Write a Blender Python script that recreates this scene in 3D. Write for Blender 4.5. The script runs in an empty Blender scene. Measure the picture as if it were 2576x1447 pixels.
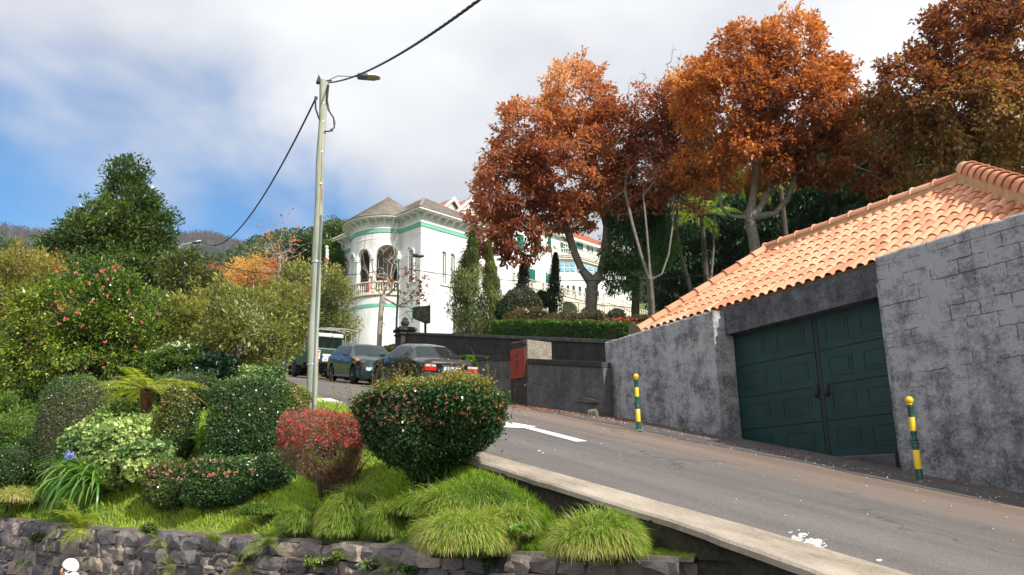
import bpy, bmesh, math, random
import numpy as np
from mathutils import Vector, Matrix

S = bpy.context.scene
RNG = np.random.default_rng(7)
rnd = random.Random(11)

# ------------------------------------------------------------------ camera
# world: x runs across the road (towards the garage), y runs up along the road, z up; camera at the origin
FPX, CX, CY = 2082.0, 1288.0, 723.5            # focal length and centre for a picture 2576 px wide
_p, _r, _y = math.radians(14.4), math.radians(1.0), math.radians(29.122)
_h = np.array([math.sin(_y), math.cos(_y), 0.0]); _R0 = np.array([math.cos(_y), -math.sin(_y), 0.0])
_UP = np.array([0, 0, 1.0])
CF = _h*math.cos(_p) + _UP*math.sin(_p); _U0 = -_h*math.sin(_p) + _UP*math.cos(_p)
CR = _R0*math.cos(_r) - _U0*math.sin(_r); CU = _U0*math.cos(_r) + _R0*math.sin(_r)
def ray(x, y): return CF + CR*(x-CX)/FPX + CU*(CY-y)/FPX
def P(x, y, Z): return ray(x, y)*Z              # survey point: picture direction and distance in metres
def Ppl(x, y, n, d):
    v = ray(x, y); return v*(d/np.dot(n, v))
def proj(p):
    p = np.asarray(p, float); z = p @ CF
    return CX+FPX*(p @ CR)/z, CY-FPX*(p @ CU)/z, z

cd = bpy.data.cameras.new('camera'); cam = bpy.data.objects.new('camera', cd); S.collection.objects.link(cam)
cam.matrix_world = Matrix(((CR[0], CU[0], -CF[0], 0), (CR[1], CU[1], -CF[1], 0), (CR[2], CU[2], -CF[2], 0), (0, 0, 0, 1)))
cd.sensor_width = 36.0; cd.lens = 36.0*FPX/2576.0; cd.clip_start = 0.05; cd.clip_end = 20000
S.camera = cam

# ------------------------------------------------------------------ world and sun
SUN_AZ, SUN_EL = math.radians(166), math.radians(38)
W = bpy.data.worlds.new('World'); S.world = W; W.use_nodes = True
nt = W.node_tree; nt.nodes.clear(); N = nt.nodes.new; L = nt.links.new
out = N('ShaderNodeOutputWorld'); mixs = N('ShaderNodeMixShader')
sky = N('ShaderNodeTexSky'); sky.sky_type = 'NISHITA'; sky.sun_disc = False
sky.sun_elevation = SUN_EL; sky.sun_rotation = SUN_AZ; sky.air_density = 1.1; sky.dust_density = 0.25; sky.ozone_density = 3.5
bg = N('ShaderNodeBackground'); bg.inputs['Strength'].default_value = 0.125
hs = N('ShaderNodeHueSaturation'); hs.inputs['Saturation'].default_value = 1.38
L(sky.outputs[0], hs.inputs['Color']); L(hs.outputs[0], bg.inputs['Color'])
bgc = N('ShaderNodeBackground'); bgc.inputs['Strength'].default_value = 1.0
tc = N('ShaderNodeTexCoord')
# edge of the cloud sheet: a great circle through three surveyed directions, broken up by noise
a_, b_ = ray(-100, 190), ray(760, 520)
nrm = np.cross(a_, b_); nrm /= np.linalg.norm(nrm)
if nrm @ ray(1300, 100) < 0: nrm = -nrm
dot = N('ShaderNodeVectorMath'); dot.operation = 'DOT_PRODUCT'; dot.inputs[1].default_value = tuple(nrm)
L(tc.outputs['Generated'], dot.inputs[0])
def wnoise(scale, detail, rough, sx=1, sy=1, sz=1, dist=0.0):
    mp = N('ShaderNodeMapping'); mp.inputs['Scale'].default_value = (sx, sy, sz)
    n_ = N('ShaderNodeTexNoise'); n_.inputs['Scale'].default_value = scale; n_.inputs['Detail'].default_value = detail
    n_.inputs['Roughness'].default_value = rough; n_.inputs['Distortion'].default_value = dist
    L(tc.outputs['Generated'], mp.inputs['Vector']); L(mp.outputs[0], n_.inputs['Vector']); return n_.outputs['Fac']
def wmath(op, a, b, clamp=False):
    m = N('ShaderNodeMath'); m.operation = op; m.use_clamp = clamp
    for i, v in enumerate((a, b)):
        if isinstance(v, (int, float)): m.inputs[i].default_value = v
        else: L(v, m.inputs[i])
    return m.outputs[0]
n1 = wnoise(3.4, 7, 0.50, 1, 1, 1.5, 0.2); n2 = wnoise(2.2, 4, 0.5, 1, 1, 2.0)
m = wmath('ADD', dot.outputs['Value'], wmath('MULTIPLY', wmath('SUBTRACT', n1, 0.5), 0.42))
mr = N('ShaderNodeMapRange'); mr.interpolation_type = 'SMOOTHSTEP'
mr.inputs['From Min'].default_value = -0.05; mr.inputs['From Max'].default_value = 0.12
L(m, mr.inputs['Value'])
wisp = N('ShaderNodeMapRange'); wisp.inputs['From Min'].default_value = 0.57; wisp.inputs['From Max'].default_value = 0.78; wisp.inputs['To Max'].default_value = 0.7
L(wnoise(5.0, 7, 0.52, 1.0, 1.0, 1.4, 0.3), wisp.inputs['Value'])
mask = wmath('MAXIMUM', mr.outputs[0], wisp.outputs[0], True)
ramp = N('ShaderNodeValToRGB'); L(wmath('ADD', wmath('MULTIPLY', n2, 1.0), wmath('MULTIPLY', dot.outputs['Value'], 0.62)), ramp.inputs[0])
e = ramp.color_ramp.elements
e[0].position = 0.42; e[0].color = (0.53, 0.545, 0.60, 1); e[1].position = 0.72; e[1].color = (0.84, 0.85, 0.87, 1)
L(ramp.outputs[0], bgc.inputs['Color'])
L(mask, mixs.inputs[0]); L(bg.outputs[0], mixs.inputs[1]); L(bgc.outputs[0], mixs.inputs[2]); L(mixs.outputs[0], out.inputs['Surface'])
try:
    W.cycles.sampling_method = 'MANUAL'; W.cycles.sample_map_resolution = 256
except Exception: pass

sd = bpy.data.lights.new('sun', 'SUN'); sd.energy = 4.8; sd.angle = math.radians(0.5); sd.color = (1.0, 0.955, 0.88)
sun = bpy.data.objects.new('sun', sd); S.collection.objects.link(sun)
SUNV = Vector((math.sin(SUN_AZ)*math.cos(SUN_EL), math.cos(SUN_AZ)*math.cos(SUN_EL), math.sin(SUN_EL)))
sun.rotation_euler = SUNV.to_track_quat('Z', 'Y').to_euler()
S.view_settings.view_transform = 'Standard'; S.view_settings.look = 'None'
S.view_settings.exposure = 0.32; S.view_settings.gamma = 1.0; S.view_settings.use_curve_mapping = False
try:
    S.cycles.max_bounces = 6; S.cycles.transparent_max_bounces = 6; S.cycles.diffuse_bounces = 3; S.cycles.glossy_bounces = 3
    S.cycles.volume_bounces = 0; S.cycles.caustics_reflective = False; S.cycles.caustics_refractive = False
    S.cycles.use_adaptive_sampling = True; S.cycles.adaptive_threshold = 0.02
except Exception: pass

# ------------------------------------------------------------------ materials
MATS = {}
def newmat(name):
    m = bpy.data.materials.new(name); m.use_nodes = True; t = m.node_tree; t.nodes.clear()
    o = t.nodes.new('ShaderNodeOutputMaterial'); b = t.nodes.new('ShaderNodeBsdfPrincipled'); t.links.new(b.outputs[0], o.inputs[0])
    MATS[name] = m; return m, t, b, o
def c4(c): return (c[0], c[1], c[2], 1.0)
def tnoise(t, scale, detail=6, rough=0.6, coord='Object', stretch=None, dist=0.0):
    tc = t.nodes.new('ShaderNodeTexCoord'); n = t.nodes.new('ShaderNodeTexNoise')
    n.inputs['Scale'].default_value = scale; n.inputs['Detail'].default_value = detail; n.inputs['Roughness'].default_value = rough; n.inputs['Distortion'].default_value = dist
    src = tc.outputs[coord]
    if stretch:
        mp = t.nodes.new('ShaderNodeMapping'); mp.inputs['Scale'].default_value = stretch; t.links.new(src, mp.inputs['Vector']); src = mp.outputs[0]
    t.links.new(src, n.inputs['Vector']); return n.outputs['Fac']
def tramp(t, fac, stops, interp='LINEAR'):
    r = t.nodes.new('ShaderNodeValToRGB'); cr = r.color_ramp; cr.interpolation = interp
    while len(cr.elements) < len(stops): cr.elements.new(0.5)
    for e, (p, c) in zip(cr.elements, stops): e.position = p; e.color = c4(c) if len(c) == 3 else c
    t.links.new(fac, r.inputs[0]); return r.outputs[0]
def tmix(t, fac, a, b, mode='MIX'):
    m = t.nodes.new('ShaderNodeMix'); m.data_type = 'RGBA'; m.blend_type = mode
    if isinstance(fac, (int, float)): m.inputs[0].default_value = fac
    else: t.links.new(fac, m.inputs[0])
    for k, v in ((6, a), (7, b)):
        if isinstance(v, tuple): m.inputs[k].default_value = c4(v)
        else: t.links.new(v, m.inputs[k])
    return m.outputs[2]
def tmath(t, op, a, b=0.0, clamp=False):
    m = t.nodes.new('ShaderNodeMath'); m.operation = op; m.use_clamp = clamp
    for i, v in enumerate((a, b)):
        if isinstance(v, (int, float)): m.inputs[i].default_value = v
        else: t.links.new(v, m.inputs[i])
    return m.outputs[0]
def tbump(t, b, h, strength=0.4, dist=0.02):
    n = t.nodes.new('ShaderNodeBump'); n.inputs['Strength'].default_value = strength; n.inputs['Distance'].default_value = dist
    t.links.new(h, n.inputs['Height']); t.links.new(n.outputs[0], b.inputs['Normal'])
def setp(b, **k):
    names = dict(rough='Roughness', metal='Metallic', spec='Specular IOR Level', coat='Coat Weight', trans='Transmission Weight', ior='IOR')
    for a, v in k.items(): b.inputs[names[a]].default_value = v
def pm(name, col, rough=0.8, var=0.18, scale=3.0, bump=0.25, bscale=40, metal=0.0, spec=0.4, coat=0.0, bdist=0.01, detail=7, coord='Object'):
    """plain material: base colour varied by noise, fine relief"""
    if name in MATS: return MATS[name]
    m, t, b, o = newmat(name)
    c = tuple(col); n = tnoise(t, scale, detail, 0.65, coord)
    lo = tuple(x*(1-var) for x in c); hi = tuple(min(1, x*(1+var)) for x in c)
    t.links.new(tramp(t, n, [(0.3, lo), (0.7, hi)]), b.inputs['Base Color'])
    setp(b, rough=rough, metal=metal, spec=spec, coat=coat)
    if bump: tbump(t, b, tnoise(t, bscale, 5, 0.6, coord), bump, bdist)
    return m
def leafmat(name, stops, rough=0.45, spec=0.45, trans=0.35, tgain=1.6, gain=1.2):
    """foliage: per-leaf colour from the 'v' attribute, light passes through thin leaves"""
    if name in MATS: return MATS[name]
    m, t, b, o = newmat(name)
    at = t.nodes.new('ShaderNodeAttribute'); at.attribute_name = 'v'
    stops = [(p_, tuple(min(.9, x*gain) for x in c_)) for p_, c_ in stops]
    col = tramp(t, at.outputs['Fac'], stops)
    t.links.new(col, b.inputs['Base Color']); setp(b, rough=rough, spec=spec)
    tr = t.nodes.new('ShaderNodeBsdfTranslucent'); g = tmix(t, 1.0, col, (tgain, tgain*1.05, tgain*0.6), 'MULTIPLY'); t.links.new(g, tr.inputs['Color'])
    mx = t.nodes.new('ShaderNodeMixShader'); mx.inputs[0].default_value = trans
    t.links.new(b.outputs[0], mx.inputs[1]); t.links.new(tr.outputs[0], mx.inputs[2]); t.links.new(mx.outputs[0], o.inputs[0])
    return m

# ------------------------------------------------------------------ meshes and objects
def npmesh(name, verts, faces, v=None, smooth=False):
    """verts (N,3), faces (M,k) one polygon size"""
    verts = np.ascontiguousarray(verts, dtype=np.float32); faces = np.ascontiguousarray(faces, dtype=np.int32)
    me = bpy.data.meshes.new(name); M_, k = faces.shape
    me.vertices.add(len(verts)); me.vertices.foreach_set('co', verts.ravel())
    me.loops.add(M_*k); me.loops.foreach_set('vertex_index', faces.ravel())
    me.polygons.add(M_); me.polygons.foreach_set('loop_start', np.arange(0, M_*k, k, dtype=np.int32))
    try: me.polygons.foreach_set('loop_total', np.full(M_, k, dtype=np.int32))
    except Exception: pass
    if smooth: me.polygons.foreach_set('use_smooth', np.ones(M_, dtype=bool))
    me.update(calc_edges=True)
    if v is not None:
        a = me.attributes.new('v', 'FLOAT', 'FACE'); a.data.foreach_set('value', np.ascontiguousarray(v, dtype=np.float32))
    return me
def lines(objp):  # parent world translation
    return objp
def link(name, me, mat, parent=None, local=False):
    o = bpy.data.objects.new(name, me); S.collection.objects.link(o)
    if mat is not None and len(me.materials) == 0: me.materials.append(mat)
    if parent is not None:
        o.parent = parent
        if not local and parent.type == 'EMPTY': o.matrix_parent_inverse = Matrix.Translation(-parent.location)
    return o
def tag(o, label=None, cat=None, group=None, kind=None):
    if label: o['label'] = label
    if cat: o['category'] = cat
    if group: o['group'] = group
    if kind: o['kind'] = kind
    return o
def thing(name, label, cat, loc=(0, 0, 0), rz=0.0, group=None):
    o = bpy.data.objects.new(name, None); S.collection.objects.link(o); o.empty_display_size = 0.2
    o.location = tuple(float(c) for c in loc); o.rotation_euler = (0, 0, rz); return tag(o, label, cat, group)

class MB:
    """collects faces, links them as one mesh object"""
    def __init__(s): s.v = []; s.f = []; s.m = []; s.cur = 0
    def add(s, vs, fs):
        b = len(s.v); s.v += [tuple(float(c) for c in p) for p in vs]; s.f += [tuple(i+b for i in f) for f in fs]; s.m += [s.cur]*len(fs)
    def quad(s, a, b, c, d): s.add([a, b, c, d], [(0, 1, 2, 3)])
    def box(s, c, size, rz=0.0, M=None):
        hx, hy, hz = size[0]/2, size[1]/2, size[2]/2; ca, sa = math.cos(rz), math.sin(rz); vs = []
        for z in (-hz, hz):
            for x, y in ((-hx, -hy), (hx, -hy), (hx, hy), (-hx, hy)):
                vs.append((c[0]+x*ca-y*sa, c[1]+x*sa+y*ca, c[2]+z))
        s.add(vs, [(3, 2, 1, 0), (4, 5, 6, 7), (0, 1, 5, 4), (1, 2, 6, 5), (2, 3, 7, 6), (3, 0, 4, 7)])
    def bb(s, x0, x1, y0, y1, z0, z1): s.box(((x0+x1)/2, (y0+y1)/2, (z0+z1)/2), (abs(x1-x0), abs(y1-y0), abs(z1-z0)))
    def prism(s, poly, d):
        """poly: list of 3-D points, extruded by vector d"""
        n = len(poly); d = np.asarray(d, float); vs = [tuple(p) for p in poly]+[tuple(np.asarray(p)+d) for p in poly]
        s.add(vs, [tuple(range(n-1, -1, -1)), tuple(range(n, 2*n))]+[(i, (i+1) % n, n+(i+1) % n, n+i) for i in range(n)])
    def tube(s, pts, r, n=8, caps=True):
        pts = [np.asarray(p, float) for p in pts]; k = len(pts); rr = r if isinstance(r, (list, tuple, np.ndarray)) else [r]*k
        vs = []; prev = None
        for i in range(k):
            t = pts[min(i+1, k-1)]-pts[max(i-1, 0)]; t = t/(np.linalg.norm(t)+1e-9)
            a = prev if prev is not None else (np.array([0, 0, 1.0]) if abs(t[2]) < 0.9 else np.array([1.0, 0, 0]))
            u = a-t*(a @ t); u = u/(np.linalg.norm(u)+1e-9); prev = u; w = np.cross(t, u)
            for j in range(n):
                an = 2*math.pi*j/n; vs.append(pts[i]+(u*math.cos(an)+w*math.sin(an))*rr[i])
        fs = [(i*n+j, i*n+(j+1) % n, (i+1)*n+(j+1) % n, (i+1)*n+j) for i in range(k-1) for j in range(n)]
        if caps: fs += [tuple(range(n-1, -1, -1)), tuple((k-1)*n+j for j in range(n))]
        s.add(vs, fs)
    def lathe(s, prof, c=(0, 0, 0), n=16, axis='z', a0=0.0, a1=2*math.pi, M=None):
        """prof: (r, h) from bottom to top"""
        full = abs(a1-a0-2*math.pi) < 1e-6; cols = n if full else n+1; vs = []
        for r, h in prof:
            for j in range(cols):
                a = a0+(a1-a0)*j/n; x, y = r*math.cos(a), r*math.sin(a)
                p = {'z': (x, y, h), 'x': (h, x, y), 'y': (x, h, y)}[axis]
                if M is not None: p = tuple(M @ Vector(p))
                vs.append((c[0]+p[0], c[1]+p[1], c[2]+p[2]))
        k = len(prof); fs = []
        for i in range(k-1):
            for j in range(n):
                j2 = (j+1) % cols; fs.append((i*cols+j, i*cols+j2, (i+1)*cols+j2, (i+1)*cols+j))
        if full and prof[0][0] > 1e-6: fs.append(tuple(range(cols-1, -1, -1)))
        if full and prof[-1][0] > 1e-6: fs.append(tuple((k-1)*cols+j for j in range(cols)))
        s.add(vs, fs)
    def mesh(s, name, mat=None, smooth=False, mats=None):
        me = bpy.data.meshes.new(name); me.from_pydata(s.v, [], s.f)
        if mats:
            for m_ in mats: me.materials.append(m_)
            me.polygons.foreach_set('material_index', s.m)
        elif mat: me.materials.append(mat)
        if smooth:
            me.polygons.foreach_set('use_smooth', [True]*len(s.f))
            try: me.set_sharp_from_angle(angle=math.radians(40))
            except Exception: pass
        me.update(); return me
    def build(s, name, mat, parent=None, smooth=False, local=False, mats=None, bevel=0.0):
        me = s.mesh(name, mat, smooth, mats)
        if bevel:
            bm = bmesh.new(); bm.from_mesh(me); bmesh.ops.remove_doubles(bm, verts=bm.verts, dist=1e-5)
            bmesh.ops.bevel(bm, geom=[e for e in bm.edges if e.calc_face_angle(0) > 0.5], offset=bevel, segments=2, affect='EDGES', profile=0.6)
            bm.to_mesh(me); bm.free()
        return link(name, me, mat, parent, local)
def copyobj(o, parent=None, M=None):
    c = o.copy(); S.collection.objects.link(c)
    if parent is not None: c.parent = parent
    if M is not None: c.matrix_basis = M
    return c
def struct(name, me_or_mb, mat, **k):
    me = me_or_mb.mesh(name, mat, **k) if isinstance(me_or_mb, MB) else me_or_mb
    return tag(link(name, me, mat), kind='structure')
def unit(a): return a/(np.linalg.norm(a, axis=-1, keepdims=True)+1e-9)
def vnoise(p, s=1.0, seed=0):
    """cheap smooth pseudo-noise in [-1,1] for arrays of points"""
    p = np.asarray(p)*s; r = np.random.default_rng(100+seed); o = np.zeros(len(p))
    for k in range(6):
        d = unit(r.normal(size=3))*r.uniform(0.6, 2.2); o += np.sin(p @ d+r.uniform(0, 6.28)+1.3*np.sin(p @ unit(r.normal(size=3))*1.1+r.uniform(0, 6)))
    return o/3.2
# ------------------------------------------------------------------ levels of road and ground
def zr(y): return np.interp(y, [-20, 14, 19.5, 23.7, 27.2, 31, 34.2, 40, 50, 70], [-5.307, 1.612, 2.62, 3.36, 3.96, 4.58, 5.1, 6.1, 8.3, 12.5])
def xin(y): return np.interp(y, [-6, 3.7, 4.9, 8.7, 13, 15.5, 22, 30, 34, 50], [4.93, 4.84, 4.79, 4.41, 4.33, 4.5, 5.7, 6.9, 7.4, 9.5])     # left edge of the asphalt
def xkerb(y): return np.interp(y, [-6, 3.75, 4.96, 8.15, 9.3], [4.22, 4.2, 4.27, 4.02, 3.97])
def xedge(y): return np.where(np.asarray(y) < 9.3, xkerb(y), xin(y)-0.02)
SW = np.array([(4.24, 4.95, -.42), (3.67, 6.59, -.43), (2.61, 9.29, -.37), (.75, 13.25, -.26), (-.55, 16.3, -.12), (-2.2, 20.2, .05), (-12, 43, 1.4)])   # top line of the stone wall
def xwall(y): return np.interp(y, SW[:, 1], SW[:, 0])
ctl = [tuple(p) for p in SW[:6]+np.array([0.12, 0.05, -0.03])]+[(-8, 34, .9)]
ctl += [(3.55, 8.2, .02), (.55, 16.2, .35), (1.7, 15.3, .95), (3.9, 9.6, .50),
        (3.9, 7.0, -.12), (3.75, 8.5, .2), (4.1, 5.5, -.42), (4.3, 10.5, .86), (4.3, 13, 1.38), (4.4, 15, 1.76), (5.0, 19, 2.5), (5.6, 22, 3.05), (6.8, 30, 4.4), (3.6, 13.3, 1.38), (3.0, 13.2, 1.15),
        (2.6, 15.5, 1.5), (1.3, 17.2, 1.2), (2.3, 18.6, 2.2), (2.9, 17.6, 2.05), (-.6, 18.2, .55), (3.4, 18, 2.1), (1.2, 18.5, 1.35), (0.5, 20.3, 1.5), (2.5, 22, 2.4), (-1, 24, 1.9), (0, 30, 3.4), (4, 30, 4.2), (3, 40, 6.0), (8, 40, 6.1), (-6, 40, 4.5),
        (10.9, 14.5, 3.2), (10.9, 20, 3.75), (11.2, 24.7, 4.6), (11.3, 28, 5.3), (12, 34, 6.4), (12.5, 18, 3.8), (15, 22, 5.4), (20, 26, 6.8), (15.4, 26.8, 6.25), (18.4, 26.5, 6.7), (21.7, 20.9, 7.2), (13.3, 22.8, 5.25), (13.2, 24.6, 5.35), (17.7, 23.8, 6.0), (13.7, 18.4, 4.15), (24, 25.6, 8.0), (31, 22, 9.6), (28, 31, 8.9), (18, 28.2, 6.8), (15, 14, 4.0), (20, 10, 4.6), (14, 8, 3.0), (20, 0, 3.0), (35, 5, 6),
        (16, 30, 6.9), (20, 36, 8.3), (17, 46, 8.6), (14, 46, 7.9), (24, 50, 10.8), (32, 60, 13.6), (40, 72, 17.0), (52, 66, 16.8), (30, 80, 18.5), (0, 60, 10), (0, 90, 17), (-20, 60, 9), (-25, 90, 15),
        (30, 35, 9.0), (38, 45, 11.6), (50, 30, 11), (60, 55, 15.5), (75, 30, 14), (75, 0, 10), (90, 80, 26), (60, 95, 26), (20, 95, 21)]
ctl += [tuple(P(*q)) for q in ((620, 1262, 11.0), (540, 1268, 11.3), (300, 1222, 13.0), (430, 1268, 11.8), (692, 1228, 11.3), (860, 1218, 10.2), (636, 1150, 12.4), (448, 1150, 13.0), (200, 1225, 14.4), (980, 1225, 9.6))]
ctl = np.array(ctl, float)
def _phi(r2): return 0.5*r2*np.log(r2+1e-9)
def _solve(c):
    n = len(c); A = np.zeros((n+3, n+3)); d2 = ((c[:, None, :2]-c[None, :, :2])**2).sum(-1); A[:n, :n] = _phi(d2)+np.eye(n)*0.05
    A[:n, n] = 1; A[:n, n+1:] = c[:, :2]; A[n:, :n] = A[:n, n:].T; return np.linalg.solve(A, np.concatenate([c[:, 2], [0, 0, 0]]))
_w = _solve(ctl)
def gz(x, y):
    x = np.asarray(x, float); y = np.asarray(y, float); s = x.shape; x = x.ravel(); y = y.ravel()
    d2 = (x[:, None]-ctl[None, :, 0])**2+(y[:, None]-ctl[None, :, 1])**2
    z = _phi(d2) @ _w[:-3]+_w[-3]+_w[-2]*x+_w[-1]*y
    zw = np.interp(y, SW[:, 1], SW[:, 2])-0.035; k = np.clip((x-xwall(y))/0.4, 0, 1); k = k*k*(3-2*k); near = (x < 4.6) & (y < 43) & (y > 3)
    z = np.where(near, zw*(1-k)+z*k, z)
    return z.reshape(s)
def gzf(x, y): return float(gz(np.array([x]), np.array([y]))[0])

# ------------------------------------------------------------------ materials of the setting
def mat_asphalt():
    m, t, b, o = newmat('asphalt')
    big = tnoise(t, 0.5, 4, 0.6); fine = tnoise(t, 75, 3, 0.8); mid = tnoise(t, 2.6, 8, 0.75, stretch=(1, 0.35, 1))
    c = tramp(t, fine, [(0.34, (0.072, 0.068, 0.067)), (0.56, (0.14, 0.131, 0.128)), (0.78, (0.33, 0.31, 0.295))])
    c = tmix(t, tmath(t, 'MULTIPLY', tmath(t, 'SUBTRACT', mid, 0.4), 1.6, True), c, (0.115, 0.092, 0.080), 'MIX')
    c = tmix(t, tramp(t, big, [(0.35, (0, 0, 0)), (0.7, (1, 1, 1))]), c, (1.12, 1.10, 1.08), 'MULTIPLY')
    tc = t.nodes.new('ShaderNodeTexCoord'); sp = t.nodes.new('ShaderNodeSeparateXYZ'); t.links.new(tc.outputs['Object'], sp.inputs[0])
    edge = t.nodes.new('ShaderNodeMapRange'); edge.inputs['From Min'].default_value = 7.6; edge.inputs['From Max'].default_value = 9.0
    t.links.new(tmath(t, 'ADD', sp.outputs[0], tmath(t, 'MULTIPLY', tnoise(t, 1.6, 6, 0.7), 1.4)), edge.inputs['Value'])
    c = tmix(t, tmath(t, 'MULTIPLY', edge.outputs[0], 0.55), c, (0.20, 0.135, 0.095))
    trk = tnoise(t, 1.5, 4, 0.6, stretch=(1, 0.04, 0.04)); c = tmix(t, 1.0, c, tramp(t, trk, [(.36, (.80, .80, .80)), (.62, (1.14, 1.13, 1.12))]), 'MULTIPLY')
    vo = t.nodes.new('ShaderNodeTexVoronoi'); vo.feature = 'DISTANCE_TO_EDGE'; vo.inputs['Scale'].default_value = 0.45; mpv = t.nodes.new('ShaderNodeMapping'); tcv = t.nodes.new('ShaderNodeTexCoord'); nv_ = t.nodes.new('ShaderNodeTexNoise'); nv_.inputs['Scale'].default_value = 2.2; nv_.inputs['Detail'].default_value = 6
    t.links.new(tcv.outputs['Object'], nv_.inputs['Vector']); ad = t.nodes.new('ShaderNodeVectorMath'); ad.operation = 'MULTIPLY_ADD'; ad.inputs[1].default_value = (.9, .9, .9); t.links.new(nv_.outputs['Color'], ad.inputs[0]); t.links.new(tcv.outputs['Object'], ad.inputs[2]); t.links.new(ad.outputs[0], vo.inputs['Vector'])
    crack = tramp(t, vo.outputs['Distance'], [(0.0, (.45, .45, .45)), (0.012, (1, 1, 1))]); gate = tramp(t, big, [(.48, (0, 0, 0)), (.60, (1, 1, 1))]); c = tmix(t, gate, c, tmix(t, 1.0, c, crack, 'MULTIPLY'))
    t.links.new(c, b.inputs['Base Color']); setp(b, rough=0.85, spec=0.3); tbump(t, b, fine, 0.5, 0.006); return m
def mat_roughcast(name='roughcast', lo=(0.115, 0.108, 0.115), hi=(0.46, 0.455, 0.468), p0=0.43, p1=0.56, sc=2.2, blocks=False, bump=0.9):
    m, t, b, o = newmat(name)
    patch = tnoise(t, sc, 12, 0.8, stretch=(1, 1, 1.3), dist=0.1); grit = tnoise(t, 26, 6, 0.85)
    v = tmath(t, 'ADD', tmath(t, 'MULTIPLY', patch, 0.62), tmath(t, 'MULTIPLY', grit, 0.38))
    tc = t.nodes.new('ShaderNodeTexCoord'); sp = t.nodes.new('ShaderNodeSeparateXYZ'); t.links.new(tc.outputs['Object'], sp.inputs[0])
    h = t.nodes.new('ShaderNodeMapRange'); h.inputs['From Min'].default_value = 0.0; h.inputs['From Max'].default_value = 2.2; h.inputs['To Min'].default_value = -0.05; h.inputs['To Max'].default_value = 0.03
    t.links.new(sp.outputs[2], h.inputs['Value']); v = tmath(t, 'ADD', v, h.outputs[0])
    st = tnoise(t, 2.0, 5, 0.6, stretch=(1, 3.0, .12)); v = tmath(t, 'ADD', v, tmath(t, 'MULTIPLY', tmath(t, 'SUBTRACT', st, 0.5), 0.16))
    hgt = grit
    if blocks:
        cb = t.nodes.new('ShaderNodeCombineXYZ'); t.links.new(sp.outputs[1], cb.inputs[0])
        wob = tmath(t, 'MULTIPLY', tmath(t, 'SUBTRACT', tnoise(t, 3.0, 5, 0.7), 0.5), 0.07); t.links.new(tmath(t, 'ADD', sp.outputs[2], wob), cb.inputs[1])
        br = t.nodes.new('ShaderNodeTexBrick'); br.inputs['Scale'].default_value = 1.0; br.inputs['Brick Width'].default_value = 0.40; br.inputs['Row Height'].default_value = 0.195
        br.inputs['Mortar Size'].default_value = 0.011; br.inputs['Mortar Smooth'].default_value = 0.9; br.inputs['Color1'].default_value = (1, 1, 1, 1); br.inputs['Color2'].default_value = (1, 1, 1, 1); br.inputs['Mortar'].default_value = (0, 0, 0, 1)
        t.links.new(cb.outputs[0], br.inputs['Vector'])
        gate = tramp(t, tmath(t, 'ADD', tmath(t, 'MULTIPLY', tnoise(t, 1.9, 6, 0.7, stretch=(1, 1, 2.0)), 1.0), tmath(t, 'MULTIPLY', h.outputs[0], 1.6)), [(0.50, (0, 0, 0)), (0.60, (1, 1, 1))])
        up = tramp(t, tmath(t, 'MULTIPLY', sp.outputs[2], 0.25), [(0.30, (0, 0, 0)), (0.36, (1, 1, 1))])
        mort = tmath(t, 'MULTIPLY', tmath(t, 'SUBTRACT', 1.0, br.outputs['Color']), tmath(t, 'MULTIPLY', gate, up))
        v = tmath(t, 'SUBTRACT', v, tmath(t, 'MULTIPLY', mort, 0.12)); hgt = tmath(t, 'SUBTRACT', grit, tmath(t, 'MULTIPLY', mort, 0.6))
    md = tuple((a*0.55+c*0.45) for a, c in zip(lo, hi))
    t.links.new(tramp(t, v, [(p0, lo), ((p0+p1)/2, md), (p1, hi)]), b.inputs['Base Color']); setp(b, rough=0.95, spec=0.15)
    tbump(t, b, hgt, bump, 0.025); return m
ASPH = mat_asphalt(); ROUGH = mat_roughcast(); ROUGHB = mat_roughcast('roughcast_blocks', blocks=True, p0=0.405, p1=0.55)
OLDC = mat_roughcast('old_concrete', lo=(0.045, 0.042, 0.042), hi=(0.19, 0.185, 0.185), p0=0.40, p1=0.68, sc=2.2, bump=0.5)
OLDD = mat_roughcast('dark_concrete', lo=(0.022, 0.019, 0.018), hi=(0.10, 0.095, 0.092), p0=0.40, p1=0.72, sc=2.0, bump=0.4)
LICH = mat_roughcast('lichened_concrete', lo=(0.12, 0.105, 0.08), hi=(0.42, 0.38, 0.31), p0=0.42, p1=0.72, sc=6, bump=0.4)
def mat_kerb():
    m, t, b, o = newmat('kerb_concrete'); n = tnoise(t, 2.2, 8, 0.7, stretch=(1, .4, 1)); g = tnoise(t, 40, 4, 0.7)
    c = tramp(t, tmath(t, 'ADD', tmath(t, 'MULTIPLY', n, 0.7), tmath(t, 'MULTIPLY', g, 0.3)), [(0.36, (0.17, 0.15, 0.09)), (0.47, (0.30, 0.25, 0.20)), (0.62, (0.44, 0.38, 0.31))])
    t.links.new(c, b.inputs['Base Color']); setp(b, rough=0.9, spec=0.2); tbump(t, b, g, 0.5, 0.01); return m
KERB = mat_kerb()
MOSSY = mat_roughcast('mossy_wall', lo=(0.035, 0.030, 0.022), hi=(0.13, 0.12, 0.085), p0=0.38, p1=0.66, sc=3, bump=0.8)
EARTH = pm('soil_and_turf', (0.085, 0.125, 0.028), 0.95, 0.5, 1.5, 0.6, 20, bdist=0.03)

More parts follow.
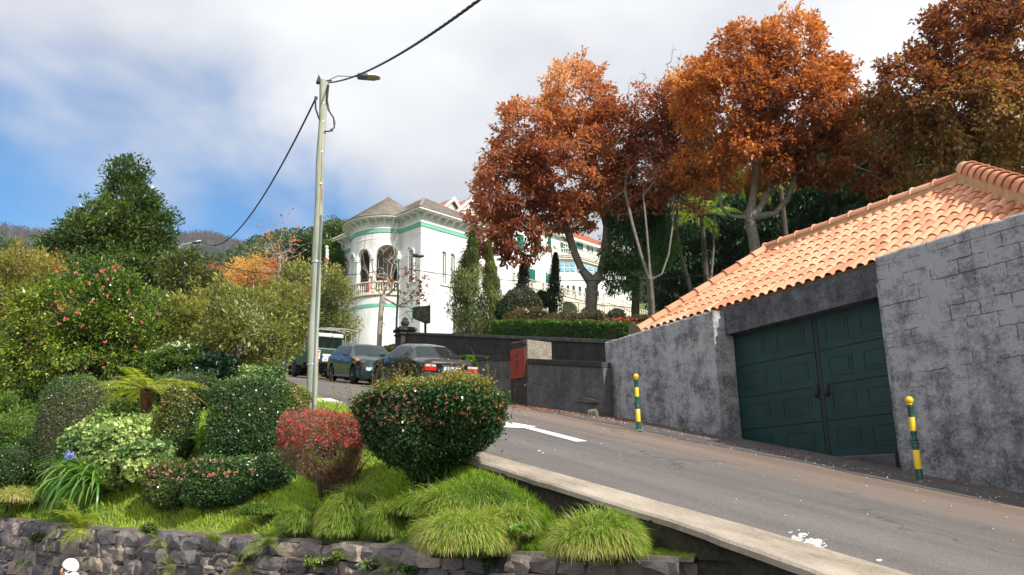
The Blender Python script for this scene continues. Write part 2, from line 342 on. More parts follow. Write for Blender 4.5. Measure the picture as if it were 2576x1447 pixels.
# ------------------------------------------------------------------ ground, road, kerb
def grid(name, X, Y, Z, drop=None, smooth=True):
    r, c = X.shape; V = np.stack([X, Y, Z], -1).reshape(-1, 3); i = np.arange(r-1)[:, None]*c+np.arange(c-1)[None, :]
    F = np.stack([i, i+1, i+c+1, i+c], -1)
    if drop is not None: F = F[~drop]
    return npmesh(name, V, F.reshape(-1, 4), smooth=smooth)
ys = np.concatenate([np.linspace(4.6, 9.3, 48), np.linspace(9.31, 22, 90), np.linspace(22.4, 34, 40), np.linspace(34.5, 95, 40)])
cols = 46; tt = np.linspace(0, 1, cols); xr_ = np.concatenate([[10.9], np.linspace(11.4, 20, 22), np.linspace(21, 95, 34)])
X = np.concatenate([(xwall(ys)+0.1)[:, None]*(1-tt)+xedge(ys)[:, None]*tt, np.repeat(xr_[None], len(ys), 0)], 1); Y = np.repeat(ys[:, None], X.shape[1], 1)
Z = gz(X, Y); Z[:, :cols] += 0.015*vnoise(np.stack([X[:, :cols].ravel(), Y[:, :cols].ravel(), 0*X[:, :cols].ravel()], 1), 3).reshape(len(ys), cols)
e_ = (Y < 9.3) & (np.arange(X.shape[1])[None] == cols-1); Z[e_] -= 0.0
drop = np.zeros((len(ys)-1, X.shape[1]-1), bool); drop[:, cols-1] = Y[:-1, 0] < 36; drop[:, cols:] |= (Y[:-1, cols:-1] < 14.0) & (X[:-1, cols:-1] < 16)
struct('ground', grid('ground', X, Y, Z, drop), EARTH)
# far side of the garage, beyond the frame
yb = np.linspace(-12, 14.4, 20); xb = np.linspace(14.5, 95, 24); XB, YB = np.meshgrid(xb, yb); struct('ground_behind_garage', grid('g', XB, YB, gz(XB, np.maximum(YB, 0))-0.05), EARTH)
# asphalt
ry = np.concatenate([np.linspace(-12, 14, 60), np.linspace(14.5, 60, 60)]); rt = np.linspace(0, 1, 14)
RX = xin(ry)[:, None]*(1-rt)+np.interp(ry, [-12, 18.4, 19, 60], [10.3, 10.3, 11.0, 13.5])[:, None]*rt; RY = np.repeat(ry[:, None], 14, 1); RZ = np.repeat(zr(ry)[:, None], 14, 1)
struct('road', grid('road', RX, RY, RZ), ASPH)
# narrow pavement of darker asphalt along the wall
PAVE = pm('pavement_asphalt', (0.085, 0.074, 0.072), 0.9, 0.35, 3, 0.5, 60, bdist=0.006)
py_ = np.linspace(-6, 15.6, 60); pt = np.linspace(0, 1, 5)
pe = 8.98+0.06*np.sin(py_*1.7)+0.04*np.sin(py_*4.1)
PX = pe[:, None]*(1-pt)+10.3*pt; PY = np.repeat(py_[:, None], 5, 1); PZ = zr(PY)+0.006+0.02*pt[None]
struct('pavement', grid('pavement', PX, PY, PZ), PAVE)
# kerb wall on the low side: coping and face
mb = MB(); yk = np.linspace(-6, 9.3, 80)
for i in range(len(yk)-1):
    a, b2 = yk[i], yk[i+1]
    def ring(y):
        w = 0.012*math.sin(y*5.1)+0.008*math.sin(y*13.3); zt = float(zr(y)); return [(float(xin(y))+0.01, y, zt-0.1), (float(xin(y))+0.01, y, zt+0.006), (float(xin(y))-0.02, y, zt+0.016), (float(xkerb(y))+0.02+w, y, zt+0.012), (float(xkerb(y))+w, y, zt-0.008), (float(xkerb(y))+w, y, zt-0.05)]
    A, B = ring(a), ring(b2)
    for k in range(5): mb.quad(A[k], A[k+1], B[k+1], B[k])
kw = thing('kerb_wall', 'low concrete-topped wall on the downhill edge of the road', 'wall', (4.2, 4, 0))
mb.build('coping', KERB, kw, smooth=True)
mb = MB()
for i in range(len(yk)-1):
    for k in range(8):
        def q(y, k): 
            zt = float(zr(y))-0.04; zz = zt-(3.0)*k/8; return (float(xkerb(y))+0.05+0.03*math.sin(y*3.1+k*1.7)+0.02*math.sin(y*9+k*2.3), y, zz)
        mb.quad(q(yk[i], k), q(yk[i+1], k), q(yk[i+1], k+1), q(yk[i], k+1))
mb.build('wall_face', MOSSY, kw, smooth=True)
# lower street, where the passer-by stands
sx, sy = np.meshgrid(np.linspace(-45, 4.4, 26), np.linspace(-14, 46, 32)); sz = -1.6-0.078*np.clip(sy, -10, 46)
struct('lower_street', grid('lower_street', sx, sy, sz), ASPH)

# ------------------------------------------------------------------ road paint
WORN, t__, b__, o__ = newmat('worn_paint'); n__ = tnoise(t__, 16, 8, .8); t__.links.new(tramp(t__, n__, [(.43, (.12, .115, .11)), (.50, (.62, .62, .60))]), b__.inputs['Base Color']); setp(b__, rough=.85, spec=.2)
PAINT = pm('road_paint', (0.80, 0.80, 0.78), 0.7, 0.12, 12, 0.3, 60)
def onroad(x, y, dz=0.0):
    v = ray(x, y); lo, hi = 0.5, 60.0
    for _ in range(60):
        m_ = (lo+hi)/2; p = v*m_
        if p[2] > zr(p[1]) if v[2] < 0.2035*v[1]*1.0 else False: lo = m_
        else: hi = m_
    p = v*lo; return np.array([p[0], p[1], zr(p[1])+dz])
def paint(name, polys, mat=None):
    mb = MB()
    for poly in polys:
        mb.add([onroad(x, y, 0.004) for x, y in poly], [tuple(range(len(poly)))])
    return struct(name, mb, mat or PAINT)
paint('road_arrow', [[(1478, 1110.5), (1449, 1111.5), (1383, 1094), (1318, 1077), (1334, 1074.4), (1405, 1092)], [(1350, 1074), (1296, 1064.5), (1222, 1058), (1262, 1075), (1318, 1077)]])
def blob(cx, cy, rx, ry, n=14, seed=0):
    r = random.Random(seed); return [(cx+rx*math.cos(2*math.pi*k/n)*r.uniform(.55, 1.1), cy+ry*math.sin(2*math.pi*k/n)*r.uniform(.55, 1.1)) for k in range(n)]
paint('road_marking_worn', [blob(2045, 1368, 38, 17, 22, 1), blob(2003, 1360, 20, 14, 18, 2), blob(2022, 1347, 15, 7, 14, 3), blob(1989, 1340, 8, 3, 10, 4), blob(2073, 1374, 12, 8, 12, 8), blob(2009, 1334, 5, 2, 8, 5), blob(1590, 1262, 15, 4, 12, 6), blob(2211, 1411, 12, 3.5, 10, 7), blob(1357, 1135, 5, 2, 8, 9), blob(1366, 1140, 4, 1.6, 8, 10)], WORN)
paint('road_marking_stub', [[(797, 1003), (832, 1003), (862, 1013), (846, 1019), (822, 1019), (800, 1012)]])
# ------------------------------------------------------------------ stone wall
def stone_mesh(seed, angular=0.5):
    r = np.random.default_rng(seed); bm = bmesh.new(); bmesh.ops.create_cube(bm, size=1.0)
    bmesh.ops.subdivide_edges(bm, edges=list(bm.edges), cuts=2, use_grid_fill=True)
    sk = r.uniform(-.14, .14, 4)
    for v in bm.verts:
        c = np.array(v.co)*2; q = (np.abs(c)**7).sum()**(-1/7.0); c = c*(0.45+0.55*q*1.06)/2
        c = np.array([c[0]*(1+sk[0]*c[2])+sk[1]*c[2]*.6, c[1], c[2]*(1+sk[2]*c[0])+sk[3]*c[0]*.5]); v.co = Vector(c)
    for v in bm.verts:
        c = np.array(v.co); k = vnoise(c[None]*2.3, 1.0, seed)[0]; k2 = r.normal(0, 0.033, 3)
        v.co = Vector(c*(1+0.09*k)+k2)
    bmesh.ops.triangulate(bm, faces=bm.faces)
    me = bpy.data.meshes.new('stone'); bm.to_mesh(me); bm.free(); return me
def mat_stone():
    m, t, b, o = newmat('basalt')
    oi = t.nodes.new('ShaderNodeObjectInfo'); n = tnoise(t, 5, 8, 0.7, 'Generated'); g = tnoise(t, 3, 10, 0.75, 'Object'); 
    c1 = tramp(t, oi.outputs['Random'], [(0.0, (0.085, 0.080, 0.090)), (0.35, (0.17, 0.155, 0.165)), (0.7, (0.26, 0.225, 0.215)), (1.0, (0.37, 0.305, 0.25))])
    c = tmix(t, tramp(t, n, [(0.35, (0, 0, 0)), (0.75, (1, 1, 1))]), c1, (1.5, 1.42, 1.38), 'MULTIPLY')
    li = tramp(t, g, [(0.62, (0, 0, 0)), (0.70, (1, 1, 1))]); c = tmix(t, tmath(t, 'MULTIPLY', li, 0.6), c, (0.42, 0.40, 0.36))
    t.links.new(c, b.inputs['Base Color']); setp(b, rough=0.85, spec=0.35); tbump(t, b, tnoise(t, 9, 8, 0.75, 'Object'), 0.55, 0.15); return m
STONE = mat_stone(); variants = [stone_mesh(40+i) for i in range(14)]
for v_ in variants: v_.materials.append(STONE)
wall = thing('stone_wall', 'retaining wall of dark basalt blocks holding up the planted bank', 'wall', tuple(SW[2]))
wl = [0.0]; 
for a, b2 in zip(SW[:-1], SW[1:]): wl.append(wl[-1]+float(np.linalg.norm(b2[:2]-a[:2])))
def wpt(s):
    x = np.interp(s, wl, SW[:, 0]); y = np.interp(s, wl, SW[:, 1]); z = np.interp(s, wl, SW[:, 2]); i = min(len(wl)-2, max(0, int(np.searchsorted(wl, s)-1)))
    t_ = SW[i+1, :2]-SW[i, :2]; t_ = t_/np.linalg.norm(t_); return np.array([x, y, z]), t_, np.array([-t_[1], t_[0]])
Send = 16.6; nst = 0; depth0 = 0.05
def rowtop(k, s): return 0.045+k*(0.125+0.0062*s)
def put_stone(s0, s1, d0, d1):
    global nst
    if nst >= 290: return
    sc = (s0+s1)/2; p, t_, n_ = wpt(sc); w, h = (s1-s0)*1.02, (d1-d0)*1.02
    # outward is the side of the lower street
    nrm_ = n_ if n_[0] < 0 else -n_
    c = Vector((p[0], p[1], p[2]-(d0+d1)/2))+Vector((nrm_[0], nrm_[1], 0))*(-0.09+rnd.uniform(-0.015, 0.03)); ang = math.atan2(t_[1], t_[0])
    o = bpy.data.objects.new('stone', rnd.choice(variants)); S.collection.objects.link(o); o.parent = wall; o.matrix_parent_inverse = Matrix.Translation(-wall.location)
    o.location = c; o.scale = (w*rnd.choice((1, -1)), 0.26, h); o.rotation_euler = (rnd.uniform(-.06, .06), rnd.uniform(-.09, .09), ang+rnd.uniform(-.07, .07)); nst += 1
for k in range(6):
    s = 0.05+rnd.uniform(0, .1)
    smin = [0, 0, 2.2, 5.0, 7.6, 10.5][k]; s = smin+rnd.uniform(0, .15)+0.02
    while s < Send-0.8:
        big = rnd.random(); w = (rnd.uniform(.24, .36) if k == 0 else rnd.uniform(.12, .36))*(1+0.01*s); d0, d1 = rowtop(k, s+w/2), rowtop(k+1, s+w/2)
        if k > 0 and big < 0.25:
            mid = d0+(d1-d0)*rnd.uniform(.35, .6); put_stone(s, s+w, d0, mid); put_stone(s, s+w*.55, mid, d1); put_stone(s+w*.55, s+w, mid, d1)
        elif k > 0 and big < .4: mid = d0+(d1-d0)*rnd.uniform(.2, .35); put_stone(s, s+w, d0, mid); put_stone(s, s+w, mid, d1)
        else: put_stone(s, s+w, d0, d1)
        s += w
mb = MB(); sv = np.linspace(-0.0, 40, 120)
for a, b2 in zip(sv[:-1], sv[1:]):
    def prof(s):
        p, t_, n_ = wpt(s); n_ = n_ if n_[0] < 0 else -n_; q = lambda off, z: (p[0]+n_[0]*off, p[1]+n_[1]*off, z)
        return [q(-.42, p[2]-.4), q(-.42, p[2]-.02), q(-0.30, p[2]+.012*math.sin(s*7)), q(-.02, p[2]-.008), q(0.0, p[2]-.045), q(-.05, p[2]-.06), q(-.02, p[2]-3.2)]
    A, B = prof(a), prof(b2)
    for k in range(6): mb.quad(A[k], A[k+1], B[k+1], B[k])
p, t_, n_ = wpt(0.0)
mb.build('mortar_bed', pm('mortar', (0.16, 0.135, 0.115), 0.95, 0.4, 5, 0.8, 35, bdist=0.02), wall)

# ------------------------------------------------------------------ garage
garage = thing('garage', 'grey roughcast garage with terracotta tiled roof and green double door', 'garage', (10.3, 9, 0.8))
def gwall(name, x0, x1, y0, y1, ztop, zbot, mat, rough=0.012, ntop=60):
    """wall slab with a slightly uneven top edge, front at x0"""
    mb = MB(); yy = np.linspace(y0, y1, ntop)
    tp = [ztop(y)+0.010*math.sin(y*17)*math.sin(y*5.3)+rnd.uniform(-rough, rough)*0.6 for y in yy]; f = [x0+rnd.uniform(-.004, .004) for y in yy]
    for i in range(ntop-1):
        a, b2 = yy[i], yy[i+1]; za, zb = tp[i], tp[i+1]; xa, xb = f[i], f[i+1]
        mb.quad((xa, a, zbot), (xa, a, za-.03), (xb, b2, zb-.03), (xb, b2, zbot)); mb.quad((xa, a, za-.03), (xa+.025, a, za), (xb+.025, b2, zb), (xb, b2, zb-.03))
        mb.quad((xa+.025, a, za), (x1, a, za), (x1, b2, zb), (xb+.025, b2, zb)); mb.quad((x1, a, za), (x1, a, zbot), (x1, b2, zbot), (x1, b2, zb))
    for i, s in ((0, 1), (ntop-1, -1)):
        y = yy[i]; fc = [(f[i], y, zbot), (x1, y, zbot), (x1, y, tp[i]), (f[i]+.025, y, tp[i]), (f[i], y, tp[i]-.03)]; mb.add(fc if s > 0 else fc[::-1], [tuple(range(5))])
    return mb.build(name, mat, garage)
zleft = lambda y: np.interp(y, [10.9, 14.25], [3.235, 3.225])
gwall('side_wall', 10.16, 10.62, 10.90, 14.22, zleft, 0.3, ROUGH)
gwall('wing_wall', 10.06, 10.36, -6, 7.40, lambda y: np.interp(y, [-6, 7.4], [3.30, 3.28]), -2.5, ROUGHB, ntop=140)
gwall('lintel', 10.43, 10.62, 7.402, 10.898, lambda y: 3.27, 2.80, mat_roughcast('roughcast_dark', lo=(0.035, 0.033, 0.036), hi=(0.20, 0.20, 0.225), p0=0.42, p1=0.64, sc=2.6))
gwall('door_jamb', 10.37, 10.9, 6.9, 7.66, lambda y: 2.98, -0.3, ROUGH, ntop=8)
gwall('plinth', 10.30, 10.9, 7.67, 10.88, lambda y: 0.54, 0.0, OLDC, ntop=8)
mb = MB(); mb.bb(10.64, 17.8, 13.9, 14.2, 1.0, 3.18); mb.bb(17.5, 17.8, 0, 13.9, 1, 3.18); mb.build('rear_wall', ROUGH, garage)
DG = pm('door_green', (0.008, 0.036, 0.031), 0.55, 0.38, 1.8, 0.2, 9, spec=0.45, bdist=0.01); DK = pm('dark_rubber', (0.02, 0.02, 0.022), 0.5, 0.2, 8, 0)
leaf_rng = [(9.13, 11.0), (7.66, 9.05)]
for li, (ya, yb2) in enumerate(leaf_rng):
    lf = MB(); lf.bb(10.66, 10.69, ya, yb2, 0.55, 2.83); leafo = lf.build('door_leaf', DG, garage)
    rows = [0.56, 1.115, 1.67, 2.225, 2.81]
    for r in range(4):
        mb = MB(); mb.bb(10.640, 10.66, ya+.01, yb2-.01, rows[r]+.006, rows[r+1]-.006); mb.build('door_section', DG, leafo, bevel=0.004)
        for c in range(2):
            wd = (yb2-ya); c0 = ya+wd*(0.10+0.47*c); c1 = c0+wd*0.32; za, zb = rows[r]+.13, rows[r+1]-.12
            mb = MB()
            for (i0, i1, xo) in ((0, .022, 10.632),):
                # raised frame round a slightly sunk field
                mb.bb(xo, 10.6398, c0, c0+.02, za, zb); mb.bb(xo, 10.6398, c1-.02, c1, za, zb); mb.bb(xo, 10.6398, c0+.0205, c1-.0205, za, za+.02); mb.bb(xo, 10.6398, c0+.0205, c1-.0205, zb-.02, zb)
                mb.bb(10.634, 10.6398, c0+.06, c1-.06, za+.055, zb-.055)
            mb.build('raised_panel', DG, leafo)
    mb = MB(); yh = 9.19 if li == 0 else 8.985; M_ = Matrix.Diagonal((1, .38, 1))
    mb.lathe([(0.0, -.035), (.07, -.03), (.095, -.012), (.10, 0.0)], (10.63, yh, 1.60), 18, 'x', M=Matrix.Diagonal((1, .5, 1.15)).to_3x3()); mb.build('door_handle', DK, leafo, smooth=True)
mb = MB(); mb.bb(10.645, 10.70, 9.052, 9.128, .55, 2.83); mb.build('centre_gap_strip', DK, garage)
mb = MB(); mb.bb(10.63, 10.75, 7.42, 10.88, 2.83, 2.99); mb.build('track_cover', DK, garage)
mb = MB(); mb.bb(10.2, 10.9, 7.2, 9.2, 0.2, 0.32); mb.bb(10.71, 17.5, -5, 13.8, 0.2, 0.3); mb.build('floor', OLDC, garage)

# roof: every tile its own piece
AL = math.radians(35); E0 = np.array([10.43, 0, 3.30]); gv = np.array([math.cos(AL), 0, math.sin(AL)]); nv = np.array([-math.sin(AL), 0, math.cos(AL)])
def RP(a, v, h=0.0): return np.array([0, a, 0])+E0+gv*v+nv*h
def mat_tile():
    m, t, b, o = newmat('terracotta'); oi = t.nodes.new('ShaderNodeObjectInfo'); n = tnoise(t, 3, 6, 0.7)
    c = tramp(t, oi.outputs['Random'], [(0.0, (0.52, 0.20, 0.10)), (0.4, (0.68, 0.31, 0.175)), (1.0, (0.76, 0.40, 0.25))])
    c = tmix(t, tramp(t, n, [(0.4, (0, 0, 0)), (0.8, (1, 1, 1))]), c, (0.82, 0.76, 0.70), 'MULTIPLY'); lc = tnoise(t, 11, 8, 0.8); c = tmix(t, tramp(t, lc, [(0.56, (0, 0, 0)), (0.70, (.7, .7, .7))]), c, (0.30, 0.20, 0.14))
    t.links.new(c, b.inputs['Base Color']); setp(b, rough=0.62, spec=0.35); tbump(t, b, tnoise(t, 60, 4, 0.6), 0.12, 0.005); return m
TILE = mat_tile()
def barrel_tile():
    # local x across (column width .2), y up the slope, z off the roof
    V = []; F = []; n = 9
    prof = [(-0.100, 0.004)]+[(-0.098+0.072*(1-math.cos(math.pi*k/n)), 0.006+0.058*math.sin(math.pi*k/n)) for k in range(n+1)]+[(0.056, 0.006), (0.082, 0.004), (0.104, 0.018)]
    m_ = len(prof)
    for (y, sc, dz) in ((0.0, 1.0, 0.009), (0.41, 0.90, -0.005)):
        for x, z in prof: V.append((x*1.0 if z < .02 else x*sc-0.026*(1-sc), y, z*sc+dz))
    for k in range(m_-1): F.append((k, k+1, m_+k+1, m_+k))
    for k in range(m_): V.append((V[k][0], 0.0, V[k][2]-0.009))
    for k in range(m_-1): F.append((2*m_+k, 2*m_+k+1, k+1, k))
    me = bpy.data.meshes.new('roof_tile'); me.from_pydata(V, [], F); me.materials.append(TILE); me.polygons.foreach_set('use_smooth', [True]*len(F)); me.set_sharp_from_angle(angle=math.radians(50)); me.update(); return me
tile = barrel_tile()
ROW, COL = 0.375, 0.2
# outline of the slope facing the road: (along, up-slope)
A0, A1, A2, A3 = (13.22, 0.0), (11.9, 2.85), (7.62, 3.0), (4.55, 0.0)
def a_left(v): return np.interp(v, [0, A1[1], 3.0], [A0[0], A1[0], A1[0]-1.0])
def a_right(v): return np.interp(v, [0, 3.0], [4.95, A2[0]])
Rm = Matrix(((0, gv[0], nv[0]), (-1, gv[1], nv[1]), (0, gv[2], nv[2])))   # columns: across, up slope, normal
ntile = 0; cand = []
for r in range(8):
    v = r*ROW+0.0
    for c in range(60):
        a = 13.2-COL*(c+0.5)
        if a > a_left(v+ROW*.55)+0.02 or a < a_right(v+ROW*.55)-0.02 or a < 4.9: continue
        cand.append((r, c, a, v))
for r, c, a, v in cand:
    ntile += 1
    o = bpy.data.objects.new('roof_tile', tile); S.collection.objects.link(o); o.parent = garage
    p = RP(a, v, 0.0); M_ = Rm.copy().to_4x4(); M_ = Matrix.Translation(Vector(p)) @ M_ @ Matrix.Rotation(rnd.uniform(-.012, .012), 4, 'Z') @ Matrix.Rotation(rnd.uniform(-.01, .01), 4, 'X')
    o.matrix_parent_inverse = Matrix.Translation(-garage.location); o.matrix_basis = M_
print('roof tiles', ntile)
# slopes under the tiles and the hidden slopes
mb = MB()
pts = [RP(13.3, 0, -.01), RP(11.9, 2.95, -.01), RP(7.5, 2.95, -.01), RP(4.7, 0, -.01)]
mb.add(pts, [(3, 2, 1, 0)]); top = [pts[1], pts[2]]; back = [(17.9, 14.3, 3.2), (17.9, -2, 3.2)]
mb.add([pts[0], pts[1], (15.5, 11.9, pts[1][2]), back[0]], [(0, 1, 2, 3)]); mb.add([pts[1], pts[2], (15.5, 7.6, pts[1][2]), (15.5, 11.9, pts[1][2])], [(0, 1, 2, 3)])
mb.add([pts[2], pts[3], back[1], (15.5, 7.6, pts[1][2])], [(0, 1, 2, 3)]); mb.add([(15.5, 11.9, pts[1][2]), (15.5, 7.6, pts[1][2]), back[1], back[0]], [(0, 1, 2, 3)])
mb.build('roof_slab', pm('clay_underlay', (0.45, 0.20, 0.11), 0.9, 0.2, 4, 0.2, 30), garage)
mb = MB(); mb.bb(10.46, 10.618, 4.0, 13.3, 3.2, 3.335); mb.build('eaves_fillet', LICH, garage)
MORT = pm('ridge_mortar', (0.55, 0.34, 0.17), 0.9, 0.25, 7, 0.5, 45)
def hip(p0, p1, r0, r1, n, drop=0.16, faceside=-1, joint=0.05):
    """cap tiles overlapping along a hip or ridge, on a mortar bed"""
    p0 = np.array(p0); p1 = np.array(p1); d = (p1-p0); Ln = np.linalg.norm(d); d = d/Ln
    side = np.cross(d, [0, 0, 1]); side /= np.linalg.norm(side); up = np.cross(side, d)
    for k in range(n):
        a0 = Ln*k/n; a1 = Ln*(k+1)/n+joint; mb = MB(); vs = []; fs = []
        st = [(0.0, 1.16), (0.03, 1.16), (0.05, 1.03), (1.0, .90)]; seg = 10
        for (tq, sc) in st:
            q = p0+d*(a0+(a1-a0)*tq)
            for j in range(seg+1):
                an = math.pi*j/seg; rr = r0*sc
                vs.append(q+side*math.cos(an)*rr+up*(math.sin(an)*rr*1.05-0.02))
        for i in range(len(st)-1):
            for j in range(seg): b_ = i*(seg+1)+j; fs.append((b_, b_+1, b_+seg+2, b_+seg+1))
        b_ = len(vs)
        for j in range(seg+1): vs.append(vs[j]-up*0.0+(vs[j]-(p0+d*a0))*-0.12)
        for j in range(seg): fs.append((b_+j, b_+j+1, j+1, j))
        mb.add(vs, fs); o = mb.build('ridge_tile', TILE, garage, smooth=True)
    mb = MB(); mb.prism([p0+side*r0*.86-up*.0, p0+side*r0*1.0-up*drop, p0-side*r0*1.0-up*drop, p0-side*r0*.86-up*.0], d*Ln); mb.build('mortar_bedding', MORT, garage)
hip(RP(13.28, -0.04, .055), RP(11.9, 2.9, .055), .125, .1, 9)
hip(RP(11.95, 2.92, .055), RP(7.66, 3.02, .055), .13, .1, 10)
hip(RP(5.0, 0.0, .12), RP(7.55, 3.08, .16), .15, .14, 12, 0.2)

# ------------------------------------------------------------------ walls up the road
def seg_wall(name, p0, p1, zb, zt, th, mat, parent=None, cap=0.0, capm=None, base=None):
    """slab from p0 to p1 (xy), zb/zt (bottom,top) pairs at the ends, thickness to the right of travel"""
    p0 = np.array(p0, float); p1 = np.array(p1, float); d = (p1-p0)/np.linalg.norm(p1-p0); n_ = np.array([d[1], -d[0]])*th; mb = MB()
    def c(p, z): return (p[0], p[1], z)
    vs = [c(p0, zb[0]), c(p1, zb[1]), c(p1, zt[1]), c(p0, zt[0]), c(p0+n_, zb[0]), c(p1+n_, zb[1]), c(p1+n_, zt[1]), c(p0+n_, zt[0])]
    mb.add(vs, [(0, 3, 2, 1), (4, 5, 6, 7), (0, 1, 5, 4), (3, 7, 6, 2), (0, 4, 7, 3), (1, 2, 6, 5)]); return mb.build(name, mat, parent, bevel=0.012)
lw = thing('low_wall', 'low grey rendered wall with dark coping between meter pillar and garage', 'wall', (9.8, 14, 1.6))
zr1 = lambda y: float(zr(y))
seg_wall('wall_body', (9.86, 13.9), (9.48, 16.30), (1.0, 1.6), (2.61, 3.03), .22, OLDC, lw); seg_wall('plinth', (9.80, 13.9), (9.42, 16.30), (1.0, 1.6), (1.91, 2.59), .055, OLDC, lw)
seg_wall('coping', (9.83, 13.9), (9.45, 16.30), (2.613, 3.033), (2.73, 3.15), .28, OLDD, lw)
lw2 = thing('end_wall', 'short dark rendered wall stub left of the red meter door', 'wall', (9.2, 18, 2.3))
seg_wall('wall_body', (9.38, 16.98), (9.28, 18.48), (1.8, 2.2), (3.20, 3.42), .22, OLDC, lw2); seg_wall('coping', (9.35, 16.98), (9.25, 18.48), (3.203, 3.423), (3.30, 3.53), .28, OLDD, lw2)
mp_ = thing('meter_pillar', 'lichen-spotted concrete meter pillar with rusty red door', 'pillar', (9.6, 17, 2.1))
seg_wall('pillar_body', (9.48, 16.33), (9.40, 16.96), (1.6, 1.7), (3.60, 3.62), .72, LICH, mp_)
seg_wall('pillar_side', (9.448, 16.34), (9.368, 16.95), (1.6, 1.7), (3.585, 3.60), .028, OLDD, mp_)
REDM = pm('rusty_red', (0.24, 0.035, 0.022), 0.6, 0.3, 6, 0.3, 40)
dr = seg_wall('meter_door', (9.422, 16.36), (9.345, 16.93), (2.72, 2.74), (3.43, 3.43), .022, REDM, mp_)
mb = MB(); 
for z in (2.45, 3.25): mb.box((9.415, 16.39, z+.3), (.03, .03, .07))
[mb.box((9.375, 16.66, z), (.012, .02, .05)) for z in (2.86, 3.0, 3.12, 3.27)]; mb.build('hinge', DK, mp_)
rw = thing('retaining_wall', 'long dark stained retaining wall below the clipped hedge', 'wall', (10.9, 20, 3))
seg_wall('wall_body', (10.80, 14.25), (11.30, 28.2), (1.5, 4.1), (3.22, 6.02), .30, OLDD, rw); seg_wall('coping', (10.76, 14.25), (11.26, 28.2), (3.223, 6.023), (3.32, 6.10), .38, OLDC, rw)
# small strip of ground between the walls
struct('planting_strip', (lambda mb: (mb.add([(9.7, 14.0, 1.9), (9.4, 19.3, 2.6), (9.6, 28, 4.0), (11.3, 28.2, 4.2), (10.9, 14.0, 2.0)], [(0, 1, 2, 3, 4)]), mb)[1])(MB()), EARTH)
# ------------------------------------------------------------------ foliage builders
def leaves(c, d, n, ln, wd, fold=0.25, vval=None, tipw=0.5):
    """kite-shaped leaves: c base points, d pointing directions, n face normals"""
    N_ = len(c); d = unit(d); s = unit(np.cross(d, n)); n = np.cross(s, d)
    ln = np.broadcast_to(ln, (N_,))[:, None]; wd = np.broadcast_to(wd, (N_,))[:, None]
    mid = c+d*ln*tipw; up = n*wd*fold
    V = np.stack([c, mid-s*wd/2+up, c+d*ln, mid+s*wd/2+up], 1).reshape(-1, 3)
    F = np.arange(N_*4, dtype=np.int32).reshape(-1, 4)
    return V, F
def leafobj(name, parts, mat, parent=None, local=False):
    """parts: list of (V, F, v)"""
    off = 0; Vs, Fs, vs = [], [], []
    for V, F, v in parts: Vs.append(V); Fs.append(F+off); vs.append(v); off += len(V)
    me = npmesh(name, np.concatenate(Vs), np.concatenate(Fs), np.concatenate(vs)); return link(name, me, mat, parent, local)
def rdir(n, rng): return unit(rng.normal(size=(n, 3)))
def segs_mesh(name, p0, p1, r0, r1, n=5):
    p0, p1 = np.asarray(p0, float), np.asarray(p1, float); t = unit(p1-p0); a = np.where(np.abs(t[:, 2:3]) < .9, [[0, 0, 1.0]], [[1.0, 0, 0]])
    u = unit(np.cross(t, a)); w = np.cross(t, u); an = np.arange(n)*2*math.pi/n
    ring = u[:, None]*np.cos(an)[None, :, None]+w[:, None]*np.sin(an)[None, :, None]
    A = p0[:, None]+ring*np.asarray(r0)[:, None, None]; B = p1[:, None]+ring*np.asarray(r1)[:, None, None]
    V = np.concatenate([A, B], 1).reshape(-1, 3); i = np.arange(len(p0))[:, None]*2*n; k = np.arange(n)[None]; k2 = (k+1) % n
    F = np.stack([i+k, i+k2, i+n+k2, i+n+k], -1).reshape(-1, 4); return npmesh(name, V, F, smooth=True)
def skeleton(base, fork, tips, rtrunk, rng, bend=0.25, up=0.35, trunkpts=None, steps=4, pen=0.35, limbs=None, rexp=.40):
    """grow limbs from a trunk to every tip; returns segments with radii"""
    nodes = []; par = []
    tp = trunkpts if trunkpts is not None else [np.array(base)+(np.array(fork)-np.array(base))*k/4+np.array([rng.normal(0, .02), rng.normal(0, .02), 0])*(k % 4 > 0) for k in range(5)]
    for k, q in enumerate(tp): nodes.append(np.array(q, float)); par.append(k-1)
    nt_ = len(nodes)
    for lb in (limbs or []):
        prev = nt_-1
        for q in lb: nodes.append(np.array(q, float)); par.append(prev); prev = len(nodes)-1
    order = np.argsort(np.linalg.norm(tips-nodes[-1], axis=1)); tipid = []
    arr = np.array(nodes); allowed_from = nt_-1
    for i in order:
        q = tips[i]; arr = np.array(nodes[allowed_from:]); dd = arr-q; dl = np.linalg.norm(dd, axis=1)
        c = dl+pen*np.linalg.norm(arr-nodes[nt_-1], axis=1)+np.maximum(0, arr[:, 2]-q[2])*0.9
        j = int(np.argmin(c))+allowed_from; a = nodes[j]; L_ = np.linalg.norm(q-a); prev = j; st = max(1, min(steps, int(L_/0.35)+1))
        sidev = rng.normal(size=3)*L_*bend*0.25
        for k in range(1, st+1):
            f = k/st; m = a+(q-a)*f; m = m+(sidev-np.array([0, 0, up*L_*0.5]))*(f*(1-f))*1.0; nodes.append(m); par.append(prev); prev = len(nodes)-1
        tipid.append(prev)
    cnt = np.zeros(len(nodes))
    for tnode in tipid:
        k = tnode
        while k >= 0: cnt[k] += 1; k = par[k]
    r = np.power(np.maximum(cnt, 1)/max(1, cnt[0]), rexp)*rtrunk
    nodes = np.array(nodes); par = np.array(par); idx = np.where(par >= 0)[0]
    return nodes[par[idx]], nodes[idx], np.minimum(r[par[idx]], r[idx]*1.6), r[idx]
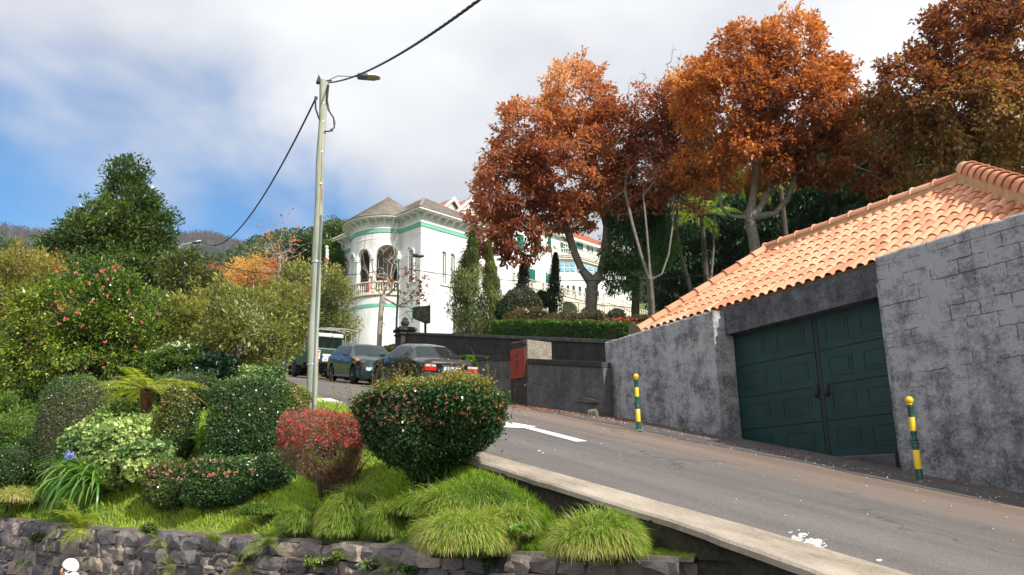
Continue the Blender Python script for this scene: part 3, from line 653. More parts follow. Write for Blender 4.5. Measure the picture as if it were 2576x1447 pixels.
def blobpts(blobs, n, rng, shell=0.5):
    """points inside a union of ellipsoids, denser towards the outside"""
    vol = np.array([b[1][0]*b[1][1]*b[1][2] for b in blobs]); vol = vol**0.8/np.sum(vol**0.8); out = []
    for b, f in zip(blobs, vol):
        k = max(3, int(n*f)); d = rdir(k, rng); r = rng.uniform(0, 1, k)**(1/3.0)*(1-shell)+shell*rng.uniform(.86, 1.03, k)
        out.append(np.array(b[0])+d*r[:, None]*np.array(b[1]))
    return np.concatenate(out)
def PB(x, y, Z, rx, ry, rd=None):
    """ellipsoid from survey: centre direction and distance, half sizes in picture units turned to metres"""
    c = P(x, y, Z); a = rx*Z/FPX; return (c, (a if rd is None else rd, a if rd is None else rd, ry*Z/FPX))
def tree(name, label, cat, base, fork, rtrunk, blobs, nclus, nleaf, rc, ln, wd, mat, bark, seed=1, group=None, trunkpts=None, shell=0.5, droop=0.3, dark_core=True, twigrow=1.0, up=0.35, core=None, leafdir=None, vn=0.35, crownname='crown', bareprob=0.0, vscale=0.6, limbs=None, spread=None, rexp=.40, bend=.25):
    rng = np.random.default_rng(seed); t = thing(name, label, cat, tuple(base), group=group)
    cl = blobpts(blobs, nclus, rng, shell)
    if nleaf and len(cl) > 100:      # single sprigs that stand out of the crown
        ex = cl[rng.random(len(cl)) < .22]; ctr0 = np.mean(cl, 0); ex = ex+unit(ex-ctr0+rng.normal(0, .6, ex.shape)+np.array([0, 0, .5]))*rng.uniform(.15, .55, len(ex))[:, None]*(rc/.4)**.7; nex = len(ex); cl = np.concatenate([cl, ex])
    else: nex = 0
    if len(cl) == 0: return t
    g_ = gzf(base[0], base[1])
    if base[2] > g_-.1 and abs(base[0]) < 90 and base[1] < 95:
        foot = np.array([base[0], base[1], g_-.2])
        trunkpts = [foot]+(list(trunkpts) if trunkpts is not None else [np.array(base)+(np.array(fork)-np.array(base))*k/4 for k in range(5)])
    sk = skeleton(base, fork, cl, rtrunk, rng, up=up, trunkpts=trunkpts, limbs=limbs, rexp=rexp, bend=bend); link('trunk', segs_mesh('trunk', *sk, n=6), bark, t)
    k = max(1, nleaf//len(cl)); sel_ = rng.random(len(cl)) >= bareprob; keep = cl[sel_]; small = (np.arange(len(cl)) >= len(cl)-nex)[sel_]
    if len(keep) and nleaf:
        sc = rng.uniform(.55, 1.35, len(keep)); sc = np.where(small, sc*.45, sc); cid = np.repeat(np.arange(len(keep)), (k*sc).astype(int)+1); m_ = len(cid)
        off = rng.normal(size=(m_, 3)); off = off/np.linalg.norm(off, axis=1)[:, None]*(rng.uniform(0, 1, m_)**0.5)[:, None]; c = keep[cid]+off*rc*sc[cid][:, None]*np.array([1, 1, .75])
        ctr = np.mean(cl, 0); outw = unit(c-ctr); d = unit(off*0.9+outw*0.5+rdir(m_, rng)*0.8+np.array([0, 0, -droop])); nn = unit(rdir(m_, rng)*0.8+np.array([0, 0, 1.0]))
        V, F = leaves(c, d, nn, ln*rng.uniform(.6, 1.3, m_), wd*rng.uniform(.6, 1.3, m_))
        v = np.clip(0.5+vn*vnoise(c, vscale, seed)+rng.normal(0, .16, m_), 0, 1)
        leafobj(crownname, [(V, F, v)], mat, t)
    return t
BARK = pm('bark_grey', (0.21, 0.19, 0.165), 0.9, 0.35, 6, 0.5, 25, bdist=0.03); BARKD = pm('bark_dark', (0.08, 0.065, 0.05), 0.9, 0.35, 6, 0.5, 25, bdist=0.03); BARKM = pm('bark_medium', (0.13, 0.115, 0.10), 0.9, 0.35, 6, 0.5, 25, bdist=0.03); BARKL = pm('bark_pale', (0.42, 0.37, 0.32), 0.9, 0.25, 6, 0.4, 25, bdist=0.02)

# -------- clipped bushes: leaves over a dark solid core that blocks light
def bush(name, label, cat, c, r, nleaf, ln, wd, mat, seed=1, pw=2.6, taper=0.0, flow=None, rz=0.0, rough=0.10, thick=0.10, corem=None, group=None, stems=None, vmap=None, cores=0.86, flat=0.5, parts=None, sub=None):
    """superellipsoid of leaves; c centre, r half sizes; taper narrows the foot; flow=(mat, count, size, zmin, zmax) flower heads"""
    rng = np.random.default_rng(seed); t = parts or thing(name, label, cat, (c[0], c[1], c[2]-r[2]), group=group)
    r = np.array(r, float); ca, sa = math.cos(rz), math.sin(rz)
    def surf(d, k=1.0):
        q = (np.abs(d[:, 0])**pw+np.abs(d[:, 1])**pw+np.abs(d[:, 2])**pw)**(-1/pw); p = d*q[:, None]; g = np.sign(p)*np.abs(p)**(pw-1)
        f = 1+rough*vnoise(p, 2.4, seed)+rough*0.6*vnoise(p, 6.0, seed+9)
        h = (p[:, 2:3]+1)/2; tp = 1-taper*(1-np.clip(h, 0, 1))**1.3; p = p*(k*f)[:, None] if np.ndim(k) else p*(k*f[:, None]); p[:, :2] *= tp
        g[:, 2] -= taper*1.0*(np.linalg.norm(p[:, :2], axis=1)) if taper else 0
        p = p*r; g = unit(g/r); x = p[:, 0]*ca-p[:, 1]*sa; y = p[:, 0]*sa+p[:, 1]*ca; gx = g[:, 0]*ca-g[:, 1]*sa; gy = g[:, 0]*sa+g[:, 1]*ca
        return np.stack([x, y, p[:, 2]], 1)+np.array(c), np.stack([gx, gy, g[:, 2]], 1)
    # even coverage: sample directions weighted by area
    d0 = rdir(nleaf*3, rng); p0, _ = surf(d0); w = np.sum(((p0-np.array(c)))**2, 1); w /= w.sum(); d0 = d0[rng.choice(len(d0), nleaf, p=w)]
    k = 1-thick*rng.uniform(0, 1, nleaf)**1.4+0.05*rng.normal(size=nleaf)*0.5
    out_ = rng.random(nleaf) < .10; k = k+out_*rng.exponential(.045, nleaf)
    p, g = surf(d0, k); m_ = len(p)
    dd = unit(g*0.55+rdir(m_, rng)*0.75+np.array([0, 0, .1])); nn = unit(g*flat*2+rdir(m_, rng)*0.7)
    V, F = leaves(p, dd, nn, ln*rng.uniform(.6, 1.35, m_), wd*rng.uniform(.6, 1.35, m_))
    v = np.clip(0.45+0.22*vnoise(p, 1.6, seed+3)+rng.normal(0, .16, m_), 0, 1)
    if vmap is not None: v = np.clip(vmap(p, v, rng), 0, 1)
    leafobj('leaves', [(V, F, v)], mat, t)
    # dark solid core, added so no light passes through the leaf shell
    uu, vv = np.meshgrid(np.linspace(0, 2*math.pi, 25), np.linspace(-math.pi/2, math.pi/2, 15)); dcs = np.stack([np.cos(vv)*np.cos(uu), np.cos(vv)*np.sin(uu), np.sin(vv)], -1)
    pc, _ = surf(dcs.reshape(-1, 3), cores*np.ones(25*15)); pc = pc.reshape(15, 25, 3); link('dark_core', grid('dark_core', pc[..., 0], pc[..., 1], pc[..., 2]), corem or DARKCORE, t)
    if flow:
        fm, nf, fs, za, zb = flow; df = rdir(nf*8, rng); pf, gf = surf(df, np.full(len(df), 1.01)); zrel = (pf[:, 2]-c[2])/r[2]; ok = (zrel > za) & (zrel < zb); pf, gf = pf[ok][:nf], gf[ok][:nf]
        flowers('flowers', pf+gf*0.012, gf, fs, fm, t, rng)
    if stems: stems(t, rng)
    g_ = gzf(c[0], c[1]); zb_ = c[2]-r[2]*.9
    if zb_ > g_+.03 and cat != 'weed':
        mb = MB()
        for q in range(5):
            a = rng.uniform(0, 6.28); o_ = np.array([math.cos(a), math.sin(a), 0])*r[0]*.25; mb.tube([np.array([c[0], c[1], g_-.1])+o_*.4, np.array([c[0], c[1], zb_+.15])+o_], [.022, .012], 5)
        mb.build('stem', BARKD, t)
    return t
def flowers(name, p, g, fs, mat, parent, rng, pet=7):
    m_ = len(p)
    if m_ == 0: return
    idx = np.repeat(np.arange(m_), pet); d = unit(g[idx]*0.6+rdir(len(idx), rng)); nn = unit(g[idx]+rdir(len(idx), rng)*0.4)
    V, F = leaves(p[idx]+rdir(len(idx), rng)*fs*0.35, d, nn, fs*rng.uniform(.6, 1.2, len(idx)), fs*0.6*rng.uniform(.7, 1.2, len(idx)), 0.15)
    o = leafobj(name, [(V, F, np.clip(rng.normal(.5, .2, len(idx)), 0, 1))], mat, parent)
    if m_ > 1: o['kind'] = 'stuff'
def blades(roots, dirs, ln, wd, droop, rng, nseg=4, vv=None, curl=None):
    """arching strap leaves: quad strips; returns V,F,v"""
    N_ = len(roots); d = unit(dirs); ln = np.broadcast_to(ln, (N_,)).astype(float); wd = np.broadcast_to(wd, (N_,)).astype(float); droop = np.broadcast_to(droop, (N_,)).astype(float)
    pts = [roots.astype(float)]; cur = d.copy()
    for k in range(nseg):
        pts.append(pts[-1]+cur*(ln/nseg)[:, None]); cur = unit(cur+np.array([0, 0, -1.0])*(droop/nseg)[:, None]*(1+k*0.5))
    side = unit(np.cross(d, np.array([0, 0, 1.0]))+rng.normal(0, .35, (N_, 3))*0.6)
    wk = [0.7, 1.0, 0.9, 0.6, 0.08] if nseg == 4 else list(np.interp(np.linspace(0, 1, nseg+1), [0, .3, .7, 1], [.7, 1, .8, .06]))
    rows = []
    for k, q in enumerate(pts): rows.append(q-side*(wd*wk[k]/2)[:, None]); rows.append(q+side*(wd*wk[k]/2)[:, None])
    V = np.stack(rows, 1).reshape(-1, 3); m_ = 2*(nseg+1); i = np.arange(N_)[:, None]*m_; k = (np.arange(nseg)*2)[None]
    F = np.stack([i+k, i+k+1, i+k+3, i+k+2], -1).reshape(-1, 4)
    v = np.repeat(vv if vv is not None else np.clip(rng.normal(.5, .2, N_), 0, 1), nseg); return V, F, v
def tussock(label, c, r, n, mat, seed, ln=0.30, wd=0.011, group=None, dry=0.0, wind=(0, 0, 0)):
    """mound of arching grass; c foot centre"""
    rng = np.random.default_rng(seed); t = thing('grass_tussock', label, 'tussock', tuple(c), group=group)
    d = rdir(n*2, rng); d = d[d[:, 2] > 0.04][:n]; r = np.array(r); q = d*r*(1+0.24*vnoise(d, 2.6, seed)[:, None]); g = unit(d/r); p = np.array(c)+q*rng.uniform(.78, .97, len(d))[:, None]
    fl = g*np.array([1, 1, 0]); fl = unit(fl+rng.normal(0, .25, fl.shape)); dirs = unit(fl*0.9+np.array([0, 0, 0.30])*(g[:, 2:3]-.25)+g*0.10+rng.normal(0, .20, fl.shape)+np.array(wind))
    v = np.clip(0.48+.26*vnoise(p, 3.2, seed)+rng.normal(0, .20, len(d))+dry*(1-g[:, 2]*1.2)*0.8, 0, 1)
    leafobj('blades', [blades(p, dirs, ln*rng.uniform(.6, 1.25, len(d))*(.42+.58*np.clip(g[:, 2]*1.6, 0, 1)), wd*rng.uniform(.7, 1.3, len(d)), rng.uniform(.7, 1.8, len(d)), rng, 4, v)], mat, t)
    uu, vv = np.meshgrid(np.linspace(0, 2*math.pi, 21), np.linspace(-0.3, math.pi/2, 9)); dc = np.stack([np.cos(vv)*np.cos(uu), np.cos(vv)*np.sin(uu), np.sin(vv)], -1)*r*.84+np.array(c)
    link('clump', grid('clump', dc[..., 0], dc[..., 1], dc[..., 2]), GCORE, t); return t
def frond(rng, base, d, L_, droop, pin, w=0.16, npin=22, rr=0.006, up=(0, 0, 1.0)):
    """one fern frond: returns pinna leaves and rachis segments"""
    k = np.linspace(0, 1, npin); pts = [np.array(base, float)]; cur = unit(np.array(d, float)); step = L_/(npin-1)
    for i in range(1, npin): pts.append(pts[-1]+cur*step); cur = unit(cur+np.array([0, 0, -1.0])*droop*step/L_*(0.4+1.2*k[i]))
    pts = np.array(pts); tan = unit(np.gradient(pts, axis=0)); side = unit(np.cross(tan, np.array([0, 0, 1.0])+rng.normal(0, .05, 3))); nn = np.cross(side, tan)
    env = np.interp(k, [0, .08, .3, .6, 1], [0.0, .35, 1.0, .85, .08])*pin; sel = k > 0.05; c, dd, l_, n_ = [], [], [], []
    for s in (-1, 1):
        c.append(pts[sel]); dd.append(unit(side[sel]*s+tan[sel]*0.45-nn[sel]*0.12+rng.normal(0, .05, (sel.sum(), 3)))); l_.append(env[sel]); n_.append(nn[sel]+rng.normal(0, .15, (sel.sum(), 3)))
    c, dd, l_, n_ = map(np.concatenate, (c, dd, l_, n_)); V, F = leaves(c, dd, n_, l_, np.minimum(l_*w*2, step*0.95), 0.1, tipw=0.25)
    return (V, F, np.clip(rng.normal(.5, .13, len(c)), 0, 1)), (pts[:-1], pts[1:], np.full(npin-1, rr)*(1-k[:-1]*.7), np.full(npin-1, rr)*(1-k[1:]*.7))
def fern(name, label, cat, base, nf, L_, pin, mat, stalk, seed, droop=1.2, elev=(0.3, 1.1), az=(0, 2*math.pi), npin=22, rr=0.005, group=None, parent=None, w=0.16):
    rng = np.random.default_rng(seed); t = parent or thing(name, label, cat, tuple(base), group=group); P_, S_ = [], []
    for i in range(nf):
        a = az[0]+(az[1]-az[0])*(i+rng.uniform(-.3, .3))/nf; e = rng.uniform(*elev); d = np.array([math.cos(a)*math.cos(e), math.sin(a)*math.cos(e), math.sin(e)])
        l_, s_ = frond(rng, base, d, L_*rng.uniform(.75, 1.1), droop*rng.uniform(.7, 1.3), pin, npin=npin, rr=rr, w=w); P_.append(l_); S_.append(s_)
    for i, (l_, s_) in enumerate(zip(P_, S_)):
        fo = leafobj('frond', [l_], mat, t); link('stalk', segs_mesh('stalk', *s_, n=4), stalk, fo, local=True)
    return t
DARKCORE = pm('dark_core_brown', (0.035, 0.032, 0.018), 0.95, 0.5, 25, 0.6, 60, bdist=0.02)  # shade of the foliage interior put into the core's colour
GCORE = pm('grass_thatch', (0.045, 0.06, 0.018), 0.95, 0.5, 25, 0.8, 60, bdist=0.02)
# foliage palettes: dark .. light within one plant
LM = dict(
 box=leafmat('leaf_glossy_green', [(0, (.012, .040, .014)), (.45, (.038, .098, .022)), (.8, (.095, .165, .03)), (1, (.20, .24, .05))], 0.33, 0.6, 0.22),
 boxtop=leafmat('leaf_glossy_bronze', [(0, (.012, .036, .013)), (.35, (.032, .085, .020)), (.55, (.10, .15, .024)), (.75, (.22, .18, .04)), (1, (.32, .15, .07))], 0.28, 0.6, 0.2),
 dome=leafmat('leaf_small_green', [(0, (.022, .05, .016)), (.5, (.075, .13, .03)), (1, (.21, .24, .06))], 0.32, 0.55, 0.22),
 red=leafmat('flower_bract_red', [(0, (.22, .03, .03)), (.5, (.42, .075, .07)), (1, (.62, .22, .17))], 0.6, 0.3, 0.35),
 pink=leafmat('flower_head_pink', [(0, (.30, .09, .065)), (.5, (.52, .21, .16)), (1, (.66, .40, .30))], 0.6, 0.3, 0.3),
 twigb=leafmat('bare_twig_leaf', [(0, (.08, .035, .022)), (.5, (.25, .15, .10)), (1, (.48, .36, .26))], 0.7, 0.3, 0.2),
 ivy=leafmat('ivy_variegated', [(0, (.014, .045, .022)), (.35, (.04, .10, .035)), (.6, (.16, .26, .07)), (.8, (.36, .44, .13)), (1, (.55, .60, .28))], 0.4, 0.5, 0.25),
 ivyd=leafmat('ivy_dark', [(0, (.006, .022, .010)), (.6, (.02, .06, .022)), (1, (.06, .12, .03))], 0.3, 0.6, 0.2),
 grass=leafmat('grass_tussock', [(0, (.045, .10, .016)), (.4, (.13, .22, .03)), (.7, (.30, .36, .055)), (.88, (.40, .36, .13)), (1, (.50, .38, .24))], 0.5, 0.35, 0.4),
 yellor=leafmat('leaf_yellow_orange', [(0, (.20, .09, .03)), (.5, (.42, .22, .06)), (1, (.62, .42, .12))], .5, .4, .4),
 lawn=leafmat('grass_lawn', [(0, (.10, .18, .016)), (.5, (.29, .39, .04)), (1, (.52, .50, .09))], 0.55, 0.3, 0.4),
 fern=leafmat('fern_green', [(0, (.05, .11, .02)), (.5, (.15, .23, .045)), (1, (.34, .37, .08))], 0.5, 0.4, 0.45),
 ferny=leafmat('fern_yellow_green', [(0, (.10, .15, .018)), (.5, (.24, .29, .035)), (1, (.45, .42, .08))], 0.5, 0.4, 0.5),
 strap=leafmat('strap_leaf', [(0, (.03, .09, .018)), (.6, (.10, .22, .04)), (1, (.30, .42, .08))], 0.32, 0.5, 0.35),
 camel=leafmat('leaf_camellia', [(0, (.016, .05, .012)), (.3, (.06, .13, .018)), (.6, (.24, .28, .035)), (1, (.52, .46, .06))], 0.25, 0.65, 0.28),
 laurel=leafmat('leaf_laurel', [(0, (.016, .042, .014)), (.5, (.045, .092, .026)), (1, (.15, .20, .05))], 0.28, 0.6, 0.25),
 rhodo=leafmat('leaf_rhododendron', [(0, (.035, .055, .018)), (.5, (.14, .16, .038)), (.85, (.32, .31, .08)), (1, (.26, .13, .055))], 0.4, 0.5, 0.28),
 yell=leafmat('leaf_yellowing', [(0, (.05, .09, .02)), (.35, (.20, .19, .045)), (.7, (.42, .31, .09)), (1, (.45, .28, .10))], 0.45, 0.4, 0.35),
 autumn=leafmat('leaf_autumn_rust', [(0, (.15, .042, .022)), (.4, (.34, .105, .05)), (.7, (.46, .175, .085)), (1, (.62, .32, .17))], 0.42, 0.45, 0.42, 1.45),
 autumn2=leafmat('leaf_autumn_orange', [(0, (.13, .034, .015)), (.35, (.33, .10, .036)), (.72, (.52, .20, .06)), (1, (.70, .37, .11))], 0.42, 0.45, 0.45, 1.5),
 autumn3=leafmat('leaf_autumn_brown', [(0, (.07, .02, .010)), (.4, (.20, .058, .028)), (.7, (.32, .115, .05)), (.88, (.20, .18, .04)), (1, (.48, .29, .18))], 0.42, 0.45, 0.38, 1.4),
 conif=leafmat('needles_dark', [(0, (.005, .018, .008)), (.6, (.016, .050, .018)), (1, (.05, .11, .03))], 0.5, 0.4, 0.2),
 conif2=leafmat('needles_green', [(0, (.016, .055, .016)), (.6, (.055, .14, .03)), (1, (.16, .28, .05))], 0.5, 0.4, 0.3),
 cyp=leafmat('needles_cypress', [(0, (.03, .05, .014)), (.5, (.11, .14, .035)), (1, (.25, .25, .07))], 0.6, 0.35, 0.25),
 holly=leafmat('leaf_holly', [(0, (.03, .035, .02)), (.6, (.085, .09, .05)), (1, (.24, .24, .15))], 0.3, 0.55, 0.2),
 hedge=leafmat('leaf_hedge', [(0, (.018, .05, .010)), (.5, (.06, .13, .018)), (1, (.20, .29, .035))], 0.4, 0.45, 0.35),
 azal=leafmat('leaf_azalea', [(0, (.035, .035, .014)), (.6, (.095, .075, .028)), (1, (.19, .10, .05))], 0.5, 0.4, 0.3),
 pinkf=leafmat('petal_pink', [(0, (.65, .05, .10)), (1, (.85, .28, .30))], 0.6, 0.3, 0.4),
 white=leafmat('petal_white', [(0, (.65, .65, .58)), (1, (.85, .85, .80))], 0.6, 0.3, 0.3),
 blue=leafmat('petal_blue', [(0, (.16, .17, .55)), (1, (.38, .42, .80))], 0.6, 0.3, 0.4),
 bananaleaf=leafmat('leaf_broad', [(0, (.05, .15, .02)), (1, (.22, .36, .06))], 0.4, 0.45, 0.45),
 far=leafmat('forest_far', [(0, (.030, .050, .022)), (.6, (.065, .095, .035)), (1, (.13, .15, .06))], 0.8, 0.2, 0.2),
 burnt=leafmat('forest_burnt', [(0, (.035, .030, .030)), (1, (.10, .085, .08))], 0.9, 0.2, 0.1),
 maple=leafmat('leaf_maple_red', [(0, (.16, .03, .02)), (.5, (.34, .08, .035)), (1, (.50, .20, .08))], 0.5, 0.4, 0.4))
# ------------------------------------------------------------------ white house with round tower
HA = math.radians(73); HU = np.array([math.sin(HA), math.cos(HA), 0]); HV = np.array([-math.cos(HA), math.sin(HA), 0]); HC = np.array([18.34, 44.07, 0])
def H(u, v, z): return HC+HU*u+HV*v+np.array([0, 0, z])
def onv(x, y, v=0.0): p = Ppl(x, y, HV, HV @ HC+v)-HC; return float(p @ HU), float(p[2])
WHITE, t__, b__, o__ = newmat('white_render'); n__ = tnoise(t__, 1.1, 7, .7, stretch=(1, 1, .18)); g__ = tnoise(t__, 5, 6, .7)
t__.links.new(tmix(t__, tramp(t__, g__, [(.3, (0, 0, 0)), (.75, (1, 1, 1))]), tramp(t__, n__, [(.36, (.60, .60, .585)), (.52, (.80, .80, .795))]), (.95, .95, .94), 'MULTIPLY'), b__.inputs['Base Color']); setp(b__, rough=.88, spec=.2); tbump(t__, b__, g__, .15, .02); TRIM = pm('white_trim', (0.82, 0.82, 0.80), 0.7, 0.04, 3, 0.1, 30)
GREENB = pm('green_band', (0.165, 0.46, 0.32), 0.7, 0.08, 2, 0.1, 30); STONEW = pm('pale_stone', (0.66, 0.60, 0.49), 0.85, 0.15, 5, 0.3, 30)
GLASS, tg, bg_, og = newmat('window_glass'); bg_.inputs['Base Color'].default_value = (0.035, 0.042, 0.05, 1); setp(bg_, rough=0.06, spec=0.9)
CURT = pm('curtain', (0.55, 0.55, 0.52), 0.9, 0.1, 8, 0); SHUT = pm('shutter_green', (0.010, 0.125, 0.09), 0.5, 0.12, 4, 0.2, 60, spec=0.4)
RTILE = pm('weathered_tiles', (0.25, 0.22, 0.19), 0.9, 0.42, 2.2, 0.6, 14, bdist=0.04); RTILER = pm('red_tiles', (0.42, 0.14, 0.08), 0.85, 0.3, 3, 0.5, 12, bdist=0.03)
BASEST = pm('basement_stone', (0.22, 0.19, 0.15), 0.95, 0.35, 3, 0.6, 14, bdist=0.03)
def arched(mb, path, s0, s1, z0, z1, opens, th, ds=0.4):
    ss = list(np.arange(s0, s1, ds))+[s1]
    for sc, hw, zs, zsp in opens:
        ss = [s for s in ss if abs(s-sc) > hw+1e-3]+[sc+hw*math.sin(math.pi/2*(k/7.0)) for k in range(-7, 8)]
    ss = sorted(ss)
    def P_(s, off, z): x = path(s, off); return (x[0], x[1], z)
    for a, b in zip(ss[:-1], ss[1:]):
        m_ = (a+b)/2; op = next((o for o in opens if abs(m_-o[0]) < o[1]), None)
        if op is None:
            mb.quad(P_(a, 0, z0), P_(b, 0, z0), P_(b, 0, z1), P_(a, 0, z1)); mb.quad(P_(b, -th, z0), P_(a, -th, z0), P_(a, -th, z1), P_(b, -th, z1))
        else:
            sc, hw, zs, zsp = op; h = lambda s: zsp+math.sqrt(max(0, hw*hw-(s-sc)**2)); ha, hb = h(a), h(b)
            mb.quad(P_(a, 0, z0), P_(b, 0, z0), P_(b, 0, zs), P_(a, 0, zs)); mb.quad(P_(a, 0, ha), P_(b, 0, hb), P_(b, 0, z1), P_(a, 0, z1))
            mb.quad(P_(b, -th, z0), P_(a, -th, z0), P_(a, -th, zs), P_(b, -th, zs)); mb.quad(P_(b, -th, hb), P_(a, -th, ha), P_(a, -th, z1), P_(b, -th, z1))
            mb.quad(P_(a, 0, ha), P_(a, -th, ha), P_(b, -th, hb), P_(b, 0, hb)); mb.quad(P_(a, 0, zs), P_(b, 0, zs), P_(b, -th, zs), P_(a, -th, zs))
    for sc, hw, zs, zsp in opens:
        for s in (sc-hw, sc+hw): mb.quad(P_(s, 0, zs), P_(s, -th, zs), P_(s, -th, zsp), P_(s, 0, zsp))
def archband(mb, path, sc, hw, zs, zsp, w, off, depth):
    """moulding round an arched opening"""
    pts = [(sc-hw, zs), (sc-hw, zsp)]+[(sc-hw*math.cos(math.pi*k/14), zsp+hw*math.sin(math.pi*k/14)) for k in range(1, 14)]+[(sc+hw, zsp), (sc+hw, zs)]
    def out(p): 
        s, z = p; return (s-w if s < sc and z <= zsp else s+w if z <= zsp else sc+(s-sc)*(hw+w)/hw, z if z <= zsp else zsp+(z-zsp)*(hw+w)/hw)
    for a, b in zip(pts[:-1], pts[1:]):
        ao, bo = out(a), out(b); q = lambda p, o_: tuple(path(p[0], o_))+(p[1],)
        mb.quad(q(a, off), q(b, off), q(bo, off), q(ao, off)); mb.quad(q(ao, off), q(bo, off), q(bo, off-depth), q(ao, off-depth)); mb.quad(q(b, off), q(a, off), q(a, off-depth), q(b, off-depth))
def archpane(mb, path, sc, hw, zs, zsp, off):
    ss = [sc+hw*math.sin(math.pi/2*k/6) for k in range(-6, 7)]
    for a, b in zip(ss[:-1], ss[1:]):
        ha, hb = [zsp+math.sqrt(max(0, hw*hw-(s-sc)**2)) for s in (a, b)]; q = lambda s, z: tuple(path(s, off))+(z,)
        mb.quad(q(a, zs), q(b, zs), q(b, hb), q(a, ha))
house = thing('white_house', 'white villa with round arcaded tower, green band and weathered tiled roof', 'villa', tuple(H(2, 3, 8.5)))
pL = lambda s, o=0: H(-o, s, 0)[:2]                 # left face, s = v ; outward -u
pR = lambda s, o=0: H(s, -o, 0)[:2]                 # right face, s = u ; outward -v
TR, TCu, TCv = 2.3, .72, 4.2
def pT(s, o=0): a = s/TR; return H(TCu+(TR+o)*math.cos(a), TCv+(TR+o)*math.sin(a), 0)[:2]
WL = [(0.88, .20, 12.72, 14.62)]; WL2 = [(7.05, .22, 12.5, 14.55)]; WR = [(1.83, .17, 12.78, 14.72), (2.53, .18, 12.78, 14.72)]
mb = MB(); arched(mb, pL, 0, 2.2, 8.0, 17.1, WL, .25); arched(mb, pL, 6.3, 8.45, 8.0, 17.1, WL2, .25); mb.build('left_wall', WHITE, house)
mb = MB(); arched(mb, pR, 0.003, 5.0, 8.0, 17.1, WR, .25); mb.build('right_wall', WHITE, house)
mb = MB(); mb.prism([H(.2, 8.45, 8), H(5, 8.45, 8), H(5, 8.45, 17.1), H(.2, 8.45, 17.1)], HV*-.2); mb.prism([H(5, 0.02, 8), H(5, 8.2, 8), H(5, 8.2, 17.1), H(5, 0.02, 17.1)], HU*-.2)
mb.prism([H(.05, 1.9, 8), H(.05, 6.5, 8), H(.05, 6.5, 12.35), H(.05, 1.9, 12.35)], HU*.1)
mb.prism([H(1.9, 1.9, 12.2), H(1.9, 6.6, 12.2), H(1.9, 6.6, 17), H(1.9, 1.9, 17)], HU*.15)
mb.build('inner_walls', WHITE, house)
a0, a1 = math.radians(104)*TR, math.radians(256)*TR
def srad(deg): return math.radians(deg)*TR
TW = [(srad(194), srad(12), 12.4, 14.68), (srad(232.5), srad(17.5), 12.4, 14.62), (srad(157), srad(14), 12.4, 14.6)]
mb = MB(); arched(mb, pT, a0, a1, 8.0, 17.1, TW, .22, ds=.18); mb.build('tower_wall', WHITE, house, smooth=False)
mb = MB()
for o in TW: archband(mb, pT, *o, .13, .05, .05)
for o in TW[:2]:
    pass
mb.build('arch_moulding', TRIM, house)
for (pth, o) in [(pL, WL[0]), (pL, WL2[0]), (pR, WR[0]), (pR, WR[1])]: mb = MB(); archband(mb, pth, *o, .10, .05, .055); mb.build('window_surround', TRIM, house)
for (pth, o) in [(pL, WL[0]), (pL, WL2[0]), (pR, WR[0]), (pR, WR[1])]:
    sc, hw, zs, zsp = o; w = MB(); archband(w, pth, sc, hw-.045, zs+.02, zsp, .045, -.11, .03)
    q = lambda s, z, off: tuple(pth(s, off))+(z,)
    for z in (zsp, zs+.55): w.prism([q(sc-hw+.03, z, -.10), q(sc+hw-.03, z, -.10), q(sc+hw-.03, z+.045, -.10), q(sc-hw+.03, z+.045, -.10)], (0, 0, .001))
    w.quad(q(sc-hw, zsp-.02, -.1), q(sc+hw, zsp-.02, -.1), q(sc+hw, zsp+.03, -.1), q(sc-hw, zsp+.03, -.1)); w.quad(q(sc-.018, zs, -.1), q(sc+.018, zs, -.1), q(sc+.018, zsp, -.1), q(sc-.018, zsp, -.1))
    w.quad(q(sc-hw, zs+.42, -.1), q(sc+hw, zs+.42, -.1), q(sc+hw, zs+.45, -.1), q(sc-hw, zs+.45, -.1))
    for k in range(3): zz = zs+.06+.12*k; w.quad(q(sc-hw+.05, zz, -.1), q(sc+hw-.05, zz+.1, -.1), q(sc+hw-.05, zz+.12, -.1), q(sc-hw+.05, zz+.02, -.1)); w.quad(q(sc-hw+.05, zz+.1, -.1), q(sc+hw-.05, zz, -.1), q(sc+hw-.05, zz+.02, -.1), q(sc-hw+.05, zz+.12, -.1))
    wo = w.build('arched_window', TRIM, house); g = MB(); archpane(g, pth, *o, -.14); g.build('pane', GLASS, wo, local=True)
    c_ = MB(); c_.quad(q(sc-hw, zs, -.2), q(sc-hw*.35, zs, -.2), q(sc-hw*.35, zsp, -.2), q(sc-hw, zsp, -.2)); c_.build('curtain', CURT, wo, local=True)
    s_ = MB(); s_.prism([q(sc-hw-.14, zs-.08, .09), q(sc+hw+.14, zs-.08, .09), q(sc+hw+.14, zs, .09), q(sc-hw-.14, zs, .09)], np.append(np.array(pth(sc, -.02))-np.array(pth(sc, .09)), 0)*1.0); s_.build('sill', TRIM, wo, local=True)
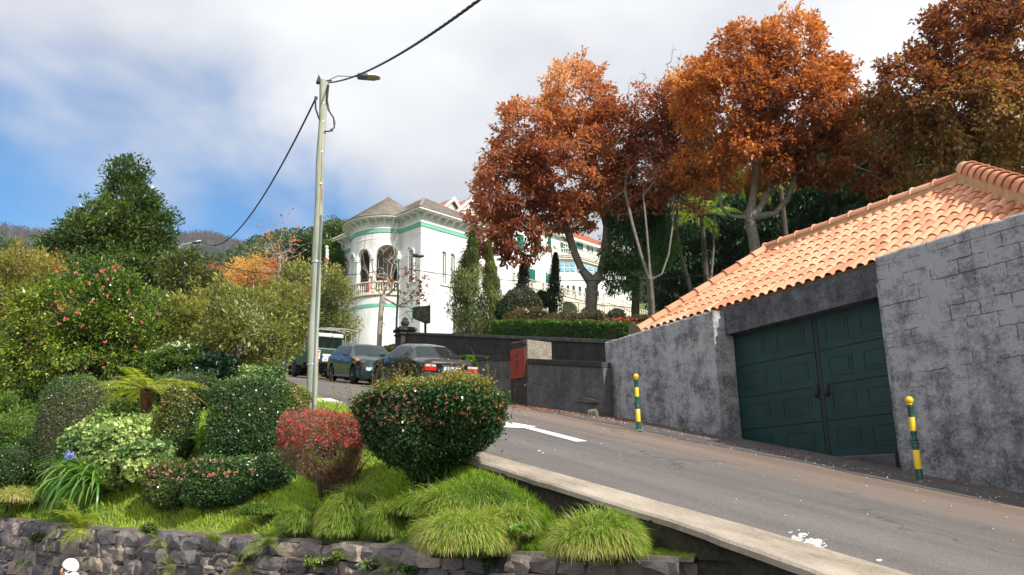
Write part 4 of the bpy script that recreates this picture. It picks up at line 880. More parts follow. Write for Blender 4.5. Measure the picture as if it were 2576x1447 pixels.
# tower loggia: floor, ceiling, doors behind, balustrade, column capitals
mb = MB(); n_ = 30
for z in (12.18, 16.0):
    ring = [H(TCu+(TR-.02)*math.cos(math.radians(104+152*k/n_)), TCv+(TR-.02)*math.sin(math.radians(104+152*k/n_)), z) for k in range(n_+1)]; mb.add(ring+[H(1.85, 2, z), H(1.85, 6.5, z)][::1], [tuple(range(n_+3))])
mb.build('loggia_floor', STONEW, house)
LOGW = pm('loggia_wall', (0.80, 0.76, 0.66), 0.85, 0.08, 2, 0.1, 20); mb = MB(); mb.prism([H(1.80, 2.0, 12.2), H(1.80, 6.5, 12.2), H(1.80, 6.5, 15.98), H(1.80, 2.0, 15.98)], HU*.05); mb.build('loggia_back', LOGW, house)
for sc in (2.75, 4.6):
    pb = lambda s, o=0: H(1.79-o, s, 0)[:2]; w = MB(); archband(w, pb, sc, .27, 12.2, 14.4, .09, .04, .04); wo = w.build('loggia_door', TRIM, house); g = MB(); archpane(g, pb, sc, .27, 12.2, 14.4, .01); g.build('pane', GLASS, wo, local=True)
def balustrade(name, pts, z, h, parent, mat, spacing=.2, rbase=.05, closed=False, posts=True, slope=None):
    """rail, plinth and turned balusters along pts [(x,y,z)]; returns object"""
    mb = MB(); prof = [(.028, 0), (.05, .02), (.03, .12), (.062, .3), (.05, .42), (.026, .66), (.038, .75), (.05, .82), (.05, .84)]
    for a, b in zip(pts[:-1], pts[1:]):
        a = np.array(a, float); b = np.array(b, float); d = b-a; L_ = np.linalg.norm(d); dn = d/L_; sd = np.array([-dn[1], dn[0], 0])*.07; e = np.array([0, 0, 1.0])
        mb.prism([a-sd+e*h*.90, a+sd+e*h*.90, a+sd+e*h, a-sd+e*h], d); mb.prism([a-sd, a+sd, a+sd+e*h*.10, a-sd+e*h*.10], d)
        n = max(1, int(round(L_/spacing)))
        for k in range(n):
            p = a+d*(k+.5)/n; mb.lathe([(r_*rbase/.05, h*.1+hh*h*.95) for r_, hh in prof], p, 6)
        if posts: 
            for p in (a, b): mb.box((p[0], p[1], p[2]+h*.51), (.19, .19, h*1.04), math.atan2(dn[1], dn[0]))
    o = mb.build(name, mat, parent); return o
arc = [tuple(pT(srad(t), .03))+(12.24,) for t in np.linspace(136, 252, 16)]
balustrade('balustrade', arc, 0, .78, house, STONEW, .17, .045, posts=False)
mb = MB(); mb.lathe([(2.38, 12.12), (2.42, 12.16), (2.42, 12.24), (2.2, 12.24)], tuple(H(TCu, TCv, 0)), 40, a0=math.radians(104)+math.pi/2-HA, a1=math.radians(256)+math.pi/2-HA); mb.build('balcony_ledge', STONEW, house, smooth=True)
mb = MB()
for t in (180, 210.5, 250.5): 
    x, y = pT(srad(t), .02); mb.lathe([(.15, 14.4), (.15, 14.46), (.19, 14.5), (.16, 14.56), (.2, 14.62), (.2, 14.67)], (x, y, 0), 12)
mb.build('capital', TRIM, house, smooth=True)
mb = MB(); x, y = pT(srad(205), .10); mb.box((x, y, 12.62), (.12, .02, .45), -0.5); mb.build('red_banner', pm('banner_red', (0.5, 0.03, 0.02), 0.7, 0.1, 3, 0), house)
# green bands and string courses
def band(z0, z1, off, name, mat, s_left=(0, 2.05), s_left2=(6.35, 8.45), tower=(104, 256), right=(0, 5.0)):
    mb = MB()
    for (pth, a, b, n) in ((pL, s_left[0]-off, s_left[1], 1), (pL, *s_left2, 1), (pT, srad(tower[0]), srad(tower[1]), 36), (pR, right[0]-off+.002, right[1], 1)):
        ss = np.linspace(a, b, n+1)
        for s, t in zip(ss[:-1], ss[1:]):
            q = lambda s_, z, o_: tuple(pth(s_, o_))+(z,)
            mb.quad(q(s, z0, off), q(t, z0, off), q(t, z1, off), q(s, z1, off)); mb.quad(q(s, z1, off), q(t, z1, off), q(t, z1, 0), q(s, z1, 0)); mb.quad(q(s, z0, 0), q(t, z0, 0), q(t, z0, off), q(s, z0, off))
    return mb.build(name, mat, house)
band(16.12, 16.36, .05, 'green_band', GREENB); band(15.72, 15.76, .02, 'string_course', TRIM); band(16.36, 16.42, .08, 'string_course', TRIM)
mb = MB(); ss = np.linspace(srad(108), srad(256), 30)
for s, t in zip(ss[:-1], ss[1:]): mb.quad(*[tuple(pT(a_, .03))+(z_,) for a_, z_ in ((s, 11.42), (t, 11.42), (t, 11.62), (s, 11.62))])
mb.build('green_band', GREENB, house)
# eaves soffit, brackets, roofs
OV = .60
mb = MB(); mb.prism([H(-OV, -OV, 16.98), H(5.6, -OV, 16.98), H(5.6, 9.0, 16.98), H(-OV, 9.0, 16.98)], (0, 0, .06)); mb.lathe([(0.01, 16.975), (TR+OV, 16.975), (TR+OV, 17.045), (0.01, 17.045)], tuple(H(TCu, TCv, 0)), 44); mb.build('eaves_soffit', TRIM, house)
bk = MB(); bk.prism([(0, -.04, 0), (.46, -.04, 0), (.46, -.04, -.07), (.30, -.04, -.14), (.12, -.04, -.24), (0, -.04, -.42)], (0, .08, 0)); bme = bk.mesh('eaves_bracket', TRIM)
def bracket(pos, ang):
    o = bpy.data.objects.new('eaves_bracket', bme); S.collection.objects.link(o); o.parent = house; o.matrix_parent_inverse = Matrix.Translation(-house.location); o.location = pos; o.rotation_euler = (0, 0, ang)
aU = math.atan2(-HU[1], -HU[0]); aV = math.atan2(-HV[1], -HV[0])
for v in (0.1, .7, 1.3, 6.9, 7.5, 8.1): bracket(tuple(H(0, v, 16.97)), aU)
for u in np.arange(.1, 5, .6): bracket(tuple(H(u, 0, 16.97)), aV)
base_ang = math.atan2(HU[1], HU[0])
for t in range(108, 256, 12): a = math.radians(t); bracket(tuple(H(TCu+TR*math.cos(a), TCv+TR*math.sin(a), 16.97)), a+base_ang)
def tiled(mb, e0, e1, t0, t1, rows, col=.22, amp=.025, lip=.035):
    """sloping tiled plane: eave e0->e1, top t0->t1"""
    e0, e1, t0, t1 = [np.array(p, float) for p in (e0, e1, t0, t1)]; d = unit(e1-e0); up0 = (t0+t1)/2-(e0+e1)/2; nrm_ = unit(np.cross(d, up0)); nrm_ = nrm_ if nrm_[2] > 0 else -nrm_
    for r in range(rows):
        f0, f1 = r/rows, (r+1)/rows; A0_, B0_ = e0+(t0-e0)*f0, e1+(t1-e1)*f0; A1_, B1_ = e0+(t0-e0)*f1, e1+(t1-e1)*f1
        s0, s1 = (A0_-e0) @ d, (B0_-e0) @ d; s0b, s1b = (A1_-e0) @ d, (B1_-e0) @ d
        g = list(np.arange(math.ceil(s0/(col/4))*(col/4), s1, col/4)); g = [s0]+g+[s1]; vs = []
        upv = (A1_-A0_)-d*((A1_-A0_) @ d)
        for s in g:
            w = amp*abs(math.sin(math.pi*s/col)); j = rnd.uniform(-.004, .004); vs.append(e0+d*s+upv*(f0*rows)+nrm_*(w+lip+j)); sc = min(max(s, s0b), s1b); vs.append(e0+d*sc+upv*(f1*rows)+nrm_*(w+j)); vs.append(e0+d*s+upv*(f0*rows)+nrm_*0)
        n = len(g); mb.add(vs, [(3*i, 3*i+3, 3*i+4, 3*i+1) for i in range(n-1)]+[(3*i+2, 3*i+5, 3*i+3, 3*i) for i in range(n-1)])
ZE = 17.05; ap = H(3.75, 4.2, 19.9); ap2 = H(3.76, 4.2, 19.9); mb = MB(); q0, q1, q2, q3 = H(-OV, -OV, ZE), H(5.6, -OV, ZE), H(5.6, 9.0, ZE), H(-OV, 9.0, ZE)
tiled(mb, q0, q1, ap, ap2, 15); tiled(mb, q3, q0, ap, ap, 15); tiled(mb, q2, q3, ap2, ap, 15); tiled(mb, q1, q2, ap2, ap2, 15); r_ = mb.build('main_roof', RTILE, house); r_['kind'] = 'stuff'
mb = MB(); rows = 14; nseg = 150
for r in range(rows):
    f0, f1 = r/rows, (r+1)/rows; ra, rb = (TR+OV+.03)*(1-f0), (TR+OV+.03)*(1-f1); za, zb = ZE+(19.25-ZE)*f0, ZE+(19.25-ZE)*f1; vs = []
    for k in range(nseg+1):
        a = 2*math.pi*k/nseg+base_ang; w = .02*(k % 3 == 1); cx, cy, _z = H(TCu, TCv, 0); vs += [(cx+(ra+.02)*math.cos(a), cy+(ra+.02)*math.sin(a), za+.04+w), (cx+rb*math.cos(a), cy+rb*math.sin(a), zb+w*(1-f1)), (cx+ra*math.cos(a), cy+ra*math.sin(a), za-.01)]
    mb.add(vs, [(3*i, 3*i+3, 3*i+4, 3*i+1) for i in range(nseg)]+[(3*i+2, 3*i+5, 3*i+3, 3*i) for i in range(nseg)])
r_ = mb.build('tower_roof', RTILE, house); r_['kind'] = 'stuff'
mb = MB()
for a, b in ((q0, ap), (q1, ap2), (ap, ap2), (q3, ap)):
    mb.tube([np.array(a)+np.array([0, 0, .05]), np.array(b)+np.array([0, 0, .07])], .09, 7)
mb.lathe([(.16, 19.2), (.12, 19.3), (0, 19.36)], tuple(H(TCu, TCv, 0)), 10); mb.build('ridge_caps', RTILE, house)
mb = MB(); mb.prism([H(2.6, -.03, 8.0), H(4.98, -.03, 8.0), H(4.98, -.03, 11.3), H(2.6, -.03, 11.3)], HV*-.12); mb.build('basement', BASEST, house)

# ------------------------------------------------------------------ mansion behind the trees
man = thing('mansion', 'large white mansion with green shutters and stone balustrades behind the trees', 'mansion', tuple(H(32, 20, 18)))
VW = 18.4
def FV(x, y, v=VW): return onv(x, y, v)
def panelv(mb, x0, y0, x1, y1, v, off=0.0, th=.06):
    """upright rectangle facing the road between two surveyed corners"""
    u0, z1 = FV(x0, y0, v); u1, _ = FV(x1, y0, v); _, z0 = FV((x0+x1)/2, y1, v); z1 = FV((x0+x1)/2, y0, v)[1]
    mb.prism([H(u0, v-off, z0), H(u1, v-off, z0), H(u1, v-off, z1), H(u0, v-off, z1)], HV*-th); return u0, u1, z0, z1
mb = MB(); uL, uR = 13.0, 47.5; zt = 27.6
mb.prism([H(24, VW, 15), H(uR, VW, 15), H(uR, VW, zt), H(24, VW, zt)], HV*9); mb.prism([H(14.5, VW-3, 15), H(24, VW-3, 15), H(24, VW-3, 24.9), H(14.5, VW-3, 24.9)], HV*9); mb.build('facade', WHITE, man)
mb = MB(); tiled(mb, H(23.5, VW-.6, zt), H(uR+.6, VW-.6, zt), H(26, VW+4.5, zt+3.2), H(uR-3, VW+4.5, zt+3.2), 12, .25, .03, .03); tiled(mb, H(14, VW-3.6, 24.9), H(24.4, VW-3.6, 24.9), H(16, VW+1.5, 27.2), H(24, VW+1.5, 27.2), 10, .25, .03, .03); o = mb.build('roof', RTILER, man); o['kind'] = 'stuff'
mb = MB(); mb.prism([H(23.4, VW-.55, zt-.25), H(uR+.6, VW-.55, zt-.25), H(uR+.6, VW-.55, zt-.02), H(23.4, VW-.55, zt-.02)], HV*.8); mb.build('cornice', TRIM, man)
# two steep gables with cut-out bargeboards
for gx in (1137, 1180):
    u0, zg = FV(gx, 500, VW-3.3); hw = 1.5; zb_ = zg-1.55; mb = MB(); mb.prism([H(u0-hw, VW-3.2, zb_-1.9), H(u0+hw, VW-3.2, zb_-1.9), H(u0+hw, VW-3.2, zb_), H(u0, VW-3.2, zg-.25), H(u0-hw, VW-3.2, zb_)], HV*4); g = mb.build('gable', WHITE, man)
    mb = MB()
    for s in (-1, 1):
        a = H(u0, VW-3.6, zg); b = H(u0+s*(hw+.5), VW-3.6, zb_-.4); mb.prism([a, b, b+np.array([0, 0, -.16]), a+np.array([0, 0, -.16])], HV*.06)
        for k in range(12): c = a+(b-a)*(k+.5)/12; mb.prism([c+np.array([0, 0, -.15])-HU*.05, c+np.array([0, 0, -.15])+HU*.05, c+np.array([0, 0, -.33])], HV*.05); mb.box(tuple(c+np.array([0, 0, .08])), (.05, .05, .2))
    mb.build('bargeboard', TRIM, g, local=True)
    mb = MB(); mb.prism([H(u0, VW-3.5, zg+.02), H(u0-hw-.55, VW-3.5, zb_-.38), H(u0-hw-.55, VW+.5, zb_-.38), H(u0, VW+.5, zg+.02)], (0, 0, -.05)); mb.prism([H(u0, VW-3.5, zg+.02), H(u0+hw+.55, VW-3.5, zb_-.38), H(u0+hw+.55, VW+.5, zb_-.38), H(u0, VW+.5, zg+.02)], (0, 0, -.05)); mb.build('gable_roof', RTILER, g, local=True)
    mb = MB(); mb.prism([H(u0-.3, VW-3.26, zb_-1.5), H(u0+.3, VW-3.26, zb_-1.5), H(u0+.3, VW-3.26, zb_-.3), H(u0-.3, VW-3.26, zb_-.3)], HV*.04); w = mb.build('window', SHUT, g, local=True)
def shutter_window(x0, y0, x1, y1, v=VW, opened=False):
    mb = MB(); u0, z1 = FV(x0, y0, v); u1 = FV(x1, y0, v)[0]; z1 = FV((x0+x1)/2, y0, v)[1]; z0 = FV((x0+x1)/2, y1, v)[1]; um = (u0+u1)/2
    fr = MB(); fr.prism([H(u0-.06, v-.02, z0-.06), H(u1+.06, v-.02, z0-.06), H(u1+.06, v-.02, z1+.06), H(u0-.06, v-.02, z1+.06)], HV*.03); f = fr.build('window_frame', TRIM, man)
    def leaf(a, b):
        m2 = MB(); m2.prism([H(a, v-.06, z0), H(b, v-.06, z0), H(b, v-.06, z1), H(a, v-.06, z1)], HV*.03); n = 9
        for zz in (z0+.02, (z0+z1)/2-.03, z1-.06): m2.prism([H(a, v-.085, zz), H(b, v-.085, zz), H(b, v-.085, zz+.05), H(a, v-.085, zz+.05)], HV*.02)
        for aa in (a, b-.04): m2.prism([H(aa, v-.083, z0), H(aa+.04, v-.083, z0), H(aa+.04, v-.083, z1), H(aa, v-.083, z1)], HV*.02)
        m2.build('shutter', SHUT, f, local=True)
    if opened:
        w_ = (u1-u0)*.27; leaf(u0, u0+w_); leaf(u1-w_, u1); g = MB(); g.prism([H(u0+w_, v-.04, z0), H(u1-w_, v-.04, z0), H(u1-w_, v-.04, z1), H(u0+w_, v-.04, z1)], HV*.01); g.build('pane', GLASS, f, local=True)
        c_ = MB()
        for t in np.linspace(u0+w_, u1-w_-.05, 3): c_.prism([H(t, v-.065, z0), H(t+.05, v-.065, z0), H(t+.05, v-.065, z1), H(t, v-.065, z1)], HV*.02)
        for zz in (z0, z0+(z1-z0)*.62, z1-.05): c_.prism([H(u0+w_, v-.067, zz), H(u1-w_, v-.067, zz), H(u1-w_, v-.067, zz+.05), H(u0+w_, v-.067, zz+.05)], HV*.02)
        c_.build('glazing_bar', TRIM, f, local=True)
    else: leaf(u0, um-.01); leaf(um+.01, u1)
for q in ((1327, 677, 1345, 710), (1372, 688, 1390, 720), (1449, 607, 1465, 628), (1377, 592, 1385, 634), (1344, 600, 1360, 636), (1300, 590, 1316, 628), (1263, 585, 1278, 622)): shutter_window(*q)
shutter_window(1253, 681, 1294, 716, opened=True); shutter_window(1409, 613, 1434, 637, opened=True); shutter_window(1476, 618, 1490, 634, VW, True)
# canted bay with glazed ground floor and balcony
vb = 16.9; uA, zbt = FV(1447, 646, vb); uB = FV(1506, 646, vb)[0]; zfl = 20.0
bay = [(uA-1.9, VW), (uA, vb), (uB, vb), (uB+1.9, VW)]
mb = MB(); pts = [H(u_, v_, 15.5) for u_, v_ in bay]; mb.prism(pts, (0, 0, zbt-15.5)); mb.build('bay', WHITE, man)
mb = MB(); o2 = [(u_+(-.25 if i < 2 else .25)*(1 if i in (0, 3) else .6), v_-.25) for i, (u_, v_) in enumerate(bay)]; mb.prism([H(u_, v_, zbt-.35) for u_, v_ in o2], (0, 0, .12)); mb.prism([H(u_, v_, zbt-.1) for u_, v_ in o2], (0, 0, .14)); mb.build('bay_cornice', STONEW, man)
balustrade('bay_balustrade', [tuple(H(u_, v_, zbt+.04)) for u_, v_ in o2], 0, .78, man, STONEW, .24, .055)
BLUEG = pm('blue_glass', (0.18, 0.45, 0.62), 0.2, 0.25, 9, 0, spec=0.7)
def bay_windows(p0, p1, n):
    p0 = np.array(p0, float); p1 = np.array(p1, float); d = (p1-p0)/n; L_ = np.linalg.norm(d); dn = d/L_; ang = math.atan2((HU*dn[0]+HV*dn[1])[1], (HU*dn[0]+HV*dn[1])[0]); nn = np.array([dn[1], -dn[0]])*.03
    for k in range(n):
        c = p0+d*(k+.5)
        for (z, h, mat, wf) in ((zbt-.85, .46, BLUEG, .8), (zbt-1.45, .46, BLUEG, .8), (zfl+1.25, 1.35, GLASS, .62), (zfl+.25, .4, BLUEG, .6)):
            fr = MB(); x = H(c[0]+nn[0], c[1]+nn[1], z); fr.box(tuple(x), (L_*wf, .05, h), ang); f = fr.build('window_frame', TRIM if mat is GLASS else pm('lead_grey', (.25, .3, .36), .5, .1, 3, 0), man)
            g = MB(); x2 = H(c[0]+nn[0]*2.1, c[1]+nn[1]*2.1, z); g.box(tuple(x2), (L_*wf*.74, .03, h*.78), ang); g.build('pane', mat, f, local=True)
bay_windows(bay[0], bay[1], 4); bay_windows(bay[1], bay[2], 4); bay_windows(bay[2], bay[3], 3)
# terrace with arcade and its balustrade, descending stair on the right
vt = 15.6
tp = [(1249, 712), (1323, 706), (1451, 737.5), (1519, 740.5)]
uu_ = [FV(x, y, vt)[0] for x, y in tp]; zrail = np.mean([FV(x, y, vt)[1] for x, y in tp[1:]]); zfloor = zrail-.85
mb = MB(); AR = []
for xa, xb in ((1415, 1452), (1459, 1520), (1527, 1570)):
    a_, b_ = FV(xa, 770, vt)[0], FV(xb, 770, vt)[0]; AR.append(((a_+b_)/2, (b_-a_)/2, 15.6, zfloor-.45-(b_-a_)/2*.5))
pA = lambda s, o=0: H(s, vt-o, 0)[:2]
def lowarch(mb):
    ss = sorted(set([uu_[0]]+[a[0]+a[1]*math.cos(math.pi*k/12) for a in AR for k in range(13)]+[uu_[3]+4.5]))
    for a, b in zip(ss[:-1], ss[1:]):
        m_ = (a+b)/2; op = next((o for o in AR if abs(m_-o[0]) < o[1]), None); h = (lambda s: op[3]+.5*math.sqrt(max(0, op[1]**2-(s-op[0])**2))) if op else (lambda s: 15.0)
        mb.prism([H(a, vt, h(a)), H(b, vt, h(b)), H(b, vt, zfloor), H(a, vt, zfloor)], HV*.3)
lowarch(mb); mb.prism([H(uu_[0], vt, zfloor-.1), H(uu_[3]+4.5, vt, zfloor-.1), H(uu_[3]+4.5, vt, zfloor-.001), H(uu_[0], vt, zfloor-.001)], HV*3); mb.build('terrace', STONEW, man)
mb = MB(); mb.prism([H(uu_[0], vt+2.0, 15), H(uu_[3]+4, vt+2.0, 15), H(uu_[3]+4, vt+2.0, zfloor-.1), H(uu_[0], vt+2.0, zfloor-.1)], HV*.1); mb.build('arcade_back', LOGW, man)
nb = 10; us = np.linspace(uu_[0], uu_[3], nb+1); balustrade('terrace_balustrade', [tuple(H(u_, vt, zfloor)) for u_ in us], 0, .85, man, STONEW, .24, .055)
st_ = [(1519, 740.5), (1569, 756), (1592, 769), (1640, 788)]; sp_ = []
for i, (x, y) in enumerate(st_): u_, z_ = FV(x, y, vt-.02*i); sp_.append(tuple(H(u_, vt-.02*i, z_-.85)))
balustrade('stair_balustrade', sp_, 0, .85, man, STONEW, .24, .055)
mb = MB(); 
for a, b in zip(sp_[:-1], sp_[1:]): a = np.array(a); b = np.array(b); mb.prism([a*[1, 1, 0]+[0, 0, 15], b*[1, 1, 0]+[0, 0, 15], b-[0, 0, .01], a-[0, 0, .01]], HV*.4+[0, 0, 0])
mb.build('stair_wall', STONEW, man)

# iron railing in front of the mansion
IRON = pm('black_iron', (0.02, 0.022, 0.024), 0.5, 0.2, 9, 0); GIRON = pm('green_iron', (0.012, 0.09, 0.07), 0.4, 0.15, 9, 0)
fe = [P(1412, 793, 52), P(1500, 792, 50), P(1592, 794, 48), P(1640, 796, 47)]; ft = [P(1412, 757.5, 52), P(1500, 766, 50), P(1592, 774, 48), P(1640, 779, 47)]
fence = thing('iron_railing', 'thin black iron railing below the mansion terrace', 'railing', tuple(fe[1]))
mb = MB(); mb2 = MB()
for i in range(3):
    n = 22 if i < 2 else 9
    for k in range(n+1):
        f_ = k/n; a = fe[i]+(fe[i+1]-fe[i])*f_; b = ft[i]+(ft[i+1]-ft[i])*f_; a = np.array([b[0], b[1], a[2]]); (mb2 if k % 11 == 0 else mb).tube([a-[0, 0, .2], b], .028 if k % 11 == 0 else .012, 5)
    mb2.tube([ft[i], ft[i+1]], .02, 5)
mb.build('bars', IRON, fence)['kind'] = 'stuff'; mb2.build('rail', IRON, fence)
# ------------------------------------------------------------------ vehicles
def paintmat(name, col, rough=0.3, coat=0.6): return pm(name, col, rough, 0.06, 2, 0.0, 10, metal=0.25, spec=0.5, coat=coat)
RUB = pm('tyre_rubber', (0.018, 0.018, 0.018), 0.85, 0.2, 8, 0.3, 60); RIM = pm('alloy', (0.42, 0.42, 0.43), 0.38, 0.1, 8, 0, metal=0.75); RIMD = pm('dark_hubcap', (0.09, 0.085, 0.08), 0.5, 0.2, 8, 0, metal=0.4)
REDL = pm('red_lens', (0.55, 0.012, 0.012), 0.18, 0.1, 20, 0.2, 120, spec=0.6); CLRL = pm('clear_lens', (0.62, 0.58, 0.55), 0.15, 0.15, 30, 0.3, 120, spec=0.7); AMBL = pm('amber_lens', (0.75, 0.24, 0.02), 0.2, 0.1, 20, 0)
CHROME = pm('chrome', (0.65, 0.65, 0.66), 0.15, 0.05, 8, 0, metal=1.0); BLKP = pm('black_plastic', (0.022, 0.022, 0.024), 0.55, 0.1, 8, 0); PLW = pm('plate_white', (0.78, 0.78, 0.80), 0.5, 0.03, 5, 0)
PLB = pm('plate_blue', (0.04, 0.16, 0.62), 0.5, 0.05, 5, 0); PLY = pm('plate_yellow', (0.80, 0.45, 0.03), 0.5, 0.05, 5, 0); INK = pm('ink', (0.05, 0.05, 0.05), 0.6, 0, 5, 0)
CGL, tg, bb_, og = newmat('car_glass'); bb_.inputs['Base Color'].default_value = (0.02, 0.03, 0.033, 1); setp(bb_, rough=0.03, spec=0.8)
tr_ = tg.nodes.new('ShaderNodeBsdfTransparent'); tr_.inputs[0].default_value = (0.62, 0.72, 0.70, 1); mx_ = tg.nodes.new('ShaderNodeMixShader'); mx_.inputs[0].default_value = 0.5
tg.links.new(tr_.outputs[0], mx_.inputs[1]); tg.links.new(bb_.outputs[0], mx_.inputs[2]); tg.links.new(mx_.outputs[0], og.inputs[0])
def text(body, size, loc, rot, mat, parent, name='lettering', sx=1.0, align='CENTER'):
    cu = bpy.data.curves.new(name, 'FONT'); cu.body = body; cu.size = size; cu.align_x = align; cu.align_y = 'CENTER'; cu.extrude = 0.0008; cu.materials.append(mat); cu.resolution_u = 3
    o = bpy.data.objects.new(name, cu); S.collection.objects.link(o); o.parent = parent; o.location = loc; o.rotation_euler = rot; o.scale = (sx, 1, 1)
    dg_ = bpy.context.evaluated_depsgraph_get(); me_ = bpy.data.meshes.new_from_object(o.evaluated_get(dg_)); o2 = bpy.data.objects.new(name, me_); S.collection.objects.link(o2); o2.parent = parent; o2.location = loc; o2.rotation_euler = rot; o2.scale = (sx, 1, 1); bpy.data.objects.remove(o); return o2
class Loft:
    def __init__(s, st, wheels, R=.355, wz=.31, sill=.20):
        s.st = np.array(st, float); s.wheels = wheels; s.R = R; s.wz = wz; s.sill = sill; s.dent = None
    def zb(s, x):
        z = s.sill+0.0
        for xw in s.wheels:
            if abs(x-xw) < s.R: z = max(z, s.wz+math.sqrt(s.R**2-(x-xw)**2))
        return z
    def sec(s, x):
        hw, zs, zt, hr = [np.interp(x, s.st[:, 0], s.st[:, k]) for k in (1, 2, 3, 4)]; zb = s.zb(x)
        z1 = max(min(.48, zs-.1), zb+.015); z2 = max(min(.68, zs-.04), z1+.01); z2 = min(z2, zs-.005) if zs > z1+.02 else z1+.01
        return [(hw*.955, zb), (hw*.995, z1), (hw, z2), (hw*.972, zs), (hr, max(zt-.045, zs+.004)), (hr*.80, max(zt, zs+.012)), (0, max(zt, zs+.012)+.022)]
    def pt(s, x, t, side, off=0.0):
        c = s.sec(x); t = min(max(t, 0), 5.999); i = int(t); f = t-i; y = c[i][0]*(1-f)+c[i+1][0]*f; z = c[i][1]*(1-f)+c[i+1][1]*f; dy, dz = c[i+1][0]-c[i][0], c[i+1][1]-c[i][1]; L_ = math.hypot(dy, dz)+1e-9
        p = np.array([x, side*(y+off*dz/L_), z-off*dy/L_]); 
        if s.dent is not None: p = s.dent(p)
        return p
    def body(s, xs):
        mb = MB(); rows = []
        for x in xs:
            c = s.sec(x); r = [s.pt(x, k, 1) for k in range(7)]+[s.pt(x, k, -1) for k in range(5, -1, -1)]; rows.append(r)
        n = 13
        for a, b in zip(rows[:-1], rows[1:]):
            base = len(mb.v); mb.add(a+b, [(k, k+1, n+k+1, n+k) for k in range(n-1)])
        mb.add(rows[0], [tuple(range(n-1, -1, -1))]); mb.add(rows[-1], [tuple(range(n))]); return mb
    def patch(s, quadx, t0, t1, side, off=.006, nx=6, nt_=3):
        """panel on the surface: quadx = x at (bottom-rear, bottom-front, top-front, top-rear)"""
        mb = MB(); G = []
        for j in range(nt_+1):
            f = j/nt_; xa = quadx[0]*(1-f)+quadx[3]*f; xb = quadx[1]*(1-f)+quadx[2]*f; G.append([s.pt(xa+(xb-xa)*i/nx, t0+(t1-t0)*f, side, off) for i in range(nx+1)])
        for j in range(nt_):
            for i in range(nx): mb.quad(G[j][i], G[j][i+1], G[j+1][i+1], G[j+1][i])
        return mb
    def topglass(s, x0, x1, off=.007, t=4.12, nx=4):
        mb = MB(); G = []
        for i in range(nx+1):
            x = x0+(x1-x0)*i/nx; G.append([s.pt(x, t, 1, off), s.pt(x, 5, 1, off), s.pt(x, 5.99, 1, off), s.pt(x, 5, -1, off), s.pt(x, t, -1, off)])
        for i in range(nx):
            for k in range(4): mb.quad(G[i][k], G[i][k+1], G[i+1][k+1], G[i+1][k])
        return mb
def wheel(parent, x, y, z, r, side, spokes=7, rim=RIM, w=.19):
    mb = MB(); mb.lathe([(r*.62, -w/2), (r*.93, -w/2), (r, -w/2+.03), (r, w/2-.03), (r*.93, w/2), (r*.66, w/2), (r*.62, w/2-.03)], (x, y, z), 24, 'y'); t = mb.build('wheel', RUB, parent, smooth=True, local=True)
    mb = MB(); yo = y+side*(w/2-.012); mb.lathe([(r*.60, 0), (r*.68, side*.012), (r*.70, 0)], (x, yo, z), 24, 'y')
    for k in range(spokes):
        a = 2*math.pi*k/spokes; c, s_ = math.cos(a), math.sin(a); p = [(r*.12, -.018), (r*.63, -.032), (r*.63, .032), (r*.12, .018)]
        mb.prism([(x+u*c-v*s_, yo-side*.01, z+u*s_+v*c) for u, v in p], (0, side*.018, 0))
    mb.lathe([(0.001, side*.02), (r*.17, side*.016), (r*.2, -side*.01)], (x, yo, z), 12, 'y'); mb.build('rim', rim, t, smooth=True, local=True)
    mb = MB(); mb.lathe([(0.001, 0), (r*.66, 0)], (x, yo-side*.04, z), 20, 'y'); mb.build('brake', BLKP, t, local=True)
def place(o, x, y, heading_up, scale):
    s = math.atan((zr(y+.5)-zr(y-.5))); o.location = (x, y, float(zr(y))+.008)
    M_ = Matrix.Rotation(s, 4, 'X') @ (Matrix.Rotation(math.pi/2, 4, 'Z') if heading_up else Matrix.Rotation(-math.pi/2, 4, 'Z')); o.rotation_euler = M_.to_euler(); o.scale = (scale,)*3
xs_f = lambda L_, wh: sorted(set([round(v, 3) for v in np.linspace(0, L_, 46)]+[0.02, L_-.02]+[round(w+.355*math.cos(math.pi*k/14), 3) for w in wh for k in range(15)]))
# dark saloon seen from behind
t = thing('parked_car', 'black saloon with red tail lights, seen from behind', 'car'); bm_ = t
BK = pm('car_black', (0.016, 0.014, 0.016), 0.25, 0.06, 2, 0.0, 10, metal=0.0, spec=0.45, coat=0.45)
st = [(0, .74, .58, .86, .66), (.035, .80, .80, .945, .72), (.12, .83, .84, .985, .74), (.55, .85, .885, 1.005, .74), (.82, .85, .905, 1.02, .73), (1.40, .85, .915, 1.325, .575), (1.75, .85, .915, 1.382, .56), (2.35, .85, .905, 1.385, .56), (2.75, .85, .90, 1.345, .575), (3.33, .85, .885, .985, .72), (3.85, .84, .83, .915, .73), (4.25, .80, .74, .82, .70), (4.40, .72, .60, .66, .62), (4.43, .66, .50, .54, .55)]
lf = Loft(st, [.98, 3.68]); b_ = lf.body(xs_f(4.43, [.98, 3.68])).build('body', BK, t, smooth=True, local=True)
lf.patch((.98, 1.78, 1.78, 1.42), 3.08, 3.92, 1).build('side_window', CGL, t, local=True); lf.patch((1.86, 3.1, 2.68, 1.86), 3.08, 3.92, 1).build('side_window', CGL, t, local=True)
lf.patch((.98, 1.78, 1.78, 1.42), 3.08, 3.92, -1).build('side_window', CGL, t, local=True); lf.patch((1.86, 3.1, 2.68, 1.86), 3.08, 3.92, -1).build('side_window', CGL, t, local=True)
lf.topglass(.86, 1.37).build('rear_window', CGL, t, local=True); lf.topglass(2.80, 3.28).build('windscreen', CGL, t, local=True)
